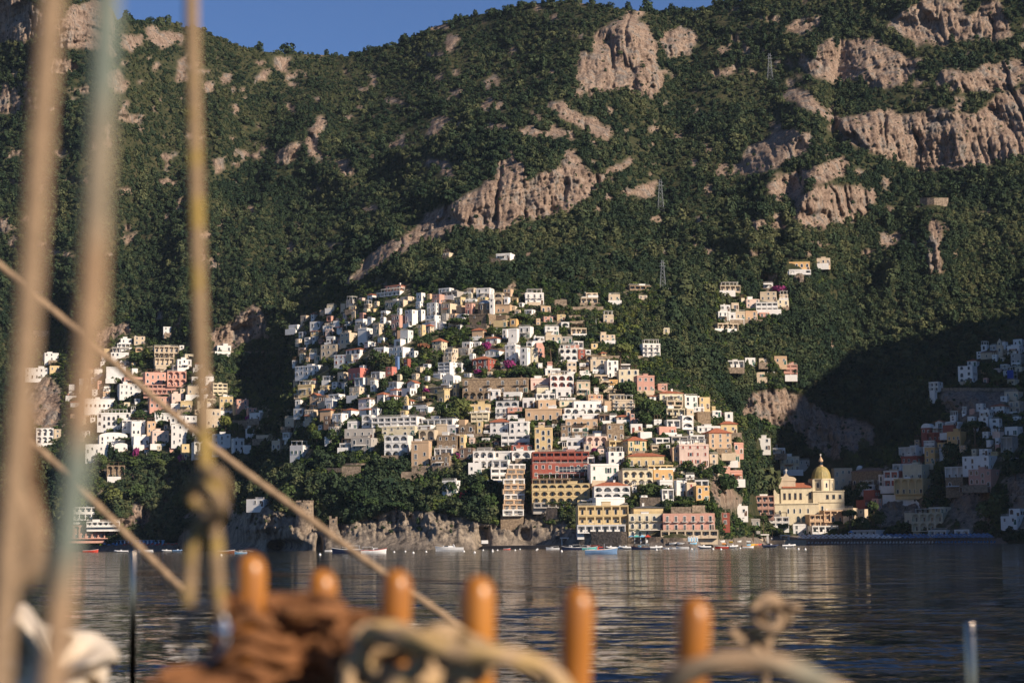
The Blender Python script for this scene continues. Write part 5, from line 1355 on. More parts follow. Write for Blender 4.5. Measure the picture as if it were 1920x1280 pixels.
for i, (px, c_) in enumerate(((1401, 'sky'), (1408, 'yellow'), (1415, 'orange'), (1422, 'pinkred'))): boat('kayak', px - 7, px + 7, 1021.5 - i * .3, 1, c_, '%s kayak lying at the water line of the beach' % {'sky': 'pale blue', 'yellow': 'yellow', 'orange': 'orange', 'pinkred': 'red'}[c_], dry=True, yaw=20, cat='kayak', group='kayaks on the beach')
M_BUOY = node_mat('buoy plastic', (.8, .79, .76), .4)
bm_ = MB(); bm_.lathe([(.05, -.3), (.28, -.2), (.38, .05), (.28, .32), (.1, .42), (.06, .5)], 12); bmesh_buoy = bm_.mesh('float', [M_BUOY], True)
rm_ = MB(); rm_.tube([(.09 * math.cos(t), 0, .54 + .09 * math.sin(t)) for t in np.linspace(0, 6.28, 9)], .02, 4); ring_m = rm_.mesh('ring', [M_STEEL])
for px, py in ((739, 1035), (760, 1034), (775, 1036.5), (799, 1034.5), (870, 1034), (890, 1036), (906, 1031.5), (923.5, 1031.2), (923.6, 1034), (933, 1031.5), (966, 1031.5), (975, 1029.7), (1006, 1031), (1008, 1029.5), (1053, 1033.5), (1231, 1031), (1253, 1029), (1297, 1029.5), (1337, 1029.5), (1352, 1030), (1388, 1028), (1497, 1029.5), (1510, 1030.3), (600, 1040), (415, 1041), (1474, 1028)):
    p = on_water(px, py); Ym = float(D0(px)) - 8
    if p.y > Ym or p.y < 0: p = Vector(at(float(px), float(horizon(px)) + F * 2 / Ym, Ym))
    p.z = .02; o = bpy.data.objects.new('buoy', None); COL.objects.link(o); o.location = p; s = .75; o.scale = (s, s, s); link('float', bmesh_buoy, o); link('ring', ring_m, o); tag(o, 'small round white mooring buoy floating on the dark water', 'buoy', 'white mooring buoys')
# ------------------------------------------------------------------ parasols and loungers
def parasol_meshes(col):
    c = MB(); n = 8; v = [(0, 0, 2.55)] + [(1.05 * math.cos(2 * math.pi * k / n), 1.05 * math.sin(2 * math.pi * k / n), 2.0) for k in range(n)] + [(1.05 * math.cos(2 * math.pi * k / n), 1.05 * math.sin(2 * math.pi * k / n), 1.8) for k in range(n)] + [(0, 0, 2.45)]
    f = [(0, k + 1, (k + 1) % n + 1) for k in range(n)] + [(k + 1, k + 9, (k + 1) % n + 9, (k + 1) % n + 1) for k in range(n)] + [(17, (k + 1) % n + 1, k + 1) for k in range(n)]
    c.add(v, f); p = MB(); p.lathe([(.035, -.4), (.035, 2.5)], 6); return c.mesh('canopy', [col]), p.mesh('pole', [M_STEEL])
def lounger_meshes(col):
    f = MB(); f.box(-.33, .33, -.95, .95, .28, .33)
    for X in (-.29, .29):
        for Y in (-.8, .7): f.box(X - .03, X + .03, Y - .03, Y + .03, 0, .279)
    m = MB(); m.box(-.31, .31, -.95, .35, .332, .4); m.add([(-.31, .35, .33), (.31, .35, .33), (.31, .95, .75), (-.31, .95, .75), (-.31, .33, .4), (.31, .33, .4), (.31, .91, .82), (-.31, .91, .82)], [(0, 3, 2, 1), (4, 5, 6, 7), (0, 1, 5, 4), (1, 2, 6, 5), (2, 3, 7, 6), (3, 0, 4, 7)])
    return f.mesh('frame', [PAINT['white']]), m.mesh('cushion', [col])
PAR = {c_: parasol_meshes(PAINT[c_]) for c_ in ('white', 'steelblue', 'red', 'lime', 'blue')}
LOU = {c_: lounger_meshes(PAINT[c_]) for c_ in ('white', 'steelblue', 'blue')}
def parasol(px, py, c_, lb, grp):
    o = bpy.data.objects.new('beach_parasol', None); COL.objects.link(o); o.location = ground(px, py); o.rotation_euler = (R(random.uniform(-6, 6)), R(random.uniform(-6, 6)), random.random())
    link('canopy', PAR[c_][0], o); link('pole', PAR[c_][1], o); tag(o, lb, 'parasol', grp)
def lounger(px, py, c_, lb, grp):
    o = bpy.data.objects.new('sun_lounger', None); COL.objects.link(o); o.location = ground(px, py); o.rotation_euler = (0, 0, R(180 + random.uniform(-12, 12)))
    link('frame', LOU[c_][0], o); link('cushion', LOU[c_][1], o); tag(o, lb, 'sun lounger', grp)
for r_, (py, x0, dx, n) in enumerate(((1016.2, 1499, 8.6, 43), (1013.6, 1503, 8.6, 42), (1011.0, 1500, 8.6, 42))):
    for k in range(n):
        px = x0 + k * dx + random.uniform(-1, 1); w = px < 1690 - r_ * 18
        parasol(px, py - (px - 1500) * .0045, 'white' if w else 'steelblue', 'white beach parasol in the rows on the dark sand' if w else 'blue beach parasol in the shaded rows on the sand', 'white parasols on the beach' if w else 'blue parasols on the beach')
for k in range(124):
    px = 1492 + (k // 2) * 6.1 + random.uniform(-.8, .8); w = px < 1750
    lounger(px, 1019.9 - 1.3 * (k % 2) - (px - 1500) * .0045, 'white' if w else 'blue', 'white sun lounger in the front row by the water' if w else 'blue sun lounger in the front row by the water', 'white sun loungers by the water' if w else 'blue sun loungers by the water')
for k in range(26):
    px = 145 + k * 7.4; c_ = 'lime' if px < 195 else 'blue' if px < 232 else 'red'
    parasol(px, 1027.5 - (k % 2) * 1.8, c_, {'lime': 'yellow green parasol on the far beach', 'blue': 'blue parasol on the far beach under the arcade', 'red': 'red parasol on the far beach'}[c_], {'lime': 'yellow green', 'blue': 'blue', 'red': 'red'}[c_] + ' parasols on the far beach')
o, s = root('gazebo', 1596, 1008); b = MB()
for X in (-.9, .9):
    for Y in (0, 1.8): b.box(X - .07, X + .07, Y - .07, Y + .07, 0, 2.6)
b.obj('frame', [PAINT['white']], o); b = MB(); v = [(-1.2, -.3, 2.6), (1.2, -.3, 2.6), (1.2, 2.1, 2.6), (-1.2, 2.1, 2.6), (0, .9, 3.4)]; b.add(v, [(0, 1, 4), (1, 2, 4), (2, 3, 4), (3, 0, 4), (3, 2, 1, 0)]); b.obj('canopy', [PAINT['blue']], o); tag(o, 'bright blue gazebo behind the white parasols', 'gazebo')
# people standing on the shore, a few pixels tall
def person(px, py, top, leg, lb, flip=1):
    me = bpy.data.meshes.new('person'); P = [(0, 0, .92), (0, 0, 1.15), (0, 0, 1.42), (0, 0, 1.55), (0, -.01, 1.68), (-.1, 0, .9), (-.13, -.05, .5), (-.14, 0, .08), (-.14, -.14, .03), (.1, 0, .9), (.12, .06, .5), (.15, .12, .08), (.15, -.02, .03), (-.2, 0, 1.4), (-.28, .02, 1.12), (-.27, -.1, .88), (.2, 0, 1.4), (.27, .04, 1.12), (.25, -.08, .9)]
    E = [(0, 1), (1, 2), (2, 3), (3, 4), (0, 5), (5, 6), (6, 7), (7, 8), (0, 9), (9, 10), (10, 11), (11, 12), (2, 13), (13, 14), (14, 15), (2, 16), (16, 17), (17, 18)]
    rad = [.15, .14, .16, .065, .11, .1, .075, .05, .045, .1, .075, .05, .045, .065, .05, .04, .065, .05, .04]
    me.from_pydata(P, E, []); o = link('person', me, None, ground(px, py), R(20 * flip)); 
    for m_ in (node_mat('skin', (.5, .3, .2), .6), PAINT[top], PAINT[leg]): me.materials.append(m_)
    md = o.modifiers.new('Skin', 'SKIN'); sv = me.skin_vertices[0].data
    for i, r_ in enumerate(rad): sv[i].radius = (r_, r_ * .8)
    sv[0].use_root = True; o.modifiers.new('Sub', 'SUBSURF').levels = 1
    dg = bpy.context.evaluated_depsgraph_get(); ev = o.evaluated_get(dg); m2 = bpy.data.meshes.new_from_object(ev); o.modifiers.clear(); o.data = m2
    m2.materials.clear()
    for m_ in (node_mat('skin', (.5, .3, .2), .6), PAINT[top], PAINT[leg]): m2.materials.append(m_)
    for p in m2.polygons:
        z = p.center.z; x = abs(p.center.x); p.material_index = 2 if .35 < z < .95 and x < .22 else 1 if .95 <= z < 1.5 and x < .25 else 0
    tag(o, lb, 'person')
for a in ((1155, 1018, 'white', 'navy', 'person in a white top standing by the stone wall'), (1160, 1018.5, 'white', 'white', 'person in white standing near the ticket kiosks'), (1335, 1020, 'white', 'white', 'person in white standing among the pulled up boats'), (1338, 1020.4, 'sky', 'white', 'person in a pale blue top standing among the pulled up boats'), (1447, 1014, 'white', 'steelblue', 'person standing at the top of the boat ramp')): person(*a)
# ------------------------------------------------------------------ foliage
def leaf_mat(name, dark, mid, light, inst=True):
    m = bpy.data.materials.new(name); m.use_nodes = True; nt = m.node_tree; N = nt.nodes; L = nt.links; b = N['Principled BSDF']
    b.inputs['Roughness'].default_value = .85; b.inputs['Specular IOR Level'].default_value = .15
    oi = N.new('ShaderNodeObjectInfo'); geo = N.new('ShaderNodeNewGeometry'); 
    nz = N.new('ShaderNodeTexNoise'); nz.inputs['Scale'].default_value = .02; nz.inputs['Detail'].default_value = 3; L.new(geo.outputs['Position'], nz.inputs['Vector'])
    n2 = N.new('ShaderNodeTexNoise'); n2.inputs['Scale'].default_value = 1.1; n2.inputs['Detail'].default_value = 2; L.new(geo.outputs['Position'], n2.inputs['Vector'])
    a = N.new('ShaderNodeMath'); a.operation = 'MULTIPLY_ADD'; a.inputs[1].default_value = .55; L.new(oi.outputs['Random'], a.inputs[0])
    c = N.new('ShaderNodeMath'); c.operation = 'MULTIPLY_ADD'; c.inputs[1].default_value = 1.5; c.inputs[2].default_value = -.6; L.new(nz.outputs['Fac'], c.inputs[0]); L.new(c.outputs[0], a.inputs[2])
    e = N.new('ShaderNodeMath'); e.operation = 'MULTIPLY_ADD'; e.inputs[1].default_value = .5; L.new(n2.outputs['Fac'], e.inputs[0]); 
    g = N.new('ShaderNodeMath'); g.operation = 'ADD'; g.inputs[1].default_value = -.22; L.new(a.outputs[0], g.inputs[0]); L.new(g.outputs[0], e.inputs[2])
    r = N.new('ShaderNodeValToRGB'); el = r.color_ramp.elements; el[0].position = .12; el[0].color = (*dark, 1); el[1].position = .9; el[1].color = (*light, 1); x = el.new(.5); x.color = (*mid, 1)
    L.new(e.outputs[0], r.inputs['Fac']); L.new(r.outputs['Color'], b.inputs['Base Color']); return m
M_LEAF = leaf_mat('wood foliage', (.017, .034, .018), (.039, .06, .028), (.11, .115, .05))
M_PINE = leaf_mat('pine foliage', (.024, .046, .018), (.05, .078, .026), (.1, .115, .036))
M_GARDEN = leaf_mat('garden foliage', (.026, .05, .014), (.055, .085, .02), (.13, .14, .035))
M_CYP = leaf_mat('cypress foliage', (.01, .022, .01), (.018, .032, .013), (.03, .045, .016))
M_BOUG = node_mat('bougainvillea', (.3, .02, .16), .8, var=.6, scale=1.5, dark=(.05, .03, .03)); M_BOUGR = node_mat('red bougainvillea', (.45, .025, .04), .8, var=.5, scale=1.5, dark=(.08, .03, .03)); M_RUST = node_mat('rusty foliage', (.25, .1, .05), .85, var=.6, scale=2, dark=(.08, .05, .03))
M_BARK = node_mat('bark', (.15, .1, .07), .9, var=.5, scale=3, dark=(.05, .035, .025))
def leaf_clump(seed, n, shape, size=.3, core=.62):
    """Many small leaf sprays on and inside a lumpy crown of unit radius, base at z=0."""
    rg = np.random.default_rng(seed); b = MB()
    lobes = rg.normal(size=(7, 3)); lobes /= np.linalg.norm(lobes, axis=1)[:, None]; amp = rg.uniform(.0, .42, 7)
    for k in range(n):
        d = rg.normal(size=3); d /= np.linalg.norm(d)
        if d[2] < -.45: d[2] *= -1
        r = .74 + sum(a * max(0, d @ l) ** 3 for a, l in zip(amp, lobes)); r *= rg.uniform(.78, 1.04)
        if shape == 'round': p = d * r * np.array([1, 1, .95]) + [0, 0, .8]
        elif shape == 'tall': p = d * r * np.array([.8, .8, 1.25]) + [0, 0, 1.05]
        elif shape == 'flat': p = d * r * np.array([1.15, 1.15, .42]) + [0, 0, .45]
        elif shape == 'cyp':
            z = rg.uniform(0, 1); q = (math.sin(math.pi * min(1, z * .9 + .12)) ** .6) * .9; t = rg.uniform(0, 6.28); p = np.array([q * math.cos(t), q * math.sin(t), z * 6.0]); d = np.array([math.cos(t), math.sin(t), .3])
        elif shape == 'low': p = d * r * np.array([1.1, 1.1, .6]) + [0, 0, .35]
        nn = d + rg.normal(size=3) * .5; nn /= np.linalg.norm(nn); u = np.cross(nn, rg.normal(size=3)); u /= np.linalg.norm(u); w = np.cross(nn, u)
        s = size * rg.uniform(.6, 1.35); j = rg.uniform(.5, 1.0, 4)
        b.add([p + u * s * j[0], p + w * s * j[1] * .8, p - u * s * j[2], p - w * s * j[3] * .8], [(0, 1, 2, 3)])
    if core:
        zc, sz = {'round': (.8, .95), 'tall': (1.05, 1.25), 'flat': (.45, .42), 'low': (.35, .6), 'cyp': (3.0, 4.6)}[shape]; q = core * (.95 if shape != 'cyp' else .9)
        xy = {'flat': 1.15, 'low': 1.1}.get(shape, .9)
        b.lathe([(.02, zc - q * sz), (q * xy * .75, zc - q * sz * .6), (q * xy, zc), (q * xy * .72, zc + q * sz * .62), (.02, zc + q * sz)], 7)
    return b
SRC = []
for i, (sh, n, m) in enumerate((('round', 110, M_LEAF), ('round', 100, M_LEAF), ('tall', 110, M_LEAF), ('low', 90, M_LEAF), ('round', 120, M_LEAF))):
    me = leaf_clump(50 + i, n, sh).mesh('crown', [m]); SRC.append(bpy.data.objects.new('crown_source', me))
def scatter(name, P, S, K, label, srcs, mat=None):
    """One mass of trees: the points carry size, turn and kind; a node group sets a crown on each."""
    me = bpy.data.meshes.new(name); me.vertices.add(len(P)); me.vertices.foreach_set('co', np.asarray(P, np.float32).reshape(-1))
    for nm, A, ty in (('size', S, 'FLOAT'), ('kind_of_crown', K, 'INT'), ('turn', RNG.uniform(0, 6.28, len(P)), 'FLOAT')):
        a = me.attributes.new(nm, ty, 'POINT'); a.data.foreach_set('value', np.asarray(A, np.float32 if ty == 'FLOAT' else np.int32))
    o = link(name, me); ng = bpy.data.node_groups.new(name, 'GeometryNodeTree'); ng.interface.new_socket('Geometry', in_out='INPUT', socket_type='NodeSocketGeometry'); ng.interface.new_socket('Geometry', in_out='OUTPUT', socket_type='NodeSocketGeometry')
    N = ng.nodes; L = ng.links; gi = N.new('NodeGroupInput'); go = N.new('NodeGroupOutput'); jn = N.new('GeometryNodeJoinGeometry')
    def attr(n, ty): x = N.new('GeometryNodeInputNamedAttribute'); x.data_type = ty; x.inputs[0].default_value = n; return x.outputs[0]
    kd, sz, tn = attr('kind_of_crown', 'INT'), attr('size', 'FLOAT'), attr('turn', 'FLOAT')
    cx = N.new('ShaderNodeCombineXYZ'); L.new(tn, cx.inputs[2])
    for i, so in enumerate(srcs):
        cmp = N.new('FunctionNodeCompare'); cmp.data_type = 'INT'; cmp.operation = 'EQUAL'; L.new(kd, cmp.inputs[2]); cmp.inputs[3].default_value = i
        oi = N.new('GeometryNodeObjectInfo'); oi.inputs[0].default_value = so; oi.inputs['As Instance'].default_value = True
        ip = N.new('GeometryNodeInstanceOnPoints'); L.new(gi.outputs[0], ip.inputs['Points']); L.new(cmp.outputs[0], ip.inputs['Selection']); L.new(oi.outputs['Geometry'], ip.inputs['Instance']); L.new(cx.outputs[0], ip.inputs['Rotation']); L.new(sz, ip.inputs['Scale']); L.new(ip.outputs[0], jn.inputs[0])
    L.new(jn.outputs[0], go.inputs[0]); md = o.modifiers.new('scatter', 'NODES'); md.node_group = ng
    tag(o, label, kind='stuff'); return o
# depth picture of the houses, so that no tree stands inside or in front of one
BD = np.zeros((1100, 1960), np.float32); BK = np.zeros((1100, 1960), np.float32)
for r in HREC:
    a, b_, c_, d_ = int(max(0, r['x0'])), int(min(1959, r['x1'] + 1)), int(max(0, r['y0'])), int(min(1099, r['y1']))
    v = BD[c_:d_, a:b_]; new = r['Y'] < np.where(v == 0, 1e9, v); BD[c_:d_, a:b_] = np.where(new, r['Y'], v); BK[c_:d_, a:b_] = np.where(new, r['Y'] + r['d'], BK[c_:d_, a:b_])
def clear(px, py, Y, rad, hgt, ws=(.25, .55, .95)):
    s = F / Y; n = len(px); bad = np.zeros(n, bool)
    ix = np.clip(px.astype(int), 0, 1959); iy = np.clip(py.astype(int), 0, 1099); inn = (px >= 0) & (px < 1959)
    bad |= inn & (BD[iy, ix] > 0)
    for u in (-.8, 0, .8):
        for w in ws:
            jx = np.clip((px + u * rad * s), 0, 1959).astype(int); jy = np.clip((py - w * hgt * s), 0, 1099).astype(int); D = BD[jy, jx]
            bad |= inn & (D > 0) & (D > Y - 3)
    return ~bad
NT = 240000
px = RNG.uniform(-330, 2250, NT); t = RNG.uniform(0.004, 1.0, NT); py = np.interp(px, PXS, _yw) * (1 - t) + np.interp(px, PXS, _ys) * t
fx, fy = colrow(px, py); Y = bil(GY, fx, fy); rk = bil(rs, fx, fy); tw = bil(town, fx, fy); sd = bil(sand, fx, fy)
rad = np.exp(RNG.normal(.2, .42, NT)) * np.where(tw > .5, .62, 1) * np.clip(1.25 - (Y - 900) / 1600, .75, 1.2)
dens = fbm(px / 60, py / 45, 3, 88)
keep = (RNG.uniform(size=NT) > rk * .955) & (sd < .3) & (RNG.uniform(size=NT) < np.where(tw > .5, .6, np.where(py < 340, np.clip(.62 + 2.6 * (dens - .42), .28, 1), np.clip(.6 + 1.5 * (dens - .36), .25, 1)))) & (py < _yw.max())
up = bil(rs, *colrow(px, py - rad * 1.5 * F / Y)); keep &= ~((up > .5) & (rk < .5) & (RNG.uniform(size=NT) < .78))
# rock faces carry only small bushes
rad = np.where(rk > .5, rad * .5, rad); keep &= ~((rk > .5) & (py > 1000))
hg = rad * 1.7; keep &= clear(px, py, Y, rad, hg)
px, py, Y, rad = px[keep], py[keep], Y[keep], rad[keep]; P = at(px, py, Y); P[:, 2] -= rad * .22
P2 = []; R2 = []
for _ in range(2600):   # the cape's woods
    i, j = random.randrange(150), random.randrange(90)
    if HZ[i, j] > 3: P2.append((HX[i, j] + random.uniform(-3, 3), HY[i, j] + random.uniform(-3, 3), HZ[i, j] - .6)); R2.append(random.uniform(2.5, 4.5))
bx_, by_ = RNG.uniform(-330, 2250, 2600), RNG.uniform(0, 30, 2600)   # trees on the crest and just behind it
skyY = np.interp(bx_, PXS, GY[-1]); cp = at(bx_, np.interp(bx_, PXS, _ys), skyY); cp[:, 1] += by_; cp[:, 2] -= by_ * .14 + .8
okc = fbm(bx_ / 14, bx_ * 0, 2, 3) > .42; cp = cp[okc]; rc = np.exp(RNG.normal(.75, .35, len(cp)))
P = np.concatenate([P, np.array(P2), cp]); S = np.concatenate([rad, np.array(R2), rc]); K = RNG.integers(0, 5, len(P))
forest = scatter('forest', P, S, K, 'dense dark green woods covering the mountain slopes', SRC)
print('forest', len(P))
# terraced gardens: lemon groves, hedges, shrubs between the houses
SRC2 = [bpy.data.objects.new('shrub_source', leaf_clump(90 + i, 60, sh, .36).mesh('crown', [m])) for i, (sh, m) in enumerate((('low', M_GARDEN), ('round', M_GARDEN), ('low', M_LEAF)))]
near = BD > 0
for sh_ in (8, 16, 12): near = near | np.roll(near, sh_, 0) | np.roll(near, -sh_, 0) | np.roll(near, sh_, 1) | np.roll(near, -sh_, 1)
NS = 52000; px = RNG.uniform(20, 1920, NS); py = RNG.uniform(530, 1010, NS); fx, fy = colrow(px, py); Y = bil(GY, fx, fy); tw = bil(town, fx, fy); rk = bil(rs, fx, fy); sd = bil(sand, fx, fy)
gard = ((px > 560) & (px < 830) & (py > 845) & (py < 960)) | ((px > 1020) & (px < 1230) & (py > 545) & (py < 680) & (px - 1020 > (py - 600))) | ((px > 560) & (px < 700) & (py > 600) & (py < 700))
rad = np.exp(RNG.normal(.05, .35, NS)); keep = ((tw > .4) & (RNG.uniform(size=NS) < .62) | gard | near[py.astype(int), px.astype(int)]) & (rk < .3) & (sd < .3) & clear(px, py, Y, rad, rad * 1.2, (.2, .5))
P = at(px[keep], py[keep], Y[keep]); P[:, 2] -= .2; scatter('shrubbery', P, rad[keep], RNG.integers(0, 3, keep.sum()), 'green shrubs and lemon bushes on the garden terraces', SRC2); print('shrubs', keep.sum())

# trees one can tell apart
TM = {}
def tree_mesh(kind, k):
    if (kind, k) in TM: return TM[kind, k]
    sh, n, m, sz = {'pine': ('flat', 260, M_PINE, .24), 'cypress': ('cyp', 240, M_CYP, .5), 'round': ('round', 240, M_PINE, .22), 'light': ('round', 220, M_GARDEN, .23), 'palm': ('flat', 0, M_PINE, .3), 'boug': ('low', 160, M_BOUG, .26), 'bougr': ('low', 160, M_BOUGR, .26), 'rust': ('flat', 170, M_RUST, .22)}[kind]
    if kind == 'palm':
        b = MB()
        for q in range(16):
            t = 2 * math.pi * q / 16 + .2 * (q % 3); pts = [(u * 1.0 * math.cos(t), u * 1.0 * math.sin(t), .35 * math.sin(u * 2.6) - .25 * u * u + .05 * (q % 3)) for u in np.linspace(0.02, 1, 6)]
            for a, c in zip(pts[:-1], pts[1:]):
                nx, ny = -math.sin(t) * .12, math.cos(t) * .12; b.add([(a[0] - nx, a[1] - ny, a[2] - .03), a, c, (c[0] - nx, c[1] - ny, c[2] - .06)], [(0, 1, 2, 3)]); b.add([(a[0] + nx, a[1] + ny, a[2] - .03), a, c, (c[0] + nx, c[1] + ny, c[2] - .06)], [(3, 2, 1, 0)])
    else: b = leaf_clump(300 + k * 7 + len(kind), n, sh, sz, .5 if kind != 'rust' else 0)
    TM[kind, k] = b.mesh('crown', [m]); return TM[kind, k]
TRK = {}
def trunk_mesh(kind, k):
    if (kind, k) in TRK: return TRK[kind, k]
    rg = random.Random(k); b = MB(); ln = rg.uniform(-.12, .12); pts = [(0, 0, -.6), (ln * .4, 0, .4), (ln, rg.uniform(-.05, .05), 1.0)]; b.tube(pts, .045, 7, taper=[1.3, 1, .75])
    if kind != 'palm':
        for q in range(5): t = 2 * math.pi * q / 5 + rg.random(); b.tube([(ln, 0, .9), (ln + .16 * math.cos(t), .16 * math.sin(t), 1.12), (ln + .4 * math.cos(t), .4 * math.sin(t), 1.28)], .024, 5, taper=[1, .8, .4])
    TRK[kind, k] = b.mesh('trunk', [M_BARK]); return TRK[kind, k]
TREC = []
KN = {'pine': 'umbrella pine with a flat dark crown', 'cypress': 'slim dark cypress', 'round': 'round dark green tree', 'light': 'bright green tree', 'palm': 'palm tree with drooping fronds', 'boug': 'purple bougainvillea bush', 'bougr': 'red flowering bougainvillea', 'rust': 'rusty brown leaved pine'}
def tree(kind, px, pyb, pytop, wpx, lb=None):
    k = random.randrange(4); Y = float(Yat(np.array(float(px)), np.array(float(pyb)))); s = Y / F; H = (pyb - pytop) * s; r = wpx * s / 2
    o = bpy.data.objects.new({'cypress': 'cypress_tree', 'pine': 'pine_tree', 'rust': 'pine_tree', 'palm': 'palm_tree', 'boug': 'bougainvillea', 'bougr': 'bougainvillea'}.get(kind, 'tree'), None); COL.objects.link(o); o.location = V(px, pyb, Y); o.rotation_euler = (0, 0, random.uniform(0, 6))
    me = tree_mesh(kind, k); zmax = {'flat': .95, 'pine': .9, 'rust': .9, 'cypress': 6.1, 'palm': .35, 'boug': 1.0, 'bougr': 1.0}.get(kind, 1.75)
    if kind == 'cypress': link('crown', me, o, (0, 0, H * .06), scale=(r, r, H * .94 / 6.1)); th = H * .3
    elif kind in ('boug', 'bougr'): link('crown', me, o, (0, 0, 0), scale=(r, r, H / zmax)); th = H * .4
    elif kind in ('pine', 'rust', 'palm'): ch_ = min(r * (.85 if kind != 'palm' else .4), H * .55); link('crown', me, o, (0, 0, H - ch_), scale=(r / 1.15, r / 1.15, ch_ / zmax)); th = H - ch_ * .8
    else: ch_ = min(H * .92, r * 1.9); link('crown', me, o, (0, 0, H - ch_), scale=(r, r, ch_ / zmax)); th = H - ch_ * .6
    link('trunk', trunk_mesh(kind if kind == 'palm' else 'tree', k), o, scale=(max(.8, r * .9) * 1.6, max(.8, r * .9) * 1.6, th))
    o['category'] = 'tree' if 'boug' not in kind else 'flowering bush'; TREC.append(dict(o=o, x=px, y=(pyb + pytop) / 2, y1=pyb, kind=kind, lb=lb, H=H, r=r, x0=px - wpx / 2, x1=px + wpx / 2, y0=pytop)); return o
TREES = '''
pine 855 617 596 32
pine 873 612 589 17
cypress 914 613 586 6
cypress 903 612 597 8
cypress 861 644 624 8
cypress 869 640 627 5
round 897 622 602 9
round 924 630 614 23
round 937 626 613 16
rust 793 666 643 26
round 800 648 625 26
pine 976 607 588 30
cypress 1045 680 653 5
cypress 1050 679 658 4
pine 1034 682 638 34
pine 1163 700 644 50
palm 1140 703 684 11
round 1153 712 705 12
cypress 1064 608 590 10
round 1068 585 573 16
light 860 700 688 14
light 908 707 692 12
light 931 706 694 14
light 977 707 688 30
light 995 706 692 18
round 1002 700 690 16
light 880 786 760 17
round 862 780 744 40
round 845 790 762 34
light 852 752 742 22
pine 975 782 771 25
round 1075 786 775 14
palm 701 682 664 14
round 718 686 662 20
round 704 688 658 26
round 719 733 708 20
round 760 708 684 28
round 732 770 748 34
round 680 762 740 26
round 670 757 748 22
light 638 740 728 20
round 630 708 688 26
round 648 700 684 22
light 640 727 709 9
light 690 736 722 9
round 733 840 812 13
light 650 806 788 20
round 659 796 784 14
round 560 828 806 28
round 593 836 804 26
round 622 832 806 24
light 585 818 796 22
round 612 776 766 18
pine 640 654 601 0
palm 642 626 603 16
cypress 476 560 505 4
cypress 482 560 500 4
cypress 408 520 490 4
round 501 800 780 30
round 470 842 800 18
round 545 770 750 26
light 520 815 800 26
light 478 865 840 24
pine 397 820 801 26
light 423 810 778 26
light 440 815 790 22
round 427 772 752 20
round 540 945 910 40
round 700 956 930 46
round 666 948 918 44
pine 680 948 920 38
pine 742 962 940 40
pine 850 975 955 24
pine 835 968 948 18
round 820 930 905 24
round 848 930 900 30
bougr 872 935 919 22
round 895 945 905 26
round 915 960 925 30
round 902 920 890 22
round 925 985 945 22
boug 857 860 847 12
boug 913 657 638 17
boug 905 651 642 10
boug 675 718 709 24
boug 900 700 691 22
boug 955 690 672 24
boug 571 702 692 40
boug 468 790 777 16
boug 800 735 727 14
boug 1115 847 838 12
boug 1107 838 826 11
boug 1116 850 842 10
boug 1462 547 533 30
boug 1355 781 773 16
boug 255 858 838 12
boug 340 868 850 14
boug 1826 925 905 10
bougr 1120 700 690 0
round 1345 995 945 0
round 1118 858 845 16
round 1240 925 908 36
round 1215 932 912 30
round 1205 925 908 20
pine 1220 922 906 22
round 1173 936 928 18
round 1290 875 862 22
round 1300 890 876 26
round 1325 900 878 26
round 1345 895 868 36
round 1360 930 888 46
round 1372 915 895 30
light 1332 965 940 26
light 1340 985 950 24
light 1328 996 970 16
light 1280 948 938 36
light 1250 946 938 30
light 1314 948 938 30
pine 1376 1012 968 33
pine 1432 1012 966 24
pine 1412 1014 984 34
pine 1470 1008 982 24
pine 1448 1010 988 18
round 1400 1010 990 22
pine 1594 1004 956 33
pine 1573 1005 976 20
light 1562 1003 990 16
round 1620 1002 970 34
round 1640 990 940 22
round 1650 1000 962 26
round 1680 1004 985 40
round 1700 1002 980 28
round 1618 930 905 34
round 1640 925 918 16
round 1605 940 915 24
pine 1828 842 788 42
round 1785 868 832 40
round 1770 890 860 32
round 1760 915 885 30
round 1755 940 910 28
round 1740 960 935 26
round 1850 990 940 40
round 1868 975 930 40
round 1840 1000 975 30
round 1848 815 800 20
round 1905 900 860 40
round 1890 870 845 30
round 1850 706 680 26
round 1862 715 690 24
round 1870 722 700 30
round 1390 805 780 30
round 1383 845 818 18
round 1353 850 832 20
round 1410 800 775 26
round 1243 828 815 16
round 1195 765 742 26
round 1215 775 745 30
round 1230 790 765 30
round 1210 800 775 34
round 1250 795 775 26
round 1180 745 715 34
round 1165 735 715 26
round 1130 735 718 24
light 1115 725 708 26
round 1095 720 702 24
round 225 800 780 30
round 262 790 766 30
round 300 792 770 30
round 285 680 655 40
round 255 685 660 36
round 222 730 708 14
round 306 802 787 24
cypress 206 862 828 9
cypress 353 832 806 8
pine 235 830 820 36
round 190 880 850 30
round 220 790 760 30
round 365 830 816 18
round 294 742 726 18
light 300 835 825 22
pine 320 898 880 0
round 330 870 856 26
round 250 880 860 40
round 300 880 858 40
round 150 960 930 40
round 210 950 915 44
round 260 940 905 46
round 345 960 920 40
'''
for l in TREES.strip().split('\n'):
    a = l.split()
    if float(a[4]) > 0: tree(a[0], *map(float, a[1:5]))
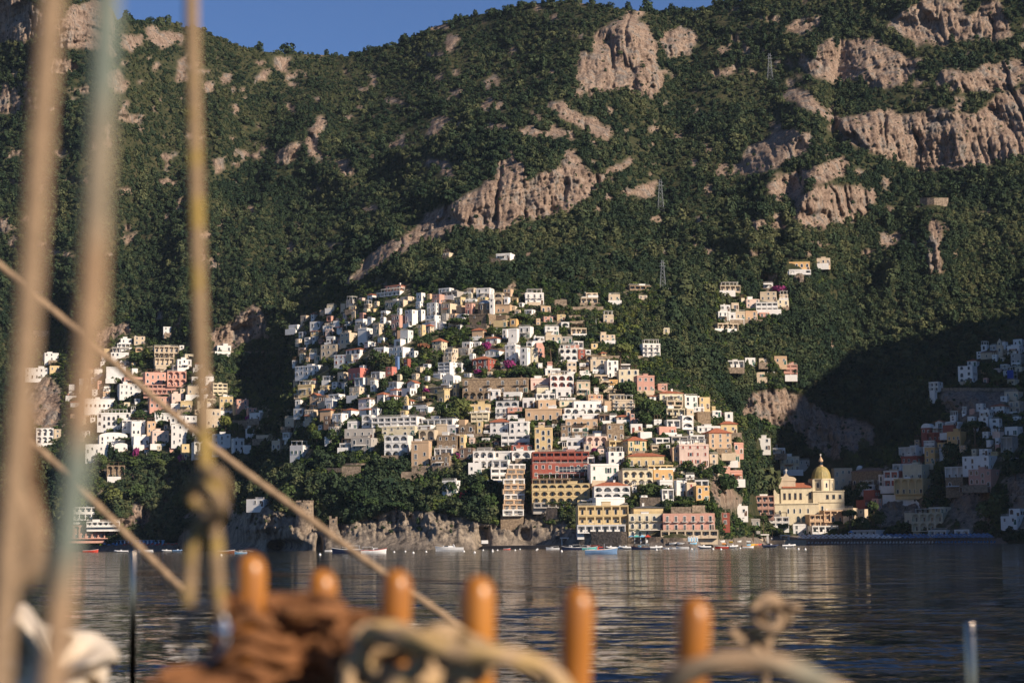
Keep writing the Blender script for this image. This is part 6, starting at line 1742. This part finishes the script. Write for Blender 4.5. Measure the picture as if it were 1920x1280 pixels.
# ------------------------------------------------------------------ the boat's rigging close to the camera
def rope_mat(name, base, fleck=None, amount=.35, fscale=9.0):
    m = bpy.data.materials.new(name); m.use_nodes = True; nt = m.node_tree; N = nt.nodes; L = nt.links; b = N['Principled BSDF']; b.inputs['Roughness'].default_value = .9; b.inputs['Specular IOR Level'].default_value = .1
    tc = N.new('ShaderNodeTexCoord'); nz = N.new('ShaderNodeTexNoise'); nz.inputs['Scale'].default_value = 240; nz.inputs['Detail'].default_value = 3; L.new(tc.outputs['Object'], nz.inputs['Vector'])
    r = N.new('ShaderNodeValToRGB'); e = r.color_ramp.elements; e[0].position = .3; e[0].color = (*(c * .5 for c in base), 1); e[1].position = .7; e[1].color = (*base, 1); L.new(nz.outputs['Fac'], r.inputs['Fac']); out = r.outputs['Color']
    if fleck:
        n2 = N.new('ShaderNodeTexNoise'); n2.inputs['Scale'].default_value = fscale; n2.inputs['Detail'].default_value = 1; L.new(tc.outputs['Object'], n2.inputs['Vector'])
        r2 = N.new('ShaderNodeValToRGB'); r2.color_ramp.elements[0].position = .52; r2.color_ramp.elements[1].position = .6; L.new(n2.outputs['Fac'], r2.inputs['Fac'])
        mu = N.new('ShaderNodeMath'); mu.operation = 'MULTIPLY'; mu.inputs[1].default_value = amount; L.new(r2.outputs['Color'], mu.inputs[0])
        x = N.new('ShaderNodeMix'); x.data_type = 'RGBA'; L.new(mu.outputs[0], x.inputs[0]); L.new(out, x.inputs[6]); x.inputs[7].default_value = (*fleck, 1); out = x.outputs[2]
    L.new(out, b.inputs['Base Color'])
    return m
M_ROPE = rope_mat('tan rope', (.39, .27, .17)); M_ROPET = rope_mat('tan rope with teal fleck', (.44, .29, .175), (.13, .19, .17), .8, 5); M_ROPEY = rope_mat('tan rope with yellow fleck', (.37, .255, .15), (.36, .25, .05), .6, 26)
M_ROPEB = rope_mat('brown hemp', (.27, .12, .052)); M_ROPEC = rope_mat('cream rope', (.5, .345, .2), (.48, .32, .09), .35, 30); M_ROPED = rope_mat('dark brown rope', (.14, .08, .045))
M_VARN = node_mat('varnished wood', (.42, .165, .022), .34, var=.6, scale=4, dark=(.18, .055, .007), spec=.5, stretch=(9, 9, 1))
M_CHROME = node_mat('polished steel', (.3, .25, .2), .2, 1.0)
M_SAIL = node_mat('sail canvas', (.62, .53, .42), .9, var=.35, scale=7, dark=(.3, .22, .15), bump=.2, bscale=60, bdist=.004)
def crv(pts, n=8):
    """Catmull-Rom through (px, py, Y) picks taken off the photograph, in metres."""
    P = [V(*p) for p in pts]; P = [P[0] * 2 - P[1]] + P + [P[-1] * 2 - P[-2]]; out = []
    for i in range(1, len(P) - 2):
        for k in range(n):
            t = k / n; out.append(.5 * ((2 * P[i]) + (P[i + 1] - P[i - 1]) * t + (2 * P[i - 1] - 5 * P[i] + 4 * P[i + 1] - P[i + 2]) * t * t + (3 * P[i] - P[i - 1] - 3 * P[i + 1] + P[i + 2]) * t ** 3))
    return out + [P[-2]]
def rope(name, pts, dpx, mat, lb, cat='rope', n=8, lob=.12, group=None, parent=None):
    Y = sum(p[2] for p in pts) / len(pts); r = dpx / 2 * Y / F; P = crv(pts, n); org = P[0].copy(); b = MB(); b.tube([p - org for p in P], r, 12, 0, 3, 1.0 / (r * 2.6), lob); o = b.obj(name, [mat], parent, True, loc=org)
    if lb: tag(o, lb, cat, group)
    return o
# shrouds and halyards
rope('shroud', [(103, -80, 1.25), (72, 300, 1.25), (48, 640, 1.25), (18, 1000, 1.25), (-8, 1330, 1.25)], 46, M_ROPE, 'thick tan rope rising at the edge of the picture, leftmost of three', n=14, lob=.05)
rope('shroud', [(204, -80, 1.15), (185, 300, 1.15), (165, 640, 1.15), (128, 1000, 1.15), (92, 1330, 1.15)], 50, M_ROPET, 'thick tan rope with teal flecks, middle of three uprights', n=14, lob=.05)
hal = rope('halyard', [(357, -80, 2.0), (366, 300, 2.0), (374, 600, 2.0), (381, 800, 2.0), (386, 905, 2.0)], 27, M_ROPEY, 'yellow flecked rope ending in a knotted eye and steel ring', n=10, lob=.06)
hp = Vector(hal.location)
def sub(name, pts, dpx, mat, parent, org, n=8):
    Y = sum(p[2] for p in pts) / len(pts); r = dpx / 2 * Y / F; P = crv(pts, n); b = MB(); b.tube([p - org for p in P], r, 12, 0, 3, 1.0 / (r * 2.6), .1); return b.obj(name, [mat], parent, True)
sub('knot', [(372, 900, 1.97), (400, 885, 1.95), (420, 915, 1.97), (408, 960, 2.0), (372, 950, 2.03), (358, 920, 2.03), (385, 905, 1.96), (412, 945, 1.95), (398, 975, 1.98), (378, 960, 2.0)], 24, M_ROPEY, hal, hp)
sub('loop_strand', [(388, 960, 2.0), (366, 1010, 2.0), (356, 1080, 2.0), (352, 1135, 2.0)], 25, M_ROPEY, hal, hp)
sub('loop_strand', [(398, 960, 1.99), (404, 1010, 1.99), (407, 1080, 1.99), (410, 1150, 2.0)], 25, M_ROPEY, hal, hp)
b = MB(); n = 36; c0 = V(384, 1190, 2.0); rr = .021
b.tube([c0 - hp + Vector((rr * math.cos(t), 0.004 * math.sin(2 * t), rr * 1.35 * math.sin(t))) for t in np.linspace(0, 2 * math.pi, n)], .0044, 10); b.obj('shackle', [node_mat('dark steel', (.13, .13, .14), .3, 1.0)], hal, True)
b = MB(); q = V(419, 1181, 1.985) - hp; b.lathe([(.001, -.007), (.006, -.0055), (.0078, 0), (.006, .0055), (.001, .007)], 14, 0, q); b.obj('shackle_pin', [node_mat('mirror steel', (.95, .95, .95), .06, 1.0)], hal, True)
rope('stay', [(-60, 447, 4.6), (175, 647, 4.6), (390, 831, 4.6), (560, 958, 4.6), (712, 1069, 4.6), (862, 1174, 4.6), (1010, 1276, 4.6)], 13.5, M_ROPE, 'long taut tan rope slanting down across the picture', n=20, lob=.12)
rope('stay', [(30, 800, 4.2), (140, 905, 4.2), (240, 1005, 4.2), (342, 1106, 4.2)], 13, M_ROPE, 'short tan rope slanting down to the steel stanchion', n=20, lob=.12)
rope('lashing', [(62, 760, 1.7), (58, 840, 1.7), (66, 920, 1.7), (78, 1000, 1.7)], 20, M_ROPED, 'dark brown rope end hanging behind the thick tan shroud', n=8)
rope('lashing', [(20, 900, 1.3), (52, 950, 1.3), (66, 1010, 1.3), (58, 1070, 1.3), (25, 1085, 1.3), (2, 1050, 1.3), (10, 1000, 1.3), (40, 990, 1.3)], 34, M_ROPE, 'tan knot tied on the leftmost thick rope', n=8)
# lifeline stanchions and wire
def stanchion(px, py, w, Y, lb):
    r = w / 2 * Y / F; p = V(px, py, Y); o = bpy.data.objects.new('stanchion', None); COL.objects.link(o); o.location = p - Vector((0, 0, .62)); b = MB(); b.lathe([(r, 0), (r, .62 - r * .5), (r * .85, .62 - r * .15), (r * .5, .62), (.0005, .621)], 20); b.obj('post', [M_CHROME], o, True)
    b = MB(); b.lathe([(r * 2.2, -.01), (r * 2.2, .01), (r * 1.3, .02), (r * 1.2, .06)], 16); b.obj('socket', [M_CHROME], o, True); tag(o, lb, 'stanchion', 'steel stanchions of the boat')
stanchion(250.5, 1031, 12, 6.6, 'thin polished steel stanchion below the short slanting rope')
stanchion(1818, 1163, 21, 4.3, 'polished steel stanchion standing alone against the dark water')
b = MB(); Pw = crv([(250, 1075, 6.6), (700, 1082, 6.2), (1200, 1120, 5.4), (1818, 1185, 4.3), (2200, 1240, 3.8)], 14); b.tube([p - Pw[0] for p in Pw], .0022, 6); tag(b.obj('lifeline', [M_ROPED], loc=Pw[0]), 'thin dark lifeline wire stretched between the stanchions', 'wire')
# belaying pins in their rail
PINS = [(470, 1037, 470, 64), (603, 1066, 604, 62), (744, 1066, 736, 64), (895, 1078, 897, 72), (1083, 1099, 1079, 68), (1302, 1119, 1297, 70)]
PY = [2.3, 2.35, 2.3, 2.15, 2.2, 2.15]; railp = []
desc = ['first varnished belaying pin beside the knotted rope', 'shortest varnished belaying pin rising from the brown coil', 'varnished belaying pin crossed by the long slanting rope', 'thick varnished belaying pin above the cream coil', 'tallest bare varnished belaying pin standing free', 'varnished belaying pin beside the rope knot, last of the row']
for (px, py, pb, w), Y, lb in zip(PINS, PY, desc):
    top = V(px, py, Y); bot = V(pb, 1325, Y); r = w / 2 * Y / F * .93; L = (top - bot).length; o = bpy.data.objects.new('belaying_pin', None); COL.objects.link(o); o.location = bot; d = (top - bot).normalized(); o.rotation_mode = 'QUATERNION'; o.rotation_quaternion = d.to_track_quat('Z', 'Y')
    b = MB(); prof = [(r * .7, -.14), (r * .72, -.02), (r * .9, 0), (r * .86, L * .15), (r * .95, L * .55), (r, L - r * 1.3), (r * .93, L - r * .75), (r * .74, L - r * .36), (r * .42, L - r * .09), (r * .05, L)]; b.lathe(prof, 24); b.obj('handle', [M_VARN], o, True)
    b = MB(); b.lathe([(r * .95, .0005), (r * 1.12, .004), (r * 1.12, .012), (r * .95, .016)], 24); b.obj('collar', [M_VARN], o, True); tag(o, lb, 'belaying pin', 'varnished belaying pins in the rail'); railp.append(bot - d * .005)
b = MB(); a, z_ = railp[0], railp[-1]; dx = Vector((z_.x - a.x, z_.y - a.y, 0)).normalized(); ny = Vector((-dx.y, dx.x, 0)); A = a - dx * .25; Z = z_ + dx * .35
sl = (z_.z - a.z) / ((z_ - a).length); v = []
for p, u in ((A, -.25), (Z, .35)):
    zc = a.z + ((p - a).dot(dx)) * sl
    for s1, s2 in ((-.05, -.045), (.05, -.045), (.05, -.003), (-.05, -.003)): v.append(Vector((p.x, p.y, zc)) + ny * s1 + Vector((0, 0, s2)))
b.add(v, [(0, 1, 5, 4), (1, 2, 6, 5), (2, 3, 7, 6), (3, 0, 4, 7), (0, 3, 2, 1), (4, 5, 6, 7)]); tag(b.obj('pin_rail', [M_VARN]), 'varnished wooden rail holding the belaying pins', 'rail')
# the brown coil hung over the first pins
def coil(name, loops, dpx, mat, lb, seed=1):
    rg = random.Random(seed); pts = []
    for (cx, cy, ax, ay, tilt, Y) in loops:
        for k in range(10):
            t = 2 * math.pi * k / 10 + math.pi * .75; x = ax * math.cos(t); y = ay * math.sin(t); c, s = math.cos(tilt), math.sin(tilt)
            pts.append((cx + x * c - y * s + rg.uniform(-4, 4), cy + x * s + y * c + rg.uniform(-4, 4), Y - .034 * math.sin(t + .3) + rg.uniform(-.004, .004)))
    return rope(name, pts, dpx, mat, lb, n=5, lob=.22)
L1 = [(474, 1146 + 33 * k, 66 + 5 * k, 15, .3, 2.27 - .004 * k) for k in range(5)]; L2 = [(606, 1160 + 33 * k, 76 + 4 * k, 17, .38, 2.3 - .006 * k) for k in range(5)]
coil('rope_coil', L1 + [(400, 1282, 96, 22, .1, 2.22), (380, 1300, 100, 24, .1, 2.2)], 25, M_ROPEB, 'brown hemp rope wound in turns around the first belaying pin', 3)
coil('rope_coil', [(545, 1136, 98, 12, .03, 2.27)] + L2 + [(640, 1300, 110, 24, .3, 2.24)], 25, M_ROPEB, 'brown hemp rope wound in turns around the shortest belaying pin', 5)
coil('rope_coil', [(680, 1172, 62, 14, .12, 2.27), (690, 1205, 66, 20, .3, 2.25), (680, 1240, 74, 26, .45, 2.24), (690, 1275, 80, 30, .5, 2.22)], 25, M_ROPEB, 'brown hemp rope turned behind the belaying pin under the long slanting rope', 6)
coil('rope_coil', [(760, 1225, 92, 40, .3, 2.14), (775, 1260, 100, 56, .45, 2.12), (735, 1285, 80, 70, .5, 2.1), (850, 1225, 70, 34, .2, 2.08)], 32, M_ROPEC, 'cream rope with yellow flecks coiled below the third belaying pin', 8)
rope('rope_turn', [(690, 1190, 2.12), (760, 1196, 2.06), (850, 1222, 2.03), (950, 1232, 2.02), (1020, 1255, 2.03), (1062, 1300, 2.05)], 40, M_ROPEC, 'cream rope end drooping under the thick belaying pin', n=8)
rope('rope_turn', [(1240, 1300, 2.0), (1290, 1258, 1.98), (1380, 1238, 1.97), (1460, 1248, 1.97), (1530, 1275, 1.98), (1590, 1310, 2.0)], 42, M_ROPET, 'tan rope with teal flecks arching below the rope knot', n=8)
# the stopper knot standing up on its own rope
rope('stopper_knot', [(1436, 1320, 2.9), (1434, 1260, 2.9), (1438, 1215, 2.9), (1448, 1180, 2.9), (1476, 1165, 2.88), (1470, 1140, 2.87), (1445, 1128, 2.85), (1430, 1148, 2.86), (1438, 1172, 2.9), (1462, 1176, 2.92), (1470, 1150, 2.93), (1452, 1120, 2.92), (1430, 1126, 2.9), (1412, 1146, 2.88), (1420, 1170, 2.86), (1450, 1178, 2.85), (1464, 1158, 2.86), (1452, 1138, 2.87), (1472, 1134, 2.86), (1498, 1142, 2.85)], 17, M_ROPE, 'tan stopper knot standing up on its own rope end', 'knot', n=7)
rope('rope_bight', [(1436, 1240, 2.9), (1410, 1210, 2.88), (1376, 1192, 2.86), (1372, 1186, 2.87), (1396, 1182, 2.9), (1424, 1204, 2.92), (1438, 1236, 2.92)], 15, M_ROPE, 'folded bight of tan rope beside the stopper knot', n=7)
# canvas bundle
def canvas():
    prof = [(36, 1135), (60, 1150), (84, 1178), (110, 1168), (150, 1176), (195, 1200), (226, 1222), (220, 1240), (200, 1262), (204, 1300), (180, 1330), (120, 1345), (60, 1350), (20, 1340), (0, 1260), (10, 1170)]
    nU, nV = 64, 26; c = np.array([(x, y) for x, y in prof], float); t = np.linspace(0, len(prof), nU, endpoint=False); i = t.astype(int); f = (t - i)[:, None]; c1 = c[i] * (1 - f) + c[(i + 1) % len(prof)] * f; k = 3
    for _ in range(2): c1 = (np.roll(c1, 1, 0) + 2 * c1 + np.roll(c1, -1, 0)) / 4
    ctr = np.array([100, 1262.]); P = np.zeros((nV, nU, 3))
    for v in range(nV):
        u = v / (nV - 1); a = u * math.pi; sc_ = math.sin(max(.02, a * .985)) ** .55; off = (26 * (vnoise(np.linspace(0, 13, nU), np.full(nU, u * 3.2), 4) - .5) + 10 * (vnoise(np.linspace(0, 30, nU), np.full(nU, u * 6), 9) - .5)) * sc_
        q = ctr + (c1 - ctr) * (sc_) + np.stack([off * 0, off], -1); P[v] = at(q[:, 0], q[:, 1], 3.15 - .3 * math.cos(a) * -1 - .02 * off)
    org = P.reshape(-1, 3).mean(0); b = MB(); V_ = [tuple(p - org) for p in P.reshape(-1, 3)]; Fc = [(v * nU + u, v * nU + (u + 1) % nU, (v + 1) * nU + (u + 1) % nU, (v + 1) * nU + u) for v in range(nV - 1) for u in range(nU)]
    Fc += [tuple(range(nU))[::-1], tuple((nV - 1) * nU + u for u in range(nU))]; b.add(V_, Fc); return tag(b.obj('sail_bundle', [M_SAIL], smooth=True, loc=Vector(org)), 'folded bundle of cream sail canvas behind the thick ropes', 'sail')
canvas()
# ------------------------------------------------------------------ water
rowsY = [16.0]
while rowsY[-1] < 420: rowsY.append(rowsY[-1] + max(.05, min(1.6, rowsY[-1] ** 2 / (F * 2) * .75)))
while rowsY[-1] < 2400: rowsY.append(rowsY[-1] * 1.08)
rowsY = np.array(rowsY); nc = 560; u = np.linspace(-.36, .52, nc); WX = rowsY[:, None] * u[None]; WY = np.repeat(rowsY[:, None], nc, 1)
sp = np.gradient(rowsY)[:, None]; Z = np.zeros_like(WX); rg = np.random.default_rng(4)
for k in range(60):
    lam = 0.22 * (2.3 / .22) ** rg.uniform() ; th = R(90) + rg.normal(0, .55); kx, ky = math.cos(th) * 2 * math.pi / lam, math.sin(th) * 2 * math.pi / lam
    amp = .0015 * lam ** .95; att = np.clip(lam / (3.0 * sp) - .6, 0, 1) * np.clip(lam / (3.0 * WY * (.88 / nc)) - .5, 0, 1)
    Z += amp * att * np.sin(kx * WX + ky * WY + rg.uniform(0, 6.28) + .8 * np.sin(WX * .03 + k))
Z *= np.clip((700 - WY) / 500, 0, 1)
m = bpy.data.materials.new('sea water'); m.use_nodes = True; nt = m.node_tree; N = nt.nodes; L = nt.links; b = N['Principled BSDF']
b.inputs['Base Color'].default_value = (.003, .006, .011, 1); b.inputs['Roughness'].default_value = .06; b.inputs['IOR'].default_value = 1.33; b.inputs['Specular IOR Level'].default_value = .15
tc = N.new('ShaderNodeTexCoord'); hs = None
# ripples too small for the mesh: each layer of noise is a slope of its own
for sc_, st, wx_, wy_ in ((3.0, (.5, 1, 1), .25, .6), (.9, (.42, 1, 1), .22, .6), (.28, (.35, 1, 1), .14, .5), (8, (.6, 1, 1), .22, .3)):
    mp = N.new('ShaderNodeMapping'); mp.inputs['Scale'].default_value = st; L.new(tc.outputs['Object'], mp.inputs['Vector']); nz = N.new('ShaderNodeTexNoise'); nz.inputs['Scale'].default_value = sc_; nz.inputs['Detail'].default_value = 3; L.new(mp.outputs[0], nz.inputs['Vector'])
    su = N.new('ShaderNodeVectorMath'); su.operation = 'SUBTRACT'; su.inputs[1].default_value = (.5, .5, .5); L.new(nz.outputs['Color'], su.inputs[0]); mu = N.new('ShaderNodeVectorMath'); mu.operation = 'MULTIPLY'; mu.inputs[1].default_value = (wx_, wy_, 0); L.new(su.outputs[0], mu.inputs[0])
    if hs is None: hs = mu.outputs[0]
    else: ad = N.new('ShaderNodeVectorMath'); L.new(hs, ad.inputs[0]); L.new(mu.outputs[0], ad.inputs[1]); hs = ad.outputs[0]
ge = N.new('ShaderNodeNewGeometry'); ad = N.new('ShaderNodeVectorMath'); L.new(hs, ad.inputs[0]); L.new(ge.outputs['Normal'], ad.inputs[1]); nn = N.new('ShaderNodeVectorMath'); nn.operation = 'NORMALIZE'; L.new(ad.outputs[0], nn.inputs[0]); L.new(nn.outputs[0], b.inputs['Normal'])
me = grid_mesh('sea', np.stack([WX, WY, Z], -1), [m]); tag(link('sea', me), 'dark rippled sea of the bay', kind='structure')
# ------------------------------------------------------------------ air
b = MB(); b.box(-1500, 1900, -60, 3200, -6, 1100); m = bpy.data.materials.new('sea haze'); m.use_nodes = True; nt = m.node_tree; nt.nodes.remove(nt.nodes['Principled BSDF']); pv = nt.nodes.new('ShaderNodeVolumePrincipled'); pv.inputs['Color'].default_value = (.62, .76, 1, 1); pv.inputs['Density'].default_value = .000018; pv.inputs['Anisotropy'].default_value = .0
nt.links.new(pv.outputs[0], nt.nodes['Material Output'].inputs['Volume']); hz = b.obj('haze', [m]); tag(hz, kind='stuff')
# ------------------------------------------------------------------ light
EL, AZ = 28.0, 128.0   # the sun stands to the right and behind the boat
w = bpy.data.worlds.new('World'); sc.world = w; w.use_nodes = True; nt = w.node_tree; bg = nt.nodes['Background']; sky = nt.nodes.new('ShaderNodeTexSky'); sky.sky_type = 'NISHITA'; sky.sun_disc = False; sky.sun_elevation = R(EL); sky.sun_rotation = R(AZ); sky.altitude = 2500; sky.air_density = 1.0; sky.dust_density = .1; sky.ozone_density = 5.0
mx = nt.nodes.new('ShaderNodeMix'); mx.data_type = 'RGBA'; mx.blend_type = 'MULTIPLY'; mx.inputs[0].default_value = 1; mx.inputs[7].default_value = (.86, .93, 1.08, 1); nt.links.new(sky.outputs[0], mx.inputs[6]); nt.links.new(mx.outputs[2], bg.inputs[0]); bg.inputs[1].default_value = .062
ld = bpy.data.lights.new('sun', 'SUN'); ld.energy = 5.0; ld.angle = R(.55); ld.color = (1, .85, .68); lo = bpy.data.objects.new('sun', ld); COL.objects.link(lo)
sd_ = Vector((math.sin(R(AZ)) * math.cos(R(EL)), math.cos(R(AZ)) * math.cos(R(EL)), math.sin(R(EL)))); lo.rotation_euler = sd_.to_track_quat('Z', 'Y').to_euler()
sc.view_settings.view_transform = 'Standard'; sc.view_settings.look = 'None'; sc.view_settings.exposure = 0.52; sc.view_settings.gamma = 1
sc.render.engine = 'CYCLES'; sc.cycles.max_bounces = 5; sc.cycles.diffuse_bounces = 3; sc.cycles.glossy_bounces = 3; sc.cycles.caustics_reflective = False; sc.cycles.caustics_refractive = False; sc.cycles.sample_clamp_indirect = 6
sc.cycles.use_denoising = True
# ------------------------------------------------------------------ labels: what a thing looks like, then what it stands by
LMK = [r for r in HREC if 'name' in r]
NUM = {1: 'one-storey', 2: 'two-storey', 3: 'three-storey', 4: 'four-storey'}
def where(r, l, rank=0):
    dx, dy = r['x'] - l['x'], r['y'] - l['y']
    ox = min(r['x1'], l['x1']) - max(r['x0'], l['x0']); oy = min(r.get('y1', r['y']), l['y1']) - max(r.get('y0', r['y']), l['y0'])
    dist = math.hypot(dx, dy); far = 'far ' if dist > 130 else 'well ' if dist > 70 else 'just ' if dist < 32 else ''
    if abs(dx) < .45 * abs(dy): w_ = 'above' if dy < 0 else 'below'
    elif abs(dy) < .3 * abs(dx): w_ = 'left of' if dx < 0 else 'right of'
    else: w_ = ('above' if dy < 0 else 'below') + (' and left of' if dx < 0 else ' and right of')
    return far + w_ + ' ' + l['name']
def cands(r, desc):
    ls = sorted(LMK, key=lambda l: math.hypot(r['x'] - l['x'], 1.3 * (r['y'] - l['y'])))[:7]; ls = [l for l in ls if l is not r]
    for l in ls[:3]:
        for d in desc: yield d + ' ' + where(r, l)
    for l in ls[:6]:
        for d in desc: yield d + ' ' + where(r, l)
    nb = sorted((h for h in HREC if h is not r and 'c' in h), key=lambda h: math.hypot(r['x'] - h['x'], r['y'] - h['y']))[:3]
    for l in ls[:5]:
        for h in nb:
            for d in desc: yield d + ' beside a %s house, ' % WALLC[h['c']][0] + where(r, l)
USED = set(o['label'] for o in COL.objects if o.get('label'))
def give(r, desc):
    best = None
    for c in cands(r, desc):
        if len(c.split()) <= 16 and c not in USED:
            USED.add(c); r['o']['label'] = c; return True
    return False
HREC_ = [r for r in HREC if 'c' in r and 'name' not in r]; fails = 0
for r in HREC_:
    col = WALLC[r['c']][0]; st = r['st']; low = r['W'] > 2.6 * r['H']; sz = 'tiny ' if r['W'] * r['H'] < 22 else 'small ' if r['W'] * r['H'] < 45 else 'long low ' if low else 'tall narrow ' if r['H'] > 1.6 * r['W'] else 'big ' if r['W'] * r['H'] > 170 else ''
    noun = 'house' if r['c'] != 'S' else 'building'; rf = {'t': 'with tiled roof', 'g': 'with tiled gable', 'd': 'with pitched roof', 'v': 'with vaulted roof', 'f': ''}[r['rk']]
    ft = 'with open arches' if 'l' in st else 'with pillared gallery' if 'c' in st else 'with balconies' if 'b' in st else 'with arched windows' if 'a' in st else 'with green shutters' if 's' in st else 'with red shutters' if 'r' in st else 'with blank front' if 'n' in st else ''
    ds = []
    base_ = (sz + col + ' ' + noun).strip(); stn = (sz + col + ' ' + NUM[r['n']] + ' ' + noun).strip()
    for a in ((stn + ' ' + rf).strip(), (base_ + ' ' + ft).strip(), (base_ + ' ' + rf).strip(), stn, (stn + ' ' + ft).strip()):
        if len(a.split()) >= 3 and a not in ds: ds.append(a)
    if not give(r, ds): fails += 1; r['o']['label'] = base_ + ' among the houses of the town'
for r in TREC:
    k = KN[r['kind']]; sz = 'small ' if r['H'] < 4.5 else 'big ' if r['H'] > 9 else ''
    if not give(r, [k, sz + k, k.replace('tree', 'bushy tree')] if sz else [k, 'broad ' + k if r['r'] * 2 > r['H'] else 'upright ' + k]): fails += 1; r['o']['label'] = sz + k + ' among the houses'
    r['o']['group'] = {'cypress': 'cypresses on the slopes', 'pine': 'umbrella pines', 'boug': 'bougainvilleas in the gardens'}.get(r['kind'], 'trees among the houses')
for r in HREC_: r['o']['group'] = 'houses on the hillside'
for r in LMK:
    if 'c' in r: r['o']['group'] = 'houses on the hillside'
print('label fails', fails, 'objects', len(bpy.data.objects))

from collections import Counter
print(Counter(re.sub(r'[.]\d+$','',o.name) for o in COL.objects if o.parent is None).most_common(14))

import os
if os.environ.get('DBG'):
    dg = bpy.context.evaluated_depsgraph_get()
    for q in eval(os.environ['DBG']):
        d = Vector(rays(*map(float, q))).normalized(); ok, l, n_, i_, ob, _m = sc.ray_cast(dg, Vector(CAM), d); print('RAY', q, ob.name if ok else None, (ob.parent.name if ok and ob.parent else ''), l)
